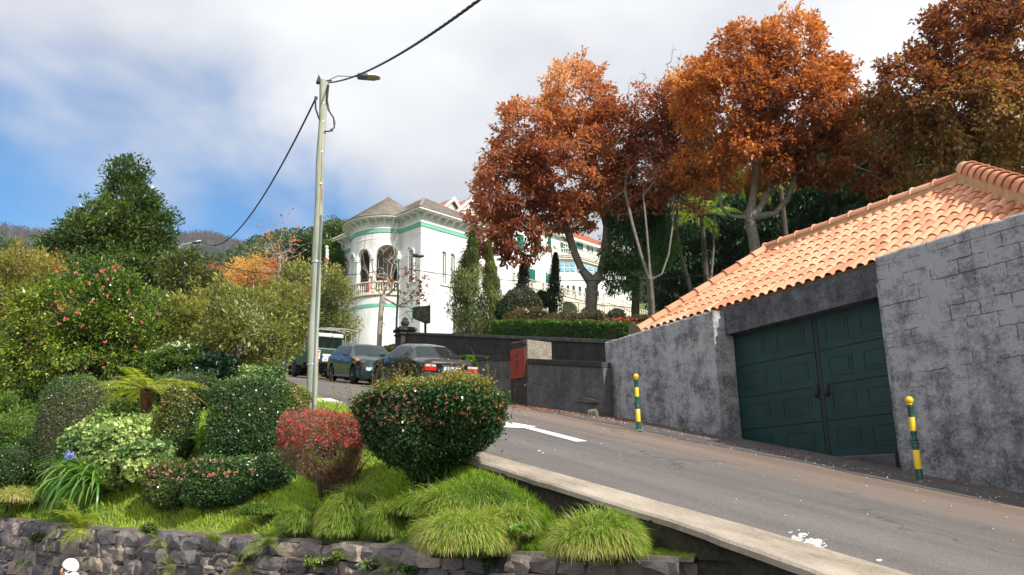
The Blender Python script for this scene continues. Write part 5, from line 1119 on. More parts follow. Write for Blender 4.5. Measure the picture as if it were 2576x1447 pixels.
mb = MB(); mb.bb(.15, 4.25, -.66, .66, .22, .62); mb.bb(.5, 3.9, -.5, .5, .2, .55); mb.build('underbody', BLKP, t, local=True)
mb = MB()
for s in (1, -1):
    for x0, x1 in ((1.80, 1.815), (2.95, 2.96), (.99, 1.0)):
        g = lf.patch((x0, x1, x1, x0), 0.6 if x0 > 1.2 else 2.2, 3.0, s, .003, 1, 6); mb.add(g.v, g.f)
    g = lf.patch((.99, 3.62, 3.62, .99), 1.15, 1.35, s, .010, 20, 1); mb.add(g.v, g.f)
mb.build('door_seam', BLKP, t, local=True)
mb = MB(); mb.bb(-.055, .06, -.80, .80, .38, .60); mb.bb(-.02, .45, -.835, -.80, .38, .585); mb.bb(-.02, .45, .80, .835, .38, .585); o = mb.build('rear_bumper', pm('bumper_grey', (0.06, 0.052, 0.05), 0.35, 0.1, 5, 0, spec=0.5), t, local=True, bevel=.02)
mb = MB(); mb.bb(-.062, -.056, -.78, .78, .565, .585); mb.build('bumper_trim', BLKP, o, local=True)
for s in (1, -1):
    mb = MB(); y0, y1 = s*.46, s*.80; mb.bb(-.012, .05, min(y0, y1), max(y0, y1), .655, .765); l = mb.build('tail_light', REDL, t, local=True, bevel=.008)
    mb = MB(); mb.bb(-.010, .05, min(s*.48, s*.79), max(s*.48, s*.79), .768, .825); mb.build('reversing_lens', CLRL, l, local=True, bevel=.006)
mb = MB(); mb.bb(-.008, .0, -.27, .27, .66, .78); pl_ = mb.build('number_plate', PLW, t, local=True); mb = MB(); mb.bb(-.0105, -.0085, .225, .27, .66, .78); mb.build('plate_band', PLB, pl_, local=True); mb = MB(); mb.bb(-.0105, -.0085, -.27, -.23, .66, .78); mb.build('plate_band', PLY, pl_, local=True)
text('51 26 MA', .105, (-.0125, .0, .72), (math.pi/2, 0, -math.pi/2), INK, pl_, sx=.86)
mb = MB(); mb.bb(-.02, .0, -.29, .29, .795, .825); mb.build('plate_trim', pm('satin_trim', (.30, .29, .30), .25, .05, 5, 0, metal=.8), t, local=True, bevel=.006)
mb = MB(); mb.lathe([(.001, -.028), (.036, -.026), (.042, -.014)], (0.02, 0, .885), 20, 'x'); e_ = mb.build('round_emblem', pm('emblem_grey', (.28, .27, .30), .25, .1, 30, 0, metal=.6), t, smooth=True, local=True)
text('325', .065, (.001, -.42, .845), (math.pi/2, 0, -math.pi/2), CHROME, t); text('turbo', .052, (.001, -.62, .842), (math.pi/2, 0, -math.pi/2), CHROME, t)
for s in (1, -1):
    mb = MB(); mb.lathe([(0.0, -.05), (.07, -.045), (.085, 0), (.07, .03), (0, .04)], (2.98, s*.96, .985), 14, 'x', M=Matrix.Diagonal((1, 1.15, .75)).to_3x3()); m_ = mb.build('door_mirror', BK, t, smooth=True, local=True); mb = MB(); mb.lathe([(0.0, -.052), (.066, -.05)], (2.98, s*.96, .985), 14, 'x', M=Matrix.Diagonal((1, 1.1, .72)).to_3x3()); mb.build('mirror_glass', pm('mirror_blue', (.05, .16, .30), .05, .1, 5, 0, metal=.8), m_, local=True)
    mb = MB(); mb.bb(1.95, 2.10, s*.848-.012, s*.848+.012, .79, .815); mb.build('door_handle', BK, t, local=True)
    for x in (.98, 3.68): wheel(t, x, s*.745, .305, .305, s, 9, RIMD)
# cabin
def cabin(t, x0, x1, colour=(0.03, 0.03, 0.035)):
    SM = pm('seat_cloth', colour, 0.9, 0.2, 9, 0.2, 60)
    for xs_, y in ((x0, .36), (x0, -.36), (x1, .36), (x1, -.36)):
        mb = MB(); mb.bb(xs_, xs_+.5, y-.24, y+.24, .45, .62); mb.bb(xs_-.08, xs_+.05, y-.23, y+.23, .6, 1.08); mb.bb(xs_-.06, xs_+.02, y-.12, y+.12, 1.1, 1.24); mb.build('seat', SM, t, local=True, bevel=.03)
cabin(t, 1.25, 2.15); place(t, 9.02, 19.62, True, .95)
# dark green hatchback facing the camera, wing smashed
TG = pm('car_green', (0.016, 0.038, 0.038), 0.3, 0.06, 2, 0.0, 10, metal=0.35, spec=0.5, coat=0.6)
t = thing('parked_car', 'dark green hatchback with smashed front wing and bent bonnet', 'car')
st = [(0, .72, .60, .80, .62), (.03, .78, .82, 1.00, .66), (.30, .82, .90, 1.16, .60), (.75, .84, .92, 1.34, .57), (1.3, .84, .92, 1.375, .56), (2.0, .84, .91, 1.38, .56), (2.35, .84, .90, 1.35, .575), (3.12, .84, .87, .955, .72), (3.6, .83, .80, .885, .72), (4.0, .78, .70, .79, .68), (4.10, .70, .58, .63, .60), (4.13, .64, .46, .50, .52)]
lf = Loft(st, [.80, 3.30])
def dent(p):
    x, y, z = p
    d = math.exp(-((x-3.95)/.22)**2-((y+.62)/.25)**2-((z-.66)/.22)**2)*(-1 if y < 0 else 0)
    if y < 0 and d != 0: n = float(vnoise(p[None]*11, 1, 5)[0]); return np.array([x-.16*abs(d)+.03*n*abs(d), y+.10*abs(d)+.05*n*abs(d), z+.03*n*abs(d)])
    return p
lf.dent = dent; lf.body(xs_f(4.13, [.80, 3.30])).build('body', TG, t, smooth=True, local=True)
for s in (1, -1):
    lf.patch((.42, .98, .98, .80), 3.08, 3.9, s).build('side_window', CGL, t, local=True); lf.patch((1.02, 1.66, 1.66, 1.02), 3.08, 3.92, s).build('side_window', CGL, t, local=True); lf.patch((1.74, 2.85, 2.32, 1.74), 3.08, 3.92, s).build('side_window', CGL, t, local=True)
    mb = MB(); mb.lathe([(0.0, -.05), (.07, -.045), (.085, 0), (.07, .03), (0, .04)], (2.72, s*.94, .965), 14, 'x', M=Matrix.Diagonal((1, 1.15, .75)).to_3x3()); mb.build('door_mirror', BLKP, t, smooth=True, local=True)
    for x in (.80, 3.30): wheel(t, x, s*.74, .285, .285, s, 7, RIM)
    mb = MB(); mb.bb(1.1, 1.24, s*.838-.012, s*.838+.012, .77, .80); mb.bb(1.95, 2.09, s*.838-.012, s*.838+.012, .76, .79); mb.build('door_handle', BLKP, t, local=True)
lf.topglass(2.42, 3.07).build('windscreen', CGL, t, local=True); lf.topglass(.10, .66).build('rear_window', CGL, t, local=True)
mb = MB(); mb.bb(.15, 3.9, -.64, .64, .2, .6); mb.build('underbody', BLKP, t, local=True)
mb = MB()
for s in (1, -1):
    for x0, x1 in ((1.69, 1.70), (2.78, 2.79), (.98, .99)):
        g = lf.patch((x0, x1, x1, x0), 0.6 if x0 > 1.2 else 2.2, 3.0, s, .003, 1, 6); mb.add(g.v, g.f)
g = lf.patch((3.14, 3.15, 3.15, 3.14), 3.6, 5.99, 1, .004, 1, 8); mb.add(g.v, g.f); g = lf.patch((3.14, 3.15, 3.15, 3.14), 3.6, 5.99, -1, .004, 1, 8); mb.add(g.v, g.f)
mb.build('door_seam', BLKP, t, local=True)
lf.dent = None
for s in (1,):
    mb = MB(); mb.bb(4.03, 4.115, .34, .70, .60, .72); mb.build('headlight', CLRL, t, local=True, bevel=.015)
mb = MB(); mb.bb(4.02, 4.10, -.36, -.05, .60, .73); mb.build('headlight', CLRL, t, local=True, bevel=.01)
mb = MB(); mb.bb(4.05, 4.11, -.05, .32, .63, .70); mb.build('grille', BLKP, t, local=True)
mb = MB(); mb.bb(3.95, 4.20, -.45, .78, .27, .50); bp = mb.build('front_bumper', pm('bumper_teal', (.05, .15, .145), .35, .1, 5, 0, spec=.5), t, local=True, bevel=.03); mb = MB(); mb.bb(4.19, 4.206, -.30, .45, .31, .38); mb.build('air_intake', BLKP, bp, local=True)
mb = MB(); r_ = random.Random(4)
for k in range(26):
    c = np.array([3.96+r_.uniform(-.18, .1), -.66+r_.uniform(-.13, .16), .62+r_.uniform(-.16, .16)]); a, b, c2 = [c+np.array([r_.uniform(-.08, .08) for _ in range(3)]) for _ in range(3)]; mb.add([a, b, c2], [(0, 1, 2)])
mb.build('crumpled_metal', pm('bare_metal', (.30, .28, .26), .3, .5, 14, .5, 30, metal=.7), t, local=True)
g = lf.patch((3.42, 3.62, 3.78, 3.46), 1.9, 3.55, -1, .012, 6, 5); 
g.v = [(x+.02*math.sin(z*60), y, z) for x, y, z in g.v]; g.build('primer_patch', pm('primer_orange', (.62, .22, .08), .7, .3, 10, .4, 30), t, local=True)
mb = MB(); mb.bb(3.70, 4.02, -.76, -.46, .28, .62); mb.build('exposed_wheel_well', BLKP, t, local=True, bevel=.03)
mb = MB(); mb.box((2.98, -.1, .93), (.30, .5, .03)); mb.build('red_cloth_on_dashboard', pm('red_cloth', (.7, .03, .03), .8, .1, 8, 0), t, local=True)
for y in (.45, .1): mb = MB(); mb.tube([(3.14, y, .985), (3.06, y-.35, 1.01)], .008, 5); mb.build('wiper', BLKP, t, local=True)
mb = MB(); mb.bb(2.93, 2.97, -.62, -.54, .97, 1.02); mb.build('windscreen_sticker', pm('sticker_green', (.05, .5, .42), .6, .05, 5, 0), t, local=True)
cabin(t, 1.15, 1.95, (.05, .04, .12)); place(t, 9.12, 28.75, False, .95)
# old pick-up
t = thing('pickup_truck', 'old dark green pickup with white cab roof and tubular hoop', 'pickup truck'); PG = pm('pickup_green', (0.018, 0.060, 0.038), 0.45, 0.15, 3, 0.1, 20, spec=0.5); WH = pm('pickup_white', (0.75, 0.75, 0.72), 0.5, 0.08, 3, 0, spec=.4)
mb = MB(); mb.bb(0, 1.9, -.80, .80, .62, 1.16); mb.build('cargo_bed', PG, t, local=True, bevel=.03)
mb = MB(); mb.bb(-.012, 0, -.66, .66, .66, 1.12)
for z in (.74, .84, .94, 1.04): mb.bb(-.02, -.0125, -.62, .62, z, z+.03)
mb.build('tailgate', PG, t, local=True)
mb = MB(); mb.bb(1.90, 3.0, -.80, .80, .50, 1.16); mb.prism([(1.92, -.78, 1.16), (3.0, -.78, 1.16), (2.85, -.70, 1.70), (1.92, -.70, 1.70)], (0, .06, 0)); mb.prism([(1.92, .72, 1.16), (3.0, .72, 1.16), (2.85, .64, 1.70), (1.92, .64, 1.70)], (0, .06, 0)); mb.bb(1.90, 1.94, -.75, .75, 1.16, 1.26); mb.bb(1.90, 1.94, -.75, -.70, 1.26, 1.66); mb.bb(1.90, 1.94, .70, .75, 1.26, 1.66); mb.bb(1.90, 1.94, -.75, .75, 1.66, 1.70)
mb.build('cab', PG, t, local=True)
mb = MB(); mb.bb(1.84, 2.95, -.76, .76, 1.702, 1.86); mb.build('cab_roof', WH, t, local=True, bevel=.05)
for y0, y1 in ((-.69, -.42), (-.38, -.01), (.01, .38), (.42, .69)): mb = MB(); mb.bb(1.905, 1.915, y0, y1, 1.27, 1.65); mb.build('rear_window', CGL, t, local=True, bevel=.003)
for s in (1, -1):
    mb = MB(); mb.bb(2.05, 2.85, s*.785-.004, s*.785+.004, 1.2, 1.62); mb.build('side_window', CGL, t, local=True)
    mb = MB(); mb.bb(2.98, 3.95, min(s*.5, s*.80), max(s*.5, s*.80), .62, 1.10); mb.build('front_wing', PG, t, local=True, bevel=.03)
    mb = MB(); mb.bb(-.025, -.001, min(s*.68, s*.80), max(s*.68, s*.80), .78, 1.12); l = mb.build('lamp_panel', WH, t, local=True)
    for z, mt in ((1.05, REDL), (.93, AMBL)): mb = MB(); mb.lathe([(.001, -.05), (.03, -.045), (.036, -.025)], (0, s*.74, z), 14, 'x'); mb.build('tail_lamp', mt, l, smooth=True, local=True)
    mb = MB(); mb.bb(-.026, -.002, min(s*.70, s*.79), max(s*.70, s*.79), .66, .76); mb.build('reflector', REDL, t, local=True)
    for x in (.75, 3.40): wheel(t, x, s*.72, .37, .37, s, 8, RIMD, .2)
    for x in (.32, 2.95): mb = MB(); mb.bb(x, x+.012, min(s*.58, s*.82), max(s*.58, s*.82), .16, .55); mb.build('mudflap', BLKP, t, local=True)
    mb = MB(); mb.bb(2.80, 2.86, min(s*.86, s*.96), max(s*.86, s*.96), 1.20, 1.42); mb.tube([(2.85, s*.8, 1.2), (2.83, s*.9, 1.28)], .01, 5); mb.build('door_mirror', BLKP, t, local=True)
mb = MB(); mb.bb(3.0, 3.95, -.49, .49, .8, 1.14); mb.build('bonnet', PG, t, local=True, bevel=.04); mb = MB(); mb.bb(.2, 3.9, -.4, .4, .38, .62); mb.build('chassis', BLKP, t, local=True)
mb = MB(); GAL = pm('galvanised_tube', (.50, .50, .50), .4, .1, 6, 0, metal=.6)
for x in (.06, 1.0, 1.82): mb.tube([(x, -.84, 1.16), (x, -.84, 1.82), (x, -.76, 1.94), (x, -.35, 2.0), (x, .35, 2.0), (x, .76, 1.94), (x, .84, 1.82), (x, .84, 1.16)], .02, 7)
for y in (-.35, .35): mb.tube([(.06, y, 2.0), (1.82, y, 2.0)], .018, 6)
mb.build('tubular_hoop', GAL, t, local=True); mb = MB(); mb.bb(-.03, .02, -.8, .8, 1.165, 1.195); mb.build('bed_rail', GAL, t, local=True)
mb = MB(); mb.bb(-.03, -.022, .26, .58, .70, .98); pl_ = mb.build('number_plate', PLW, t, local=True); mb = MB(); mb.bb(-.0325, -.0305, .53, .58, .84, .90); mb.build('plate_band', PLB, pl_, local=True)
text('5', .13, (-.034, .37, .90), (math.pi/2, 0, -math.pi/2), INK, pl_); text('06', .13, (-.034, .46, .765), (math.pi/2, 0, -math.pi/2), INK, pl_)
place(t, 9.22, 30.35, True, .97)

# ------------------------------------------------------------------ utility pole, cables, lamps
pb_ = P(782, 1034, 13.42); pt_ = P(814, 203, 15.05); pole = thing('utility_pole', 'weathered grey-green timber utility pole with one street lamp', 'pole', tuple(pb_))
WOOD, t_, b_, o_ = newmat('weathered_pole'); n = tnoise(t_, 9, 8, 0.75, stretch=(1, 1, .06), dist=.3); g = tnoise(t_, 2.2, 5, .6)
c = tramp(t_, n, [(.34, (.13, .13, .11)), (.45, (.30, .32, .26)), (.66, (.43, .45, .38))]); c = tmix(t_, tramp(t_, g, [(.4, (0, 0, 0)), (.7, (1, 1, 1))]), c, (.85, .92, .78), 'MULTIPLY'); t_.links.new(c, b_.inputs['Base Color']); setp(b_, rough=.9, spec=.2); tbump(t_, b_, n, .7, .02)
mb = MB(); nn = 26; pts = [pb_+(pt_-pb_)*k/nn+np.array([.008*math.sin(k*.9), .008*math.cos(k*.7), 0]) for k in range(nn+1)]; pts[0] = pts[0]-np.array([0, 0, .3]); mb.tube(pts, [.092-.030*k/nn for k in range(nn+1)], 14); mb.build('shaft', WOOD, pole, smooth=True)
pd = unit(pt_-pb_); camh = unit(np.array([pb_[0], pb_[1], 0])); rgt = np.array([camh[1], -camh[0], 0])   # towards the right of the picture
def onpole(f, side=0.0, front=0.0): return pb_+(pt_-pb_)*f+rgt*side-camh*front
CON = pm('grey_conduit', (.12, .13, .16), .45, .1, 5, 0); mb = MB(); mb.tube([onpole(f, .035-.02*math.sin(f*9)*.5, .085-.012*f) for f in np.linspace(0, .56, 14)], .019, 8); mb.build('conduit', CON, pole, smooth=True)
mb = MB(); mb.tube([onpole(f, .02+.006*math.sin(f*30), .088-.028*f) for f in np.linspace(.56, .93, 14)], .006, 6); mb.build('copper_wire', pm('reddish_wire', (.36, .16, .12), .6, .1, 5, 0), pole)
for f in (.125, .42): mb = MB(); mb.tube([onpole(f-.001, 0, 0), onpole(f+.004, 0, 0)], .1-.02*f, 16, caps=False); mb.build('metal_strap', GAL, pole)
for f in (.66, .76, .86, .92): mb = MB(); mb.box(tuple(onpole(f, .022, .088-.028*f)), (.035, .02, .03), -_y); mb.build('cable_clip', WH, pole)
mb = MB(); tp_ = onpole(1.0); mb.prism([tp_+rgt*-.13+_UP*-.03, tp_+rgt*-.02+_UP*-.04, tp_+rgt*-.09+_UP*.12], camh*.10); mb.box(tuple(tp_+_UP*.0+rgt*.04), (.22, .02, .02), -_y); mb.build('top_bracket', BLKP, pole)
CAB = pm('black_cable', (.018, .018, .02), .6, .1, 8, 0)
mb = MB(); mb.tube([onpole(.985, .08, .03), onpole(.93, .07, .06), onpole(.90, .10, .05), onpole(.875, .20, .04), onpole(.845, .22, .03), onpole(.83, .14, .04), onpole(.825, .05, .08)], .014, 7)
mb.tube([onpole(.985, .10, .02), onpole(.93, .085, .05), onpole(.895, .13, .05), onpole(.86, .24, .04), onpole(.84, .2, .03)], .006, 6); mb.tube([onpole(.935, -.13, .05), onpole(.90, -.12, .06), onpole(.865, -.05, .07)], .016, 7); mb.box(tuple(onpole(.835, .17, .03)), (.05, .04, .03)); mb.box(tuple(onpole(.935, -.12, .05)), (.05, .04, .05)); mb.build('cable_loops', CAB, pole, smooth=True)
# lamp arm and head
def lampB(tip0, root, rise, L_, tilt, parent):
    pass
la = [onpole(.93, .065, 0), onpole(.985, .07, 0), onpole(1.005, .10, 0)]; e0_ = P(905, 193, 15.05); la += [P(850, 191, 15.05), e0_]
mb = MB(); mb.tube(la, .012, 8); mb.build('lamp_arm', GAL, pole, smooth=True)
def lamp_head(a, b, parent, h=.09, w=.16):
    a = np.array(a); b = np.array(b); d = unit(b-a); L_ = np.linalg.norm(b-a); s = unit(np.cross(d, _UP)); u = np.cross(s, d)
    sec = lambda f, ww, up_, dn: [a+d*L_*f+s*ww/2*math.cos(k*math.pi/5)+u*(up_*abs(math.sin(k*math.pi/5)) if k <= 5 else -dn*abs(math.sin(k*math.pi/5))) for k in range(10)]
    def lo(name, secs, mat, par, loc):
        mb = MB(); n = len(secs[0]); vs = [p for q in secs for p in q]; mb.add(vs, [(i*n+j, i*n+(j+1) % n, (i+1)*n+(j+1) % n, (i+1)*n+j) for i in range(len(secs)-1) for j in range(n)]+[tuple(range(n-1, -1, -1)), tuple((len(secs)-1)*n+j for j in range(n))]); return mb.build(name, mat, par, smooth=True, local=loc)
    hd = lo('lamp_head', [sec(0, w*.45, h*.35, h*.3), sec(.05, w*.75, h*.62, h*.45), sec(.48, w*.8, h*.66, h*.5)], pm('lamp_grey', (.10, .11, .14), .5, .2, 8, 0), parent, False)
    lo('lamp_cover', [sec(.48, w*.95, h*.6, h*.05), sec(.75, w, h*.62, h*.05), sec(.95, w*.8, h*.4, h*.05), sec(1.0, w*.4, h*.1, h*.03)], WH, hd, True); lo('lamp_glass', [sec(.35, w*.7, -h*.05, h*.5), sec(.7, w*.85, -h*.02, h*.52), sec(.93, w*.6, 0, h*.25)], pm('lamp_amber', (.25, .21, .13), .2, .2, 8, 0), hd, True)
lamp_head(P(899, 193, 15.05), P(957, 196, 15.05), pole, .11, .2)
def cable(name, label, pts, r, parts=2, twist=True, group=None, seg=40):
    """twisted overhead bundle through surveyed points"""
    pts = np.array(pts, float); L_ = np.concatenate([[0], np.cumsum(np.linalg.norm(np.diff(pts, axis=0), axis=1))]); s = np.linspace(0, L_[-1], seg*4 if twist else seg)
    # smooth through the points
    def cub(k): return np.interp(s, L_, pts[:, k])
    c = np.stack([cub(k) for k in range(3)], 1)
    for _ in range(6): c[1:-1] = (c[:-2]+c[2:]+2*c[1:-1])/4
    mb = MB()
    if twist:
        for q in range(parts):
            ph = s/.07+2*math.pi*q/parts; o = np.stack([np.cos(ph)*r*.55, 0*ph, np.sin(ph)*r*.55], 1); mb.tube(list(c+o), r*.62, 5)
    else: mb.tube(list(c), r, 5)
    o = mb.build(name, CAB, None, smooth=True); return tag(o, label, 'cable', group)
def sag(a, b, s, n=24): a, b = np.array(a), np.array(b); return [a+(b-a)*k/n-np.array([0, 0, 4*s*(k/n)*(1-k/n)]) for k in range(n+1)]
cable('overhead_cable', 'thick twisted black cable rising from pole top to the upper frame edge', sag(onpole(.995, .10), P(1240, -26, 6.3), .16), .013, 3, seg=90)
cable('overhead_cable', 'twisted black cable sagging from pole down to the far lamp', sag(onpole(.935, -.13), P(507, 604, 33), 1.15), .016, 3, seg=110)
# far street lamp and thin line running on past the tower
fl = thing('street_lamp', 'distant pale street lamp peeking over shrubs beside the cable end', 'street lamp', tuple(P(488, 700, 33))); mb = MB(); mb.tube([P(452, 760, 33), P(450, 612, 33)], .06, 8); mb.tube([P(450, 617, 33), P(486, 611, 33)], .03, 6); mb.build('post', GAL, fl); lamp_head(P(484, 612, 33), P(509, 607.5, 33), fl, .10, .22)
cable('telephone_line', 'thin black line crossing in front of the tower towards the garage trees', sag(P(507, 656, 33), P(782, 693, 34), .2, 10)+sag(P(782, 693, 34), P(1006, 672, 36), .15, 10)[1:]+sag(P(1006, 672, 36), P(1480, 705, 32), .25, 12)[1:]+sag(P(1480, 705, 32), P(2010, 660, 26), .2, 12)[1:], .016, twist=False, seg=80)
l2 = thing('street_lamp', 'slim green lamp post in front of the round tower', 'street lamp', tuple(P(997, 880, 36))); mb = MB(); mb.tube([P(996, 885, 36), P(998, 800, 36), P(1001, 740, 36), P(1004, 652, 36)], [.055, .05, .045, .035], 10); mb.build('post', pm('lamp_post_green', (.05, .17, .16), .4, .45, 5, .1, 30), l2, smooth=True); mb = MB(); mb.tube([P(1004, 652, 36), P(1010, 645, 36), P(1041, 644, 36)], .02, 7); mb.build('lamp_arm', WH, l2); lamp_head(P(1038, 643, 36), P(1068, 645, 36), l2, .16, .26)

# ------------------------------------------------------------------ bollards
BG = pm('bollard_green', (.012, .085, .060), .3, .1, 12, .05, 40, spec=.5); BY = pm('bollard_yellow', (.80, .52, .01), .35, .06, 12, .05, 40, spec=.5)
def bollard(label, base, H_):
    t = thing('bollard', label, 'bollard', tuple(base), group='green and yellow bollards along the pavement'); r = .040; k = H_
    def seg(name, prof, mat): mb = MB(); mb.lathe([(a, h*k) for a, h in prof], tuple(base), 20); mb.build(name, mat, t, smooth=True)
    seg('foot', [(r*1.04, -.05), (r*1.04, .145), (r, .146)], BG); seg('yellow_band', [(r*1.02, .146), (r*1.02, .365), (r, .366)], BY)
    seg('turned_collar', [(r*.98, .366), (r*.98, .40), (r*1.12, .405), (r*1.12, .42), (r*.98, .43), (r*1.15, .44), (r*1.15, .455), (r*.95, .465), (r*1.15, .475), (r*1.15, .49), (r*.85, .50), (r*.8, .53), (r*1.02, .56), (r*1.02, .565), (r*.86, .57), (r*1.0, .575), (r*1.0, .585), (r*.9, .59)], BG)
    seg('yellow_band', [(r*.93, .59), (r*.91, .75), (r*.9, .751)], BY); seg('neck', [(r*.90, .751), (r*.88, .86), (r*.97, .865), (r*.97, .875), (r*.86, .88), (r*.97, .887), (r*.97, .898), (r*.7, .90)], BG)
    seg('ball_finial', [(r*.95, .90), (r*.65, .905), (r*.7, .912)]+[(r*1.22*math.cos(a), .955+.049*math.sin(a)) for a in np.linspace(-1.2, 1.5, 12)]+[(0.001, 1.004)], BY)
    mb = MB(); mb.lathe([(r*2.0, -.02), (r*1.6, .012), (r, .014)], tuple(base), 14); mb.build('concrete_footing', LICH, t)
bb1 = Ppl(2315, 1212, np.array([0, -.2035, 1]), -1.237+.02); bb2 = Ppl(1607, 1082, np.array([0, -.2035, 1]), -1.237+.02)
bollard('nearer bollard, in front of the block wall right of the garage door', bb1, 1.03); bollard('farther bollard, in front of the wall left of the garage door', bb2, .97)
# loose stones by the wall foot
for (x, y, Z, s, lb) in ((1493, 1049, 15.2, .12, 'pale rounded stone lying where the two walls meet'), (1366, 1028, 16.6, .07, 'small angular stone below the red meter door'), (1412, 1041, 16.0, .05, 'flat pale pebble at the foot of the low wall'), (1717, 1088, 13.9, .07, 'small block of rubble right of the farther bollard')):
    o = link('loose_stone', stone_mesh(int(x)), LICH if x != 1366 else LICH); o.location = tuple(onroad(x, y, s*.45)); o.scale = (s*1.7, s*1.4, s*1.5); o.rotation_euler = (.2, .3, x); tag(o, lb, 'stone')
# gate pillar, green sign, round sign, flags
gp = thing('gate_pillar', 'moulded dark stone gate pillar with ball at the end of the retaining wall', 'pillar', tuple(P(1018, 890, 33))); x, y, z = P(1018, 880, 32); 
mb = MB()
for hw, z0, z1 in ((.26, -.9, .55), (.33, .551, .62), (.28, .621, .70), (.36, .701, .80), (.30, .801, .86)): mb.bb(x-hw, x+hw, y-hw, y+hw, z+z0, z+z1)
mb.lathe([(.16, .86), (.10, .92), (.16, 1.0), (.17, 1.08), (.10, 1.18), (.12, 1.2), (.05, 1.27), (0.001, 1.3)], (x, y, z), 14); mb.build('pillar_body', OLDD, gp, bevel=0)
gs = thing('green_box_sign', 'dark green board on a post beside the villa, in front of the basement', 'sign', tuple(P(1065, 870, 37))); a, b, c, d = P(1048, 771, 37), P(1083, 768, 36.2), P(1083, 813, 36.2), P(1048, 798, 37); mb = MB(); mb.prism([a, b, c, d], HV*.3); mb.build('board', pm('sign_green', (.012, .06, .05), .35, .1, 4, 0), gs); mb = MB(); mb.tube([P(1070, 808, 36.5), P(1070, 860, 36.5)], .06, 8); mb.build('post', IRON, gs)
rs = thing('round_road_sign', 'small round blue sign with white arrow beside the pickup', 'road sign', tuple(P(714, 950, 29))); c = P(714, 911, 29); n_ = -unit(c*np.array([1, 1, 0]))
def disc(mb, c, r, off, n=24): s = unit(np.cross(n_, _UP)); mb.prism([c+n_*off+s*r*math.cos(2*math.pi*k/n)+_UP*r*math.sin(2*math.pi*k/n) for k in range(n)], n_*.006)
mb = MB(); disc(mb, c, .088, 0); pl_ = mb.build('plate', WH, rs); mb = MB(); disc(mb, c, .078, .008); mb.build('blue_face', PLB, pl_, local=True); s = unit(np.cross(_UP, n_)); mb = MB(); q = lambda u, v: c+n_*.017+s*u+_UP*v
mb.add([q(.045, .03), q(.03, .045), q(-.02, -.005), q(-.03, .02), q(-.048, -.045), q(.02, -.03), q(-.005, -.02)], [(0, 1, 2, 3, 4, 5, 6)]); mb.build('white_arrow', PLW, pl_, local=True); mb = MB(); mb.tube([P(714, 952, 29), c-n_*.02], .012, 6); mb.build('post', GAL, rs)
STR = pm('flag_white', (.75, .75, .78), .8, .06, 6, 0); FR = pm('flag_red', (.6, .03, .04), .8, .06, 6, 0)
for i, (x0, y0, x1, y1, Z, lb) in enumerate(((822, 622, 812, 800, 44, 'tall white flagpole with rolled striped flag left of the tower'), (879, 700, 872, 800, 42, 'shorter flagpole with furled flag close to the tower wall'), (1290, 660, 1292, 800, 60, 'white flagpole standing before the mansion terrace'))):
    if i == 1: continue
    t = thing('flagpole', lb, 'flagpole', tuple(P(x1, y1, Z))); mb = MB(); mb.tube([P(x1, y1, Z), P(x0, y0, Z)], .045, 8); mb.lathe([(.001, -.1), (.09, -.03), (.09, .04), (.001, .1)], tuple(P(x0, y0, Z)), 10); mb.build('pole', WHITE, t)
    if i == 0:
        mb = MB(); P0 = P(x0+1, y0+4, Z); P1 = P(x0-4, y0+76, Z)
        for k in range(7): a = P0+(P1-P0)*k/7; b = P0+(P1-P0)*(k+.9)/7; mb.tube([a, (a+b)/2+rgt*.02*(k % 3), b*1.0+(b-a)*.12], [.075+.01*(k % 3), .095, .08], 8)
        mb.build('furled_flag', STR, t); mb = MB(); mb.tube([P0+(P1-P0)*.35-camh*.1, P0+(P1-P0)*.55-camh*.12], [.08, .05], 6); mb.build('flag_stripe', FR, t)
t = thing('hanging_flag', 'white flag with red mark hanging near the bay window', 'flag', tuple(P(1390, 670, 70))); mb = MB(); a = [P(1392, 640, 70), P(1395, 650, 70), P(1386, 685, 70), P(1376, 693, 70), P(1384, 668, 70)]; mb.prism(a, HV*.05); mb.build('cloth', STR, t); mb = MB(); mb.prism([P(1388, 668, 69.9), P(1391, 672, 69.9), P(1386, 680, 69.9)], HV*-.02); mb.build('red_mark', FR, t)

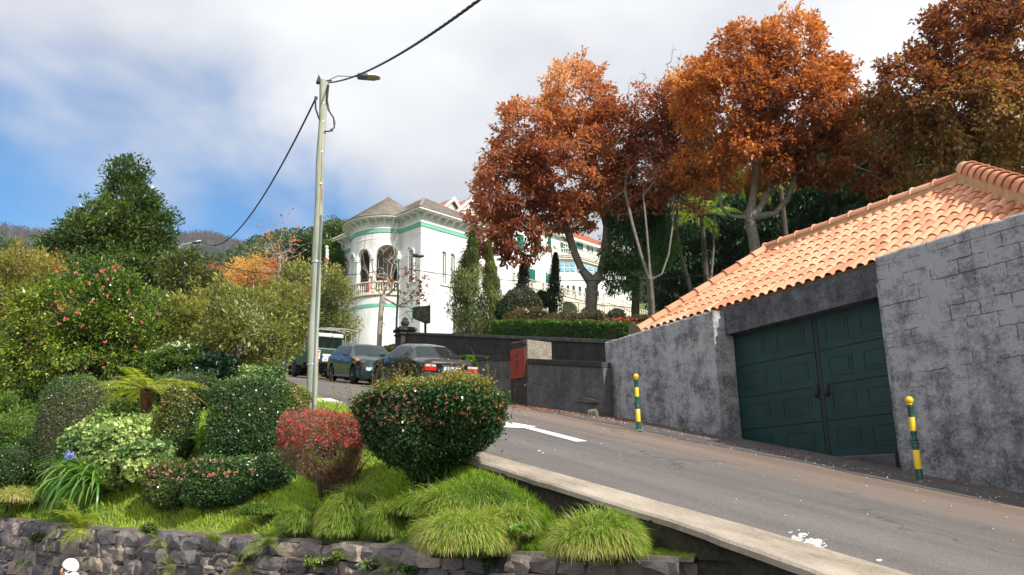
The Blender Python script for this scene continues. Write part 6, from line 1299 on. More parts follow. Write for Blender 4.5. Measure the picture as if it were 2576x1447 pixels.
# ------------------------------------------------------------------ person in the lower street
def person():
    Z = 10.0; hd = P(174, 1433, Z); f_ = unit(np.array([CR[0], CR[1], 0])*.8+np.array([CF[0], CF[1], 0])*-.45); s_ = np.cross(_UP, f_)   # facing right, head bowed
    gzz = -1.6-.078*hd[1]; t = thing('person', 'person in a white baseball cap and dark sunglasses, looking down to the right', 'person', (hd[0], hd[1], gzz))
    SK = pm('skin', (.62, .34, .26), .5, .06, 8, .05, 60, spec=.35); CL = pm('pale_shirt', (.55, .50, .44), .85, .08, 6, .2, 40); TR_ = pm('trousers', (.08, .08, .10), .85, .1, 6, .2, 40)
    k = (hd[2]-gzz)/1.62
    def W_(fx, sy, z): return hd*[1, 1, 0]+f_*fx+s_*sy+_UP*(gzz+z*k)
    J = dict(pel=(W_(-.05, 0, .92), .15), ab=(W_(-.05, 0, 1.08), .135), ch=(W_(-.05, 0, 1.28), .15), nk0=(W_(-.04, 0, 1.43), .075), nk=(W_(-.02, 0, 1.50), .055), h0=(W_(.0, 0, 1.57), .08), h1=(W_(.005, 0, 1.66), .092), h2=(W_(0, 0, 1.70), .08),
             sL=(W_(-.05, .17, 1.40), .06), eL=(W_(-.04, .24, 1.13), .045), wL=(W_(.12, .24, .93), .032), sR=(W_(-.05, -.17, 1.40), .06), eR=(W_(-.02, -.23, 1.13), .045), wR=(W_(.15, -.22, .95), .032), hL=(W_(-.04, .09, .88), .095), kL=(W_(-.02, .10, .49), .06), aL=(W_(-.05, .10, .09), .042), tL=(W_(.10, .11, .03), .03), hR=(W_(-.04, -.09, .88), .095), kR=(W_(.02, -.10, .49), .06), aR=(W_(-.02, -.10, .09), .042), tR=(W_(.13, -.11, .03), .03))
    E_ = [('pel', 'ab'), ('ab', 'ch'), ('ch', 'nk0'), ('nk0', 'nk'), ('nk', 'h0'), ('h0', 'h1'), ('h1', 'h2'), ('ch', 'sL'), ('sL', 'eL'), ('eL', 'wL'), ('ch', 'sR'), ('sR', 'eR'), ('eR', 'wR'), ('pel', 'hL'), ('hL', 'kL'), ('kL', 'aL'), ('aL', 'tL'), ('pel', 'hR'), ('hR', 'kR'), ('kR', 'aR'), ('aR', 'tR')]
    for sd, w, e in (('L', 'wL', 1), ('R', 'wR', -1)):
        wp = J[w][0]; J['p'+sd] = (wp+f_*.05-_UP*.05, .034); E_.append((w, 'p'+sd)); base = J['p'+sd][0]
        for i in range(4):
            o_ = s_*(-.03+.02*i); a = base+o_+f_*.025-_UP*.025; b = a+f_*.02-_UP*(.032+.004*(1-abs(i-1.5))); J[f'f{sd}{i}'] = (a, .009); J[f'g{sd}{i}'] = (b, .007); E_ += [('p'+sd, f'f{sd}{i}'), (f'f{sd}{i}', f'g{sd}{i}')]
        a = base-s_*e*.035+f_*.02; J['th'+sd] = (a, .010); J['ti'+sd] = (a+f_*.02-_UP*.02, .008); E_ += [('p'+sd, 'th'+sd), ('th'+sd, 'ti'+sd)]
    names = list(J); me = bpy.data.meshes.new('body'); me.from_pydata([tuple(J[n][0]) for n in names], [(names.index(a), names.index(b)) for a, b in E_], []); o = link('body', me, None, t); me.materials.append(SK); me.materials.append(CL); me.materials.append(TR_)
    m_ = o.modifiers.new('skin', 'SKIN'); sub = o.modifiers.new('sub', 'SUBSURF'); sub.levels = 2; sub.render_levels = 2
    for i, n in enumerate(names): v = me.skin_vertices[0].data[i]; v.radius = (J[n][1], J[n][1]); v.use_root = (n == 'pel')
    dg = bpy.context.evaluated_depsgraph_get(); ev = bpy.data.meshes.new_from_object(o.evaluated_get(dg)); o.modifiers.clear(); o.data = ev; ev.name = 'body'; ev.materials.clear(); [ev.materials.append(x) for x in (SK, CL, TR_)]
    hd_c = J['h1'][0]; zs_ = gzz
    for pl__ in ev.polygons:
        c_ = np.array(pl__.center); z = (c_[2]-gzz)/k; pl__.use_smooth = True; rr = np.linalg.norm((c_-hd_c)[:2]); pl__.material_index = 0 if z > 1.455 or (z < 1.02 and z > .75 and abs((c_-hd*[1, 1, 0]) @ s_) > .18) else (1 if z > .98 else (2 if z > .07 else 2))
    # face details and cap, in the head's own frame (bowed)
    ti = .5; fw = unit(f_*math.cos(ti)-_UP*math.sin(ti)); up = unit(_UP*math.cos(ti)+f_*math.sin(ti)); hc = W_(.012, 0, 1.635)
    def hp(a, b, c): return hc+fw*a+s_*b+up*c
    def ell(name, c, r, mat, par, n=16, zmin=-1.0):
        mb = MB(); rows = []; hs = np.linspace(math.asin(max(-1, zmin)), math.pi/2*.999, 10)
        vs = [hp(c[0]+r[0]*math.cos(h)*math.cos(2*math.pi*j/n), c[1]+r[1]*math.cos(h)*math.sin(2*math.pi*j/n), c[2]+r[2]*math.sin(h)) for h in hs for j in range(n)]
        mb.add(vs, [(i*n+j, i*n+(j+1) % n, (i+1)*n+(j+1) % n, (i+1)*n+j) for i in range(9) for j in range(n)]); return mb.build(name, mat, par, smooth=True, local=(par is not t))
    ell('head', (.0, 0, -.035), (.098, .080, .125), SK, t); ell('jaw', (.022, 0, -.095), (.074, .062, .07), SK, t); ell('nose', (.108, 0, -.045), (.022, .016, .026), SK, t)
    for e in (1, -1):
        ell('ear', (-.01, e*.086, -.035), (.024, .012, .036), SK, t)
        ell('sunglass_lens', (.088, e*.036, -.012), (.018, .034, .022), pm('dark_lens', (.01, .01, .012), .08, .05, 5, 0, spec=.8), t); mb = MB(); mb.tube([hp(.088, e*.068, -.004), hp(.04, e*.085, -.002), hp(-.01, e*.088, -.01)], .0045, 6); mb.build('sunglass_arm', DK, t)
    mb = MB(); mb.tube([hp(.098, -.022, -.085), hp(.104, 0, -.083), hp(.098, .022, -.085)], .006, 6); mb.build('lips', pm('lip', (.5, .2, .18), .5, .05, 5, 0), t)
    ell('hair', (-.02, 0, -.01), (.092, .086, .08), pm('hair_brown', (.10, .06, .04), .8, .3, 40, .4, 80), t)
    CP = pm('cap_white', (.72, .72, .70), .8, .03, 30, .15, 120); cp = ell('cap', (-.004, 0, .018), (.108, .092, .094), CP, t, 20, -.02); mb = MB()
    g = [[hp(.06+(.16-.06*abs(math.sin(th))**2)*q*math.cos(th)+.0*q, .088*math.sin(th)*(1-.05*q), .018-.035*q-.03*abs(math.sin(th))**2) for q in (0, .35, .7, 1)] for th in np.linspace(-math.pi/2, math.pi/2, 15)]
    for a, b in zip(g[:-1], g[1:]):
        for i in range(3): mb.quad(a[i], a[i+1], b[i+1], b[i]); mb.quad(*[q-up*.004 for q in (b[i], b[i+1], a[i+1], a[i])])
    mb.build('cap_peak', CP, t, smooth=True); mb = MB(); mb.box(tuple(hp(-.004, 0, .125)), (.014, .014, .008)); mb.build('cap_button', CP, t)
person()
# ------------------------------------------------------------------ survey helpers for plants
def grd(x, y, Z): p = P(x, y, Z); return np.array([p[0], p[1], gzf(p[0], p[1])])
def PR(px_, Z): return px_*Z/FPX
def wall_at(x, y):
    best = None
    for s in np.linspace(0, 18, 361):
        p, t_, n_ = wpt(s); n_ = n_ if n_[0] < 0 else -n_; q = np.array([p[0]+n_[0]*.02, p[1]+n_[1]*.02, p[2]]); X_, Y_, Zq = proj(q)
        if best is None or abs(X_-x) < best[0]: best = (abs(X_-x), Zq, n_, s)
    Zq = best[1]; c = P(x, y, Zq); return c, np.array([best[2][0], best[2][1], 0]), best[3]

# ------------------------------------------------------------------ autumn trees over the garage roof
def limbs(Z, *paths): return [[P(x, y, Z+(dz if len(q) > 2 else 0)) for q in pth for (x, y, dz) in [(q[0], q[1], q[2] if len(q) > 2 else 0)]] for pth in paths]
def trunkp(Z, base, *pts): return [P(*base, Z)]+[P(x, y, Z) for x, y in pts]
bA = [PB(1450, 250, 33, 95, 100), PB(1345, 345, 33, 105, 100), PB(1285, 470, 32.6, 105, 110), PB(1430, 420, 33, 140, 130), PB(1238, 555, 32, 70, 95), PB(1305, 600, 32, 75, 60), PB(1530, 360, 33, 75, 120), PB(1425, 535, 33, 90, 45), PB(1555, 480, 33, 60, 80)]
tree('autumn_tree', 'rust-red tree with forked pale trunk standing before the mansion bay', 'tree', P(1487, 800, 33), P(1489, 715, 33), .235, bA, 900, 50000, .31, .175, .09, LM['autumn'], BARK, seed=3, trunkpts=trunkp(33, (1487, 802), (1487, 770), (1489, 735), (1490, 712)), limbs=limbs(33, [(1462, 676), (1443, 630), (1428, 580), (1400, 520), (1380, 450)], [(1513, 690), (1524, 640), (1530, 570), (1510, 480), (1490, 390)]), group='autumn trees above the garage roof')
bB = [PB(1860, 135, 30, 80, 75), PB(1985, 115, 30, 85, 80), PB(1830, 260, 30, 135, 110), PB(1990, 270, 30, 130, 125), PB(2085, 250, 30, 70, 120), PB(1750, 240, 31, 65, 100), PB(1890, 400, 30, 130, 75), PB(2060, 400, 30, 80, 70), PB(1745, 430, 31, 70, 60), PB(2120, 340, 30, 45, 80)]
tree('autumn_tree', 'tallest orange-brown tree with candelabra limbs above the garage roof', 'tree', P(1905, 700, 30), P(1887, 552, 30), .20, bB, 1150, 62000, .30, .17, .09, LM['autumn2'], BARK, seed=4, trunkpts=trunkp(30, (1905, 705), (1902, 650), (1896, 600), (1887, 560), (1887, 549)), limbs=limbs(30, [(1838, 543), (1815, 522), (1808, 460), (1800, 380), (1780, 300)], [(1893, 500), (1901, 440), (1905, 370), (1900, 280)], [(1950, 537), (1982, 500), (2003, 430), (2020, 340), (2030, 250)], [(1915, 520), (1945, 450), (1965, 380), (1980, 300)]), group='autumn trees above the garage roof')
bC = [PB(2300, 240, 27, 110, 105), PB(2420, 120, 27, 120, 110), PB(2540, 60, 27, 110, 120), PB(2420, 280, 27, 150, 110), PB(2560, 290, 27, 110, 130), PB(2225, 330, 28, 85, 100), PB(2190, 420, 28, 80, 60), PB(2330, 400, 28, 120, 60), PB(2500, 420, 28, 120, 60)]
tree('autumn_tree', 'dark bronze tree filling the upper right corner behind the roof peak', 'tree', P(2440, 760, 28), P(2430, 520, 28), .24, bC, 900, 52000, .32, .18, .095, LM['autumn3'], BARK, seed=5, limbs=limbs(28, [(2380, 430), (2330, 330), (2290, 250)], [(2440, 420), (2450, 300), (2440, 180)], [(2500, 430), (2540, 320), (2560, 200)]), group='autumn trees above the garage roof')
bE = [PB(1640, 400, 32, 90, 110), PB(1700, 360, 32, 75, 120), PB(1640, 300, 32, 70, 90), PB(1735, 480, 32, 50, 60), PB(1545, 480, 32, 40, 60), PB(1690, 260, 32, 45, 70), PB(1575, 330, 32, 55, 80), PB(1620, 500, 32, 60, 40)]
tree('autumn_tree', 'slender thinly leaved tree between the two big crowns', 'tree', P(1640, 800, 28), P(1636, 700, 28), .078, bE, 620, 15000, .34, .17, .09, LM['autumn'], BARKM, seed=6, rexp=.5, trunkpts=trunkp(28, (1642, 805), (1640, 760), (1637, 725), (1636, 705)), limbs=limbs(28, [(1632, 640, .3), (1626, 570, 1.2), (1618, 490, 2.4), (1624, 420, 3.4), (1640, 340, 4.0)], [(1665, 690, 0), (1682, 640, .6), (1692, 570, 1.8), (1696, 490, 3.0), (1706, 400, 3.9), (1700, 320, 4)], [(1612, 640, .6), (1590, 560, 1.8), (1572, 480, 3.0), (1570, 390, 4.0)], [(1600, 692, 0), (1560, 672, 0), (1520, 620, .3), (1470, 588, .5), (1420, 570, .6)]), bareprob=.1, group='autumn trees above the garage roof')
tree('bare_tree', 'bare grey tree whose twig ends show above the gap between autumn crowns', 'tree', P(1640, 800, 38), P(1630, 600, 38), .16, [PB(1615, 270, 38, 50, 110), PB(1700, 160, 38, 25, 60), PB(1560, 330, 38, 40, 80), PB(1660, 330, 38, 50, 90)], 420, 0, .3, .1, .05, LM['autumn'], BARK, seed=7, group='bare trees', rexp=.62, up=.1, bend=.1)

# dark evergreens behind
def conifer(name, label, blobs, n, base, seed, mat='conif', r=.16, ln=.20, wd=.05, rc=.45, nc=None, group='dark evergreens between house and garage', cat='tree', shell=.55, droop=.8, bark=None):
    c = np.mean([b[0] for b in blobs], 0); top = max(b[0][2]+b[1][2] for b in blobs); return tree(name, label, cat, base, (base[0]*.3+c[0]*.7, base[1]*.3+c[1]*.7, base[2]*.55+top*.45), r, blobs, nc or max(60, n//90), n, rc, ln, wd, LM[mat], bark or BARKD, seed=seed, shell=shell, droop=droop, group=group, vscale=.9)
conifer('evergreen_tree', 'dark drooping evergreen in front of the white bay, left of the bare trunks', [PB(1595, 545, 33, 68, 62), PB(1590, 625, 33, 82, 66), PB(1650, 590, 33, 45, 80), PB(1565, 690, 33, 45, 48), PB(1610, 490, 33, 40, 40)], 30000, P(1598, 806, 33), 11, mat='conif2', ln=.15, wd=.05, rc=.38)
conifer('evergreen_tree', 'dark evergreen behind the candelabra tree, left of its trunk', [PB(1770, 560, 42, 110, 90), PB(1740, 660, 42, 90, 70), PB(1830, 640, 42, 80, 80)], 20000, P(1760, 790, 42), 12, ln=.26, wd=.09, rc=.6)
conifer('evergreen_tree', 'dark evergreen right of the candelabra trunk, above the roof line', [PB(2000, 500, 40, 100, 90), PB(2080, 470, 40, 90, 90), PB(1960, 590, 40, 80, 70)], 22000, P(2000, 720, 40), 13, ln=.26, wd=.09, rc=.6)
conifer('evergreen_tree', 'dark green tree behind the bronze tree, above the right part of the roof', [PB(2240, 430, 36, 100, 80), PB(2150, 520, 38, 80, 70), PB(2330, 420, 36, 90, 70)], 17000, P(2230, 640, 36), 14, ln=.26, wd=.09, rc=.6)
conifer('evergreen_tree', 'shaded tall evergreen far behind the autumn crowns', [PB(1900, 430, 52, 170, 110), PB(2150, 420, 52, 150, 110), PB(1740, 480, 52, 110, 100), PB(1850, 600, 52, 170, 90), PB(2350, 430, 52, 200, 120)], 26000, P(1950, 760, 52), 15, ln=.42, wd=.2, rc=1.0, nc=420)
conifer('evergreen_tree', 'dark evergreen hedge tree below the slender tree, right of the railing end', [PB(1720, 720, 44, 90, 60), PB(1790, 690, 44, 90, 60)], 9000, P(1730, 800, 44), 16, ln=.28, wd=.12, rc=.6)
for i, (pth, Z, r, lb) in enumerate((([(1598, 806), (1597, 740), (1594, 690), (1596, 640)], 36, .11, 'thin dark trunk left of the slender tree'), ([(1745, 760), (1730, 700), (1712, 640), (1700, 560), (1712, 470)], 34, .10, 'leaning dark trunk right of the slender tree'), ([(1785, 740), (1790, 680), (1795, 620), (1798, 540)], 35, .08, 'straight thin trunk in the shade left of the candelabra tree'))):
    pts_ = [P(x, y, Z) for x, y in pth]; pts_ = [pts_[0]*[1, 1, 0]+_UP*(gzf(pts_[0][0], pts_[0][1])-.2)]+pts_; t = thing('shaded_tree', lb, 'tree', tuple(pts_[0]), group='thin shaded trees'); mb = MB(); mb.tube(pts_, [r*(1-.12*k) for k in range(len(pts_))], 9); mb.build('trunk', BARKD if i == 0 else BARK, t, smooth=True)
for i, (x, y, Z, L_, lb) in enumerate(((1880, 470, 33, 1.9, 'tree fern glowing green behind the candelabra limbs'), (1765, 545, 36, 2.0, 'shaded tree fern left of the candelabra trunk'), (1960, 440, 34, 1.6, 'small tree fern right of the candelabra limbs'))):
    b0 = P(x, y, Z); t = thing('tree_fern', lb, 'tree fern', (b0[0], b0[1], b0[2]-4)); mb = MB(); mb.tube([b0*[1, 1, 0]+_UP*(gzf(b0[0], b0[1])-.2), b0], [.13, .10], 9); mb.build('trunk', BARKD, t); fern('f', '', '', b0, 15, L_, .42, LM['fern'], BARKD, 60+i, 1.5, (.1, .9), npin=24, rr=.012, parent=t, w=.10)

# cypresses and clipped shrubs on the terrace
def cyp(name, label, Z, pts, n, seed, mat='cyp', ln=.13, wd=.035, base=None, shell=.6, rc=.16, grp='narrow cypresses on the terrace', droop=-.9):
    """column following surveyed (x, y, half width) stations from foot to tip"""
    rng = np.random.default_rng(seed); ct = [P(x, y, Z) for x, y, w in pts]; t = thing(name, label, 'tree', tuple(ct[0]), group=grp)
    mb = MB(); mb.tube(ct, [PR(w, Z)*.16+.01 for x, y, w in pts], 8); mb.build('trunk', BARKD, t)
    k = rng.uniform(0, 1, n)**.8*(len(pts)-1); i = np.minimum(k.astype(int), len(pts)-2); f = k-i; C = np.array(ct); Wd = np.array([PR(w, Z) for _, _, w in pts]); c = C[i]*(1-f)[:, None]+C[i+1]*f[:, None]; w = Wd[i]*(1-f)+Wd[i+1]*f
    d = rdir(n, rng); d[:, 2] *= .3; d = unit(d); lump = 1+.42*vnoise(np.concatenate([d[:, :2]*1.2, k[:, None]*3.4], 1), 1.8, seed); p = c+d*(w*lump*(rng.uniform(.3, 1, n)**.5))[:, None]
    V, F = leaves(p, unit(d*.35+np.array([0, 0, -droop])+rdir(n, rng)*.5), unit(d+rdir(n, rng)*.5), ln*rng.uniform(.6, 1.3, n), wd*rng.uniform(.7, 1.3, n)); leafobj('crown', [(V, F, np.clip(.42+.3*vnoise(p, 1.6, seed)+rng.normal(0, .15, n), 0, 1))], LM[mat], t); return t
cyp('cypress_tree', 'left of the twin cypresses beside the villa', 30, [(1180, 842, 40), (1172, 785, 40), (1174, 720, 36), (1184, 660, 22), (1189, 620, 10), (1190, 585, 2)], 15000, 21)
cyp('cypress_tree', 'right of the twin cypresses beside the villa', 30.5, [(1230, 842, 26), (1236, 790, 27), (1237, 730, 24), (1234, 680, 14), (1231, 642, 6), (1230, 620, 1)], 12000, 22)
cyp('cypress_tree', 'thin crooked dark cypress left of the forked trunk', 34, [(1393, 800, 26), (1392, 765, 28), (1394, 730, 17), (1396, 690, 10), (1397, 655, 6), (1398, 640, 1)], 6500, 23, mat='conif', ln=.10)
cyp('cypress_tree', 'slender topiary column rising from the clipped grey-green bush', 33, [(1312, 790, 20), (1314, 735, 17), (1316, 700, 13), (1317, 675, 8), (1317, 655, 2)], 5000, 24, mat='holly', ln=.09)
def pbush(name, label, x, y, Z, rx, ry, n, ln, wd, mat, seed, depth=1.0, **k):
    c = P(x, y, Z); r = (PR(rx, Z), PR(rx, Z)*depth, PR(ry, Z)); return bush(name, label, k.pop('cat', 'bush'), c, r, n, ln, wd, LM[mat], seed=seed, rz=-_y, **k)
pbush('clipped_bush', 'grey-green clipped holly bush below the topiary column', 1313, 768, 32, 46, 42, 9000, .075, .045, 'holly', 31, pw=2.4, taper=-.1)
pbush('dark_bush', 'dark evergreen bush between the holly and thin cypress', 1362, 776, 33, 27, 38, 4000, .09, .05, 'conif', 32)
pbush('round_bush', 'small round clipped bush in front of the railing', 1551, 795, 30, 22, 17, 2500, .05, .03, 'holly', 33, pw=2.2)
pbush('ivy_clump', 'small ivy clump behind the gatepost at the hedge end', 1262, 782, 30.5, 18, 22, 1800, .08, .06, 'ivyd', 34)
gp2 = thing('garden_post', 'pale stone garden post at the left end of the hedge', 'post', tuple(P(1252, 845, 28.5))); mb = MB(); mb.tube([P(1252, 850, 28.5), P(1251, 812, 28.5)], [.13, .11], 4); mb.build('post', LICH, gp2)
h0 = Ppl(1262, 852, np.array([1, 0, 0]), 11.75); h1 = Ppl(1610, 872, np.array([1, 0, 0]), 11.35); hm = (h0+h1)/2; L_ = np.linalg.norm((h1-h0)[:2]); ang = math.atan2((h1-h0)[1], (h1-h0)[0])
def hedge_build():
    t = thing('clipped_hedge', 'long low clipped hedge on top of the retaining wall', 'hedge', tuple(hm)); rng = np.random.default_rng(35); n = 26000; f = rng.uniform(0, 1, n); hh = .62; ww = .34
    side = rng.choice(3, n, p=[.42, .40, .18]); off = np.where(side == 0, -ww+.05*rng.random(n), np.where(side == 2, ww, rng.uniform(-ww, ww, n))); z = np.where(side == 1, hh-.05*rng.random(n), rng.uniform(0, hh, n)); d = unit((h1-h0)*[1, 1, 0]); s = np.array([-d[1], d[0], 0]); s = s if s[0] < 0 else -s
    base = h0[None]+(h1-h0)[None]*f[:, None]; wob = .05*vnoise(base*[1, 1, 0]+z[:, None]*[0, 0, 1.0], 2.5, 3); p = base-s*(off+np.sign(off)*wob)[:, None]+np.array([0, 0, 1.0])*(z+wob*(side == 1)-.1)[:, None]
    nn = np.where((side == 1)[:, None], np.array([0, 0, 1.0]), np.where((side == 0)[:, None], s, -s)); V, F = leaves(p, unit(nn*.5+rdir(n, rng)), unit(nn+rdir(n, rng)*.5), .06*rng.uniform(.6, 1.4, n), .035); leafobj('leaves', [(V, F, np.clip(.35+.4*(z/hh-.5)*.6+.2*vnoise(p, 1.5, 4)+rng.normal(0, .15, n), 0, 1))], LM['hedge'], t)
    mb = MB(); w2 = ww*.85; mb.prism([h0-s*w2-_UP*.3, h0+s*w2-_UP*.3, h0+s*w2+_UP*.5, h0-s*w2+_UP*.5], h1-h0); mb.build('dark_core', DARKCORE, t)  # same dark core, added to shut out light inside the hedge
hedge_build()
for i, (x, y, Z, rx, ry, fl, lb) in enumerate(((1330, 800, 27, 45, 18, 'white', 'low bush with white and magenta blooms behind the left part of the hedge'), (1400, 806, 27, 40, 15, None, 'brownish azalea behind the middle of the hedge'), (1455, 812, 25, 60, 22, None, 'broad dark azalea mound below the forked tree'), (1500, 826, 23, 60, 16, 'red', 'azalea with dull red bloom behind the right part of the hedge'), (1575, 822, 22, 55, 18, 'red', 'azalea with scattered red bloom near the roof corner'), (1630, 815, 24, 40, 14, None, 'low dark azalea beside the roof corner'), (1290, 806, 28, 25, 14, None, 'small rusty shrub at the left end of the hedge'))):
    flow = (LM['white'] if fl == 'white' else LM['red'], 22 if fl == 'white' else 110, .05 if fl == 'white' else .06, .1, 1.0) if fl else None
    pbush('azalea_bush', lb, x, y, Z, rx, ry, 4200, .055, .03, 'azal', 36+i, depth=.8, rough=.25, flow=flow, group='azaleas behind the hedge')

# ------------------------------------------------------------------ trees and shrubs up the left bank
tree('laurel_tree', 'tall dark glossy evergreen rising against the blue sky', 'tree', grd(300, 1000, 26), P(300, 700, 26), .20, [PB(322, 440, 26, 46, 38), PB(330, 505, 26, 68, 50), PB(290, 570, 26, 100, 48), PB(370, 590, 26, 60, 60), PB(180, 625, 26, 75, 40), PB(255, 610, 26, 100, 55), PB(415, 560, 26, 22, 34), PB(300, 690, 26, 130, 55), PB(420, 660, 26, 40, 40)], 760, 62000, .30, .13, .06, LM['laurel'], BARK, seed=41, limbs=limbs(26, [(312, 640), (318, 560), (325, 480)]), droop=.0, shell=.45)
tree('camellia_tree', 'large camellia covered in glossy leaves and pink flowers', 'tree', grd(220, 1040, 18.4), P(225, 950, 18.4), .11, [PB(255, 715, 18.4, 80, 62), PB(200, 800, 18.4, 150, 95), PB(310, 800, 18.4, 100, 100), PB(130, 880, 18.2, 110, 80), PB(330, 900, 18.4, 70, 60), PB(70, 960, 17.8, 60, 60), PB(225, 930, 18, 130, 70)], 560, 52000, .26, .085, .045, LM['camel'], BARKD, seed=42, droop=.0, shell=.55, limbs=limbs(18, [(200, 900), (170, 840)], [(240, 880), (260, 800), (262, 720)], [(300, 900), (330, 850)]))
cam_t = [o for o in S.collection.objects if o.name == 'camellia_tree'][0]; rg = np.random.default_rng(43); fp = []
for (x, y) in [(120+rg.uniform(-90, 300), 660+rg.uniform(0, 280)) for _ in range(30)]+[(258, 645), (290, 680), (300, 672), (225, 712), (270, 745), (180, 735), (230, 760), (75, 860), (105, 862), (420, 760), (400, 790), (330, 790), (265, 860)]:
    if ((x-225)/185)**2+((y-830)/185)**2 < 1.0: fp.append(P(x, y, 18.4-2.05*math.sqrt(max(0.02, 1-((x-225)/190)**2-((y-840)/195)**2))*.72))
[flowers('flower', np.array([q]), unit(-np.array([q])), 0.045, LM['pinkf'], cam_t, rg, 9) for q in fp]
def shrub(label, base, blobs, n, seed, mat='rhodo', nc=160, ln=.13, wd=.045, rc=.28, name='shrub', cat='shrub', r=.06, fork=None, bark=None, **k):
    c = np.mean([b[0] for b in blobs], 0); return tree(name, label, cat, base, fork if fork is not None else (base*.6+c*.4), r, blobs, nc, n, rc, ln, wd, LM[mat], bark or BARK, seed=seed, droop=-.1, **k)
shrub('yellow-brown leaved tree at the left frame edge', grd(40, 1050, 24), [PB(70, 690, 24, 90, 55), PB(40, 780, 23.6, 80, 80), PB(110, 760, 24, 60, 60), PB(10, 900, 23, 70, 70)], 21000, 44, 'yell', 260, .13, .05, .34, name='yellowing_tree', cat='tree', r=.12)
shrub('dark green tree peeking in at the left frame edge', grd(-30, 1050, 27), [PB(-15, 640, 27, 50, 50), PB(0, 720, 26.5, 60, 50), PB(10, 900, 22, 50, 100), PB(20, 1030, 20, 60, 50)], 12000, 45, 'laurel', 160, .13, .05, .3, name='evergreen_tree', cat='tree')
shrub('fine-leaved green bush below the yellowing tree at the frame edge', grd(30, 1120, 17.2), [PB(25, 1040, 17.2, 60, 60), PB(70, 1085, 16.6, 50, 45), PB(10, 1110, 16, 50, 40)], 9000, 46, 'fern', 120, .09, .035, .22)
shrub('rhododendron with bronze new growth right of the dark evergreen', grd(470, 960, 22), [PB(470, 690, 22, 60, 55), PB(520, 745, 22, 60, 55), PB(440, 780, 21.5, 60, 60)], 13000, 47, seed and 'rhodo' if False else 'rhodo', 190)
shrub('brownish rhododendron behind the camellia, right side', grd(430, 980, 20), [PB(445, 810, 20, 60, 60), PB(500, 810, 20, 70, 60), PB(470, 870, 19.5, 70, 45)], 12000, 48, 'rhodo', 170)
shrub('wide rhododendron in the middle of the bank', grd(570, 960, 20.5), [PB(560, 790, 21, 80, 60), PB(640, 790, 21, 80, 65), PB(590, 850, 20, 80, 55)], 15000, 49, 'rhodo', 220)
shrub('rhododendron with pale forked stems above the square bush', grd(592, 965, 16.8), [PB(560, 850, 17.2, 60, 45), PB(640, 845, 17.2, 75, 50), PB(680, 890, 17, 40, 45), PB(600, 800, 18, 70, 40)], 9000, 50, 'rhodo', 130, .12, .04, .24, r=.05, bark=BARKL, fork=P(590, 925, 16.9), limbs=limbs(17, [(570, 905), (545, 875), (530, 850)], [(600, 890), (612, 850), (640, 815)]))
shrub('tall rhododendron just left of the utility pole', grd(720, 950, 26), [PB(700, 770, 26, 60, 65), PB(750, 720, 27, 45, 55), PB(740, 800, 26, 55, 70), PB(700, 840, 25, 60, 50)], 14000, 51, 'rhodo', 210)
shrub('loose shrub overhanging the road left of the pickup', grd(690, 948, 26), [PB(680, 880, 26, 40, 40), PB(715, 860, 27, 35, 35), PB(650, 905, 25, 40, 30)], 6500, 52, 'rhodo', 90)
shrub('rhododendron behind the pickup beside the round tower', P(850, 890, 39), [PB(840, 760, 40, 40, 70), PB(870, 820, 39, 32, 42), PB(800, 800, 40, 50, 60), PB(820, 710, 42, 40, 40)], 14000, 53, 'rhodo', 200, .17, .06, .4)
shrub('bright green tree left of the tower, under the eaves', P(845, 800, 55), [PB(848, 680, 55, 22, 48), PB(835, 640, 56, 25, 30)], 7000, 54, 'hedge', 90, .2, .08, .5, name='green_tree', cat='tree')
conifer('pine_tree', 'pine with open crown showing above the tower eaves on its left', [PB(840, 575, 60, 14, 22), PB(835, 610, 60, 34, 26), PB(860, 620, 60, 25, 20), PB(820, 640, 60, 30, 25)], 6500, P(840, 760, 60), 55, 'laurel', ln=.32, wd=.10, rc=.5, group='trees left of the tower')
conifer('evergreen_tree', 'dark evergreen behind the bare pink-leaved tree', [PB(760, 625, 62, 35, 30), PB(790, 660, 62, 40, 35), PB(740, 670, 62, 35, 30)], 9000, P(760, 760, 62), 56, 'laurel', ln=.32, wd=.12, rc=.6, group='trees left of the tower')
tree('bare_tree', 'pale bare tree with a few pink leaves left of the pole', 'tree', P(700, 790, 46), P(702, 700, 46), .09, [PB(705, 600, 46, 45, 70), PB(690, 650, 46, 55, 50), PB(725, 640, 46, 40, 50)], 260, 500, .5, .20, .14, LM['maple'], BARKL, seed=57, bareprob=.7, group='bare trees', rexp=.62, up=.1, bend=.1, trunkpts=trunkp(46, (698, 800), (700, 740), (702, 690), (705, 640)))
tree('orange_tree', 'golden-orange leaved tree on the slope beyond the shrubs', 'tree', P(630, 800, 75), P(630, 740, 75), .18, [PB(600, 700, 75, 45, 32), PB(640, 680, 75, 30, 40), PB(590, 740, 75, 60, 25), PB(670, 730, 75, 45, 30)], 200, 8000, .9, .24, .14, LM['yellor'], BARKL, seed=58, group='orange trees on the far slope')
tree('orange_tree', 'thin rusty tree beside the white bare trunk', 'tree', P(690, 800, 80), P(690, 730, 80), .15, [PB(690, 700, 80, 30, 45), PB(740, 690, 80, 30, 35), PB(540, 690, 80, 28, 28)], 160, 6000, .9, .26, .14, LM['autumn'], BARKL, seed=59, group='orange trees on the far slope')
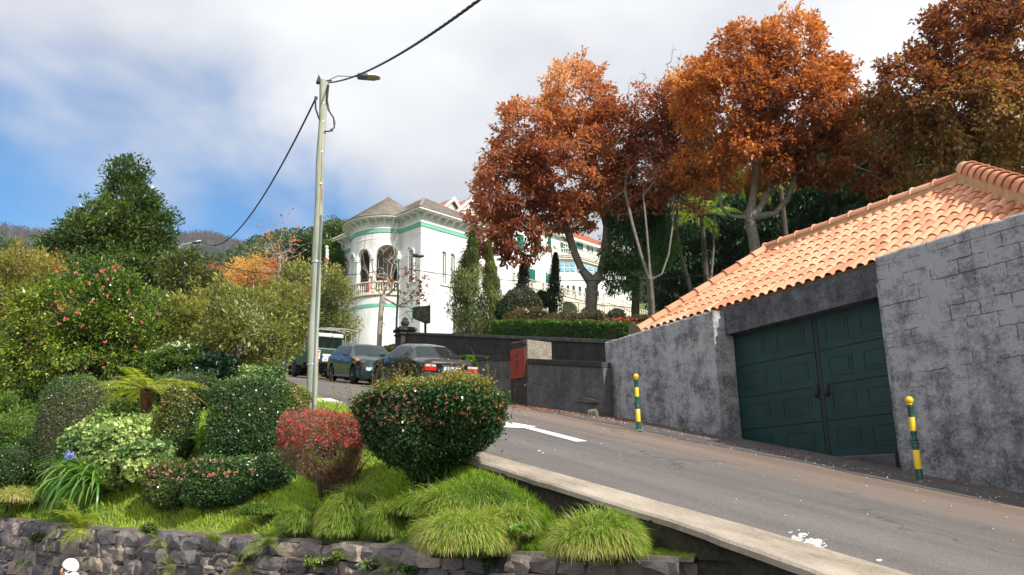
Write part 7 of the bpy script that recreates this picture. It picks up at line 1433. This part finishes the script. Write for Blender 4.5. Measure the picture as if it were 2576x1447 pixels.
tree('young_maple', 'leafless young maple with red leaves left, in front of the round tower', 'tree', P(954, 888, 35), P(962, 745, 35), .11, [PB(950, 640, 35, 55, 75), PB(985, 640, 35, 35, 90), PB(930, 700, 35, 55, 35), PB(1030, 720, 35, 45, 45), PB(1010, 790, 35, 45, 20)], 260, 0, .4, .16, .12, LM['maple'], BARKL, seed=61,  rexp=.66, up=.1, bend=.08, trunkpts=trunkp(35, (953, 892), (955, 840), (958, 790), (962, 745)), limbs=limbs(35, [(964, 700), (965, 640), (968, 580)], [(985, 700), (1000, 660)], [(1000, 770), (1040, 755)]), group='bare trees')
ym = [o for o in S.collection.objects if o.name == 'young_maple'][0]; rg = np.random.default_rng(62); lp = np.array([P(rg.normal(1045, 22), rg.normal(735, 34), 35+rg.normal(0, .3)) for _ in range(75)]+[P(rg.normal(1000, 40), rg.normal(700, 50), 35) for _ in range(20)]); flowers('red_leaves', lp, rdir(len(lp), rg), .13, LM['maple'], ym, rg, 5)

# ------------------------------------------------------------------ planted bank: clipped bushes
pink = LM['pink']
pbush('white_flowered_shrub', 'bright green shrub topped with white daisies', 458, 905, 17.3, 72, 36, 9000, .06, .022, 'fern', 71, flow=(LM['white'], 130, .035, .25, 1.0), rough=.18, cat='shrub', flat=.3)
pbush('ivy_mound', 'dark ivy mound right of the white-flowered shrub', 552, 935, 16.6, 52, 34, 5000, .07, .06, 'ivyd', 72, rough=.2)
pbush('ground_ivy', 'yellow-green leafy clump at the road edge above the square bush', 655, 950, 16.2, 48, 24, 4200, .05, .045, 'ivy', 73, rough=.2)
pbush('daisy_bush', 'soft green bush with yellow daisies behind the tall dome', 305, 1005, 15.4, 62, 52, 8000, .05, .018, 'fern', 74, flow=(leafmat('petal_yellow', [(0, (.6, .42, .02)), (1, (.8, .6, .05))], .6, .3, .3), 26, .035, .0, .9), rough=.2, flat=.3)
pbush('soft_bush', 'dull green bush behind the tree fern, right side', 470, 985, 15.8, 75, 40, 7000, .05, .02, 'dome', 75, rough=.2)
pbush('leafy_clump', 'fine-leaved light green clump at the left frame edge', 40, 1120, 15.4, 60, 55, 7000, .07, .03, 'fern', 76, rough=.2, flat=.2)
pbush('dome_topiary', 'tall clipped dome-topped bush on the left', 182, 1090, 14.4, 80, 142, 24000, .030, .018, 'dome', 77, pw=2.9, rough=.035, thick=.06, cores=.93)
pbush('low_clipped_hedge', 'low clipped hedge block at the left frame edge', 38, 1172, 14.2, 66, 45, 9000, .032, .020, 'box', 78, pw=4.5, rough=.05, thick=.06)
pbush('narrow_topiary', 'narrow glossy clipped bush with a few pink heads, mid bank', 448, 1072, 12.9, 50, 88, 13000, .034, .021, 'boxtop', 79, pw=2.6, rough=.10, taper=.15, flow=(pink, 26, .03, .4, .95))
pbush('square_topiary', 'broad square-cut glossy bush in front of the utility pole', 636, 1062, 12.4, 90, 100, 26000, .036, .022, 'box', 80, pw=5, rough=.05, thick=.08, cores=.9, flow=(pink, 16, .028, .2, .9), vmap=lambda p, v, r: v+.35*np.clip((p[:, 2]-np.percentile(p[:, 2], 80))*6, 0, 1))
pbush('clipped_bush', 'mounded bush joining the square bush, just left of the pole foot', 712, 1010, 12.9, 58, 44, 7000, .034, .02, 'boxtop', 81, rough=.12)
pbush('variegated_ivy_mound', 'big mound of pale-edged ivy in the middle of the bank', 290, 1128, 13.0, 122, 92, 13000, .062, .058, 'ivy', 82, vmap=lambda p, v, r: v+.10+.15*vnoise(p, 5, 3), pw=2.2, rough=.16, thick=.14, taper=.12, flat=.9, depth=.85)
pbush('variegated_ivy_mound', 'trailing lower skirt of pale-edged ivy spilling to the right', 380, 1165, 12.4, 62, 50, 3600, .06, .056, 'ivy', 83, vmap=lambda p, v, r: v+.10+.15*vnoise(p, 5, 3), rough=.25, flat=.9)
pbush('clipped_bush', 'small mounded bush with salmon heads below the narrow topiary', 425, 1222, 11.7, 58, 58, 10000, .032, .020, 'boxtop', 84, rough=.12, flow=(pink, 80, .028, .0, .9))
pbush('clipped_bush', 'block-shaped low bush with salmon heads in the front row', 568, 1212, 11.2, 84, 60, 19000, .032, .021, 'box', 85, pw=3.6, rough=.08, flow=(pink, 130, .028, .15, .85))
pbush('clipped_bush', 'shaded dark bush between the block-shaped and red twiggy bushes', 692, 1192, 11.3, 48, 46, 8000, .032, .021, 'box', 86, pw=3.4, rough=.08)
def stems(bx, by, Z, n, spread, h, mat, rad=.007):
    def f(t, rng):
        mb = MB(); b = P(bx, by, Z)
        for k in range(n):
            a = rng.uniform(0, 6.28); q = b+np.array([math.cos(a), math.sin(a), 0])*rng.uniform(.1, 1)*spread+_UP*h*rng.uniform(.6, 1.0); s = b+np.array([math.cos(a), math.sin(a), 0])*rng.uniform(.02, .09); m_ = (s+q)/2+rng.normal(0, .03, 3)-_UP*.02
            mb.tube([s-_UP*.08, s, m_, q], [rad*1.3, rad*1.2, rad, rad*.4], 5)
        mb.build('stems', mat, t)
    return f
BST = pm('reddish_stem', (.20, .11, .07), .8, .3, 20, .3, 50)
def redmap(p, v, r): z = (p[:, 2]-p[:, 2].min())/(np.ptp(p[:, 2])+1e-6); return v
tb = pbush('red_twiggy_bush', 'half-bare bush with red top and brown twig stems', 824, 1126, 10.2, 134, 88, 36000, .045, .0055, 'twigb', 87, pw=2.3, taper=.46, rough=.16, thick=.42, cores=.30, depth=.8, stems=stems(862, 1222, 10.1, 46, .38, .42, BST), flow=(LM['red'], 1150, .026, .02, 1.0), flat=.2)
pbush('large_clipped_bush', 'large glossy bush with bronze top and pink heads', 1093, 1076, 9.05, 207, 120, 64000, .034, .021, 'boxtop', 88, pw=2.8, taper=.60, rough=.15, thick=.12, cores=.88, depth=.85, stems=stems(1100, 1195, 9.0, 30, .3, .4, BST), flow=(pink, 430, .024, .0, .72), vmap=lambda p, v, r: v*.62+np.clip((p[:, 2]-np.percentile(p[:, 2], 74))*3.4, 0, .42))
def sprays(name, label, pts, Z, seed, mat='boxtop'):
    t = thing(name, label, 'shoots', tuple(P(pts[0][0], pts[0][1], Z))); rng = np.random.default_rng(seed); mb = MB(); LV = []
    for x0, y0, x1, y1 in pts:
        a = P(x0, y0, Z); b = P(x1, y1, Z+rng.normal(0, .12)); m_ = (a+b)/2+rng.normal(0, .012, 3); mb.tube([a, m_, b], [.004, .003, .0015], 4); n = 16; f = np.repeat(np.linspace(.1, 1, n//2), 2); c = a+(b-a)*f[:, None]; d = unit(rdir(n, rng)*[1, 1, .4]+np.array([0, 0, .35])); V, F = leaves(c, d, unit(rdir(n, rng)*.4+_UP), .034*rng.uniform(.7, 1.3, n), .016); LV.append((V, F, np.clip(rng.normal(.66, .15, n), 0, 1)))
    mb.build('stem', BST, t); leafobj('leaves', LV, LM[mat], t)
rg = np.random.default_rng(89)
sprays('bush_shoots', 'long unclipped shoots rising from the large clipped bush', [(x, 985, x+rg.uniform(-28, 28), rg.uniform(896, 960)) for x in np.linspace(935, 1235, 34)]+[(1000, 985, 985, 900), (1075, 970, 1088, 905), (1140, 965, 1160, 900), (1215, 970, 1240, 935)], 9.05, 90)
sprays('bush_shoots', 'thin shoots standing before the road between pole and large bush', [(x, 1050, x+rg.uniform(-25, 25), rg.uniform(965, 1020)) for x in (820, 840, 870, 880, 900, 915)]+[(760, 1010, 740, 990), (905, 1040, 915, 960), (850, 1030, 835, 945)], 9.7, 91)

# broad light-green leaves, strap leaves, agapanthus
def strap(name, label, cat, base, n, ln, wd, mat, seed, az=None, elev=(.5, 1.4), droop=(.8, 2.2), spread=.08, parent=None):
    rng = np.random.default_rng(seed); t = parent or thing(name, label, cat, tuple(base)); a = rng.uniform(0, 6.28, n) if az is None else rng.normal(az[0], az[1], n); e = rng.uniform(*elev, n); d = np.stack([np.cos(a)*np.cos(e), np.sin(a)*np.cos(e), np.sin(e)], 1)
    leafobj('leaves', [blades(np.array(base)+rng.normal(0, spread, (n, 3))*[1, 1, .2], d, ln*rng.uniform(.6, 1.15, n), wd*rng.uniform(.7, 1.2, n), rng.uniform(*droop, n), rng, 6)], LM[mat], t); return t
strap('broad_leaved_plant', 'lush light green leaves between narrow topiary and square bush', 'plant', grd(515, 1115, 12.8)+_UP*.1, 40, .55, .09, 'bananaleaf', 92, elev=(.7, 1.45), spread=.12)
strap('broad_leaved_plant', 'low yellowish leaves below the light green clump', 'plant', grd(512, 1165, 12.0)+_UP*.05, 50, .32, .05, 'bananaleaf', 93, elev=(.5, 1.4), spread=.14)
strap('strap_leaved_plant', 'bright green arching leaves between black saloon and end wall', 'plant', P(1185, 950, 24.5), 170, .85, .055, 'bananaleaf', 94, elev=(.6, 1.45), spread=.30)
strap('strap_leaved_plant', 'dark green arching leaves beside the hatchback wheel', 'plant', P(800, 962, 36), 60, .6, .05, 'strap', 95, spread=.25)
ag0 = P(235, 1215, 12.3); ag = strap('agapanthus_plant', 'agapanthus with long arching leaves and one violet-blue flower head', 'plant', ag0, 140, .95, .036, 'strap', 96, az=(3.45, .6), elev=(.0, 1.0), droop=(.8, 2.0), spread=.10)
af = P(176, 1145, 12.0); mb = MB(); mb.tube([ag0, (ag0+af)/2+_UP*.06, af], .006, 6); mb.build('flower_stalk', BST, ag); rg = np.random.default_rng(97); flowers('flower_head', af+rdir(26, rg)*.045, rdir(26, rg), .045, LM['blue'], ag, rg, 4)
strap('strap_leaved_plant', 'spiky tuft at the left of the grass mounds', 'plant', grd(720, 1275, 9.6)+_UP*.02, 30, .28, .014, 'strap', 98, elev=(.4, 1.4), droop=(.2, 1.0), spread=.03)
strap('broad_leaved_weed', 'small broad-leaved weed between the two nearest grass mounds', 'weed', P(1310, 1330, 7.05), 14, .12, .06, 'bananaleaf', 99, elev=(.1, 1.2), spread=.05)
strap('broad_leaved_weed', 'little leafy weed on top of the middle grass mound', 'weed', P(945, 1232, 9.0), 16, .08, .03, 'bananaleaf', 100, elev=(.1, 1.2), spread=.03)

# tree fern on the bank
b0 = P(372, 985, 13.4); t = thing('tree_fern', 'tree fern with flat umbrella of yellow-green fronds on the left bank', 'tree fern', tuple(P(366, 1060, 13.4))); mb = MB(); rg = np.random.default_rng(101)
mb.tube([P(366, 1120, 13.4), P(367, 1030, 13.4), b0], [.065, .075, .12], 12); tr_o = mb.build('trunk', pm('fern_trunk', (.16, .075, .035), .95, .4, 20, .9, 40, bdist=.03), t)
mb = MB()
for k in range(60): a = rg.uniform(0, 6.28); c = P(366, 1060, 13.4)+(b0-P(366, 1060, 13.4))*rg.uniform(0, 1); mb.tube([c+np.array([math.cos(a), math.sin(a), 0])*.06, c+np.array([math.cos(a), math.sin(a), 0])*.11+_UP*.06], [.012, .004], 4)
mb.build('old_frond_stubs', BST, tr_o, local=True); fern('f', '', '', b0+_UP*.02, 21, 1.05, .20, LM['ferny'], BST, 102, 1.1, (.10, .52), npin=34, rr=.009, parent=t, w=.085)

# ferns and weeds on the stone wall
for i, (x, y, n, L_, pin, lb) in enumerate(((232, 1338, 17, .50, .10, 'biggest fern growing from the stone wall top, left part'), (700, 1372, 15, .30, .065, 'bushy fern rooted in the wall below the spiky tuft'), (570, 1372, 7, .26, .055, 'pale upright fern on the wall, left of the bushy one'), (428, 1368, 6, .24, .05, 'drooping fern on the wall between the large fern and the pale one'), (640, 1425, 6, .22, .05, 'low fern near the bottom edge below the pale one'), (455, 1430, 7, .26, .055, 'fern at the bottom edge below the drooping one'), (1010, 1438, 9, .20, .05, 'fern at the bottom edge under the middle grass mound'), (100, 1420, 5, .24, .05, 'tiny fern on the wall near the left corner'), (0, 1400, 6, .24, .05, 'yellowish fern on the wall at the left frame edge'))):
    c, n_, s = wall_at(x, y); fern('wall_fern', lb, 'fern', c+n_*.13, n, L_*1.45, pin*1.35, LM['fern' if i not in (0, 4, 8) else 'ferny'], BST, 110+i, 1.9, (.0, 1.25), az=(math.atan2(n_[1], n_[0])-1.7, math.atan2(n_[1], n_[0])+1.7), npin=24, rr=.003, group='ferns rooted in the stone wall', w=.10)
WLAB = ['yellow-green weeds in the wall joint below the bright mound gap', 'longer strip of weeds in the wall joint left of the biggest mound', 'small weeds in the joint right of the pale upright fern', 'tiny weed just right of the leftmost tall mound', 'weeds near the bottom edge under the biggest grass mound', 'upright weed in the joint between the two straw-streaked mounds', 'weed beside the biggest wall fern', 'thin weed on the wall near the left corner', 'little weed under the leftmost tall mound']
for i, (x, y, rx, ry) in enumerate(((845, 1412, 40, 8), (960, 1420, 34, 9), (640, 1400, 22, 5), (870, 1396, 12, 6), (1048, 1430, 20, 7), (1245, 1412, 12, 14), (390, 1330, 18, 10), (120, 1352, 22, 8), (800, 1408, 14, 8))):
    c, n_, s = wall_at(x, y); Z = proj(c)[2]; bush('wall_weed', WLAB[i], 'weed', c+n_*.09, (PR(rx, Z), .06, PR(ry, Z)*1.2), 420, .026, .018, LM['ivy' if i % 3 else 'fern'], seed=130+i, rough=.35, group='weeds in the wall joints', rz=-_y)

# grass mounds
tus = [(770, 1345, 9.45, 62, 92, 2600, .0, 'leftmost tall grass mound of the row above the wall'), (885, 1352, 9.0, 92, 128, 4200, .1, 'broad grass mound below the red twiggy bush'), (985, 1352, 8.6, 62, 86, 2600, .0, 'bright grass mound in front, left of the shaded gap'), (1060, 1300, 8.5, 60, 62, 2000, .0, 'grass mound in the second row under the large bush'), (1190, 1300, 7.9, 120, 88, 4600, .05, 'wide grass mound at the foot of the large bush'), (1275, 1350, 7.4, 75, 80, 2600, .0, 'green grass mound against the kerb wall'), (1182, 1388, 7.25, 128, 112, 5600, .35, 'largest straw-streaked grass mound right on the wall edge'), (1500, 1397, 6.35, 125, 112, 5600, .32, 'last grass mound to the right, half straw-coloured, by the kerb wall'), (60, 1270, 13.6, 75, 42, 2200, .0, 'flat grass mound at the left frame edge'), (655, 1300, 10.0, 60, 30, 1500, .0, 'low grass patch below the shaded bush')]
for i, (x, y, Z, rx, h, n, dry, lb) in enumerate(tus):
    c = P(x, y-10, Z); r = PR(rx, Z); tussock(lb, c, (r*.98, r*.85, PR(h, Z)*.72), int(n*2.1), LM['grass'], 150+i, ln=min(.19, PR(h, Z)*.55), wd=.0055 if Z < 10 else .009, dry=dry+.08, group='grass mounds along the stone wall')

# lawn between everything
rg = np.random.default_rng(170); n = 95000; yy = 5+rg.uniform(0, 1, n)**1.25*15; xx = xwall(yy)+.16+rg.uniform(0, 1, n)*(xedge(yy)-xwall(yy)-.18); zz = gz(xx, yy); p = np.stack([xx, yy, zz-.008], 1)
hgt = (.060+.022*vnoise(p, 1.4, 8))*(1+.05*(yy-5)); d = unit(np.stack([rg.normal(0, .5, n)-.12, rg.normal(0, .5, n), np.full(n, .9)], 1)); V, F = leaves(p, d, rdir(n, rg), hgt*rg.uniform(.6, 1.5, n), .007+.0009*(yy-5), .1, tipw=.3)
tag(leafobj('grass', [(V, F, np.clip(.5+.25*vnoise(p, .9, 9)+rg.normal(0, .16, n), 0, 1))], LM['lawn']), 'short bright grass covering the planted bank', kind='stuff')
n = 26000; f = rg.uniform(0, 1, n); yy = 14+rg.uniform(0, 1, n)*30; xx = np.where(yy < 36, 11.3+rg.uniform(0, 1, n)**1.3*22, 8+rg.uniform(0, 1, n)*30); p = np.stack([xx, yy, gz(xx, yy)], 1); V, F = leaves(p, unit(rdir(n, rg)+_UP), rdir(n, rg), .16, .09); tag(leafobj('ground_cover', [(V, F, np.clip(.4+.3*vnoise(p, .5, 10)+rg.normal(0, .15, n), 0, 1))], LM['azal']), 'low planting covering the terrace behind the retaining wall', kind='stuff')
n = 16000; yy = 17+rg.uniform(0, 1, n)*30; xx = -8+rg.uniform(0, 1, n)*(xin(yy)+7.6); xx = np.maximum(xx, xwall(yy)+.2); p = np.stack([xx, yy, gz(xx, yy)], 1); V, F = leaves(p, unit(rdir(n, rg)+_UP), rdir(n, rg), .18, .08); tag(leafobj('undergrowth', [(V, F, np.clip(.5+.3*vnoise(p, .5, 11)+rg.normal(0, .15, n), 0, 1))], LM['fern']), 'leafy undergrowth between the shrubs of the bank', kind='stuff')
# dry leaves and grit along the foot of the walls
n = 900; yy = 5+12.5*rg.uniform(0, 1, n)**.6; k = rg.random(n); xr = np.interp(yy, [5, 10.9, 11, 14, 14.2, 18], [9.95, 9.95, 10.1, 10.1, 9.75, 9.2]); xx = xr-np.abs(rg.normal(0, .30, n))-.03; yk_ = rg.random(n) < .55; yy = np.where(yk_, rg.uniform(12.5, 17.5, n), yy); xx = np.where(yk_, np.interp(yy, [5, 14, 14.2, 18], [10, 9.8, 9.6, 9.2])-np.abs(rg.normal(0, .3, n)), xx)
p = np.stack([xx, yy, zr(yy)+.03], 1); V, F = leaves(p, unit(rdir(n, rg)*[1, 1, .3]), unit(_UP+rdir(n, rg)*.4), .045*rg.uniform(.4, 1.3, n), .025); tag(leafobj('fallen_leaves', [(V, F, np.clip(rg.normal(.55, .25, n), 0, 1))], LM['autumn']), 'dry orange leaves gathered along the foot of the walls', kind='stuff')
mb = MB(); r_ = random.Random(5)
for k in range(420):
    y = r_.uniform(4, 16); x = (9.6-abs(r_.gauss(0, .35))) if r_.random() < .7 else r_.uniform(5, 9.5); s = r_.uniform(.004, .016); z = float(zr(y))+.022 if x > 9 else float(zr(y))+.004; mb.add([(x-s, y-s, z), (x+s, y-s*.6, z), (x, y+s, z), (x, y, z+s)], [(0, 1, 3), (1, 2, 3), (2, 0, 3)])
tag(mb.build('grit', pm('grit_pale', (.45, .42, .38), .9, .3, 30, 0), None), 'pale grit and pebbles scattered along the pavement', kind='stuff')
# ------------------------------------------------------------------ far hills
R1 = [(-700, 640), (-200, 640), (0, 655), (110, 700), (450, 705), (560, 693), (600, 668), (650, 645), (700, 632), (760, 624), (860, 605), (1100, 600), (1300, 620), (2600, 620), (3300, 620)]
R2 = [(-700, 600), (-200, 596), (0, 600), (60, 612), (110, 614), (170, 650), (380, 650), (430, 628), (460, 614), (520, 611), (560, 622), (600, 638), (660, 658), (800, 668), (1200, 660), (2600, 660), (3300, 660)]
def azel(x, y): d = ray(x, y); return math.atan2(d[0], d[1]), d[2]/math.hypot(d[0], d[1])
r1 = np.array([azel(*q) for q in R1]); r2 = np.array([azel(*q) for q in R2])
D1, D2 = 380.0, 1100.0; azs = np.linspace(-0.75, 1.9, 190); Ds = np.concatenate([np.linspace(88, 380, 16), np.linspace(400, 1100, 18), np.linspace(1150, 1500, 4)])
A, D = np.meshgrid(azs, Ds); e1 = np.interp(A, r1[:, 0], r1[:, 1]); e2 = np.interp(A, r2[:, 0], r2[:, 1]); z0 = gz(np.clip(88*np.sin(A), -25, 90), np.clip(88*np.cos(A), 0, 95))
Z = np.where(D <= D1, z0+(e1*D1-z0)*((D-88)/(D1-88))**1.15, np.where(D <= D2, e1*D1+(e2*D2-e1*D1)*((D-D1)/(D2-D1)), e2*D2*(1-(D-D2)/(1500-D2)*.5)))
Xp = D*np.sin(A); Yp = D*np.cos(A); pts = np.stack([Xp, Yp, Z*0], -1).reshape(-1, 3); nz = vnoise(pts, .012, 21).reshape(D.shape); Z = Z+nz*np.minimum(D*.008, 6)*np.clip((D-120)/200, 0, 1)-np.where(D < 95, .6, 0)
HILL, t_, b_, o_ = newmat('hill_forest'); g1 = tnoise(t_, .05, 9, .75); g2 = tnoise(t_, .25, 6, .8); c = tramp(t_, g1, [(.38, (.022, .030, .016)), (.52, (.045, .050, .025)), (.64, (.07, .052, .036))]); c = tmix(t_, tramp(t_, g2, [(.35, (0, 0, 0)), (.7, (1, 1, 1))]), c, (.7, .7, .7), 'MULTIPLY'); t_.links.new(c, b_.inputs['Base Color']); setp(b_, rough=1, spec=.05); tbump(t_, b_, g2, 1.0, 3.0)
struct('hills', grid('hills', Xp, Yp, Z), HILL)
def hz(a, d): 
    e1 = np.interp(a, r1[:, 0], r1[:, 1]); e2 = np.interp(a, r2[:, 0], r2[:, 1]); return np.where(d <= D1, 18+(e1*D1-18)*((d-88)/(D1-88))**1.15, e1*D1+(e2*D2-e1*D1)*np.clip((d-D1)/(D2-D1), 0, 1))
rg = np.random.default_rng(200)
def forest(n, a0, a1, d0, d1, hmin, hmax, wrel, per, mat, name, label, pine=0.5, ln=1.0):
    a = rg.uniform(a0, a1, n); d = rg.uniform(d0, d1, n); z = hz(a, d)-1; h = rg.uniform(hmin, hmax, n); b = np.stack([d*np.sin(a), d*np.cos(a), z], 1); idx = np.repeat(np.arange(n), per); f = rg.uniform(.25, 1, len(idx)); w = h[idx]*wrel*np.sqrt(np.clip(1.15-f, .05, 1)); off = rdir(len(idx), rg)*[1, 1, .2]
    p = b[idx]+off*w[:, None]+np.array([0, 0, 1.0])*(f*h[idx])[:, None]; V, F = leaves(p, unit(off+rdir(len(idx), rg)*.4+_UP*.2), rdir(len(idx), rg), h[idx]*.22*ln*rg.uniform(.6, 1.3, len(idx)), h[idx]*.12*ln); v = np.clip(rg.uniform(.1, .9, n)[idx]*.7+rg.normal(.15, .12, len(idx)), 0, 1)
    o = leafobj(name, [(V, F, v)], LM[mat]); return tag(o, label, kind='stuff')
az = lambda x: azel(x, 640)[0]
forest(900, az(430), az(900), 230, 385, 7, 12, .22, 34, 'far', 'forest', 'green forest covering the nearer hill', ln=.9)
forest(500, az(-60), az(430), 230, 385, 6, 10, .25, 26, 'far', 'forest', 'thin greenery on the slope behind the left trees')
forest(260, az(520), az(800), 110, 240, 4, 8, .3, 40, 'autumn2', 'autumn_forest', 'orange and brown thicket on the slope below the green hill')
def sticks(n, a0, a1, d0, d1, h0, h1, name, label):
    a = rg.uniform(a0, a1, n); d = rg.uniform(d0, d1, n); b = np.stack([d*np.sin(a), d*np.cos(a), hz(a, d)-2], 1); h = rg.uniform(h0, h1, n); V1, F1 = leaves(b, np.array([0, 0, 1.0])+rg.normal(0, .03, (n, 3)), np.tile(-unit(np.array([[math.sin(.1), math.cos(.1), 0]])), (n, 1)), h, .9, 0, tipw=.3); idx = np.repeat(np.arange(n), 9); f = rg.uniform(.45, 1, len(idx)); V2, F2 = leaves(b[idx]+np.array([0, 0, 1.0])*(f*h[idx])[:, None], unit(rdir(len(idx), rg)+_UP*.9), rdir(len(idx), rg), 3.4, .7, .1)
    tag(leafobj(name, [(V1, F1, rg.random(n)), (V2, F2, rg.random(len(idx)))], LM['burnt']), label, kind='stuff')
sticks(900, az(410), az(720), 930, 1110, 13, 20, 'burnt_forest', 'bare burnt trunks along the far ridge'); sticks(520, az(-60), az(180), 930, 1110, 13, 22, 'burnt_forest', 'bare grey trunks on the ridge at the left edge')
print('triangles', sum(len(o.data.polygons)*2 for o in S.objects if o.type == 'MESH'))

# ------------------------------------------------------------------ air
hz_m = bpy.data.materials.new('air'); hz_m.use_nodes = True; t_ = hz_m.node_tree; t_.nodes.clear(); o_ = t_.nodes.new('ShaderNodeOutputMaterial'); v_ = t_.nodes.new('ShaderNodeVolumePrincipled')
v_.inputs['Color'].default_value = (.80, .86, .95, 1); v_.inputs['Density'].default_value = 0.00014; t_.links.new(v_.outputs[0], o_.inputs['Volume'])
mb = MB(); mb.bb(-1560, 1560, -60, 1560, -12, 460); tag(mb.build('haze', hz_m, None), kind='stuff')
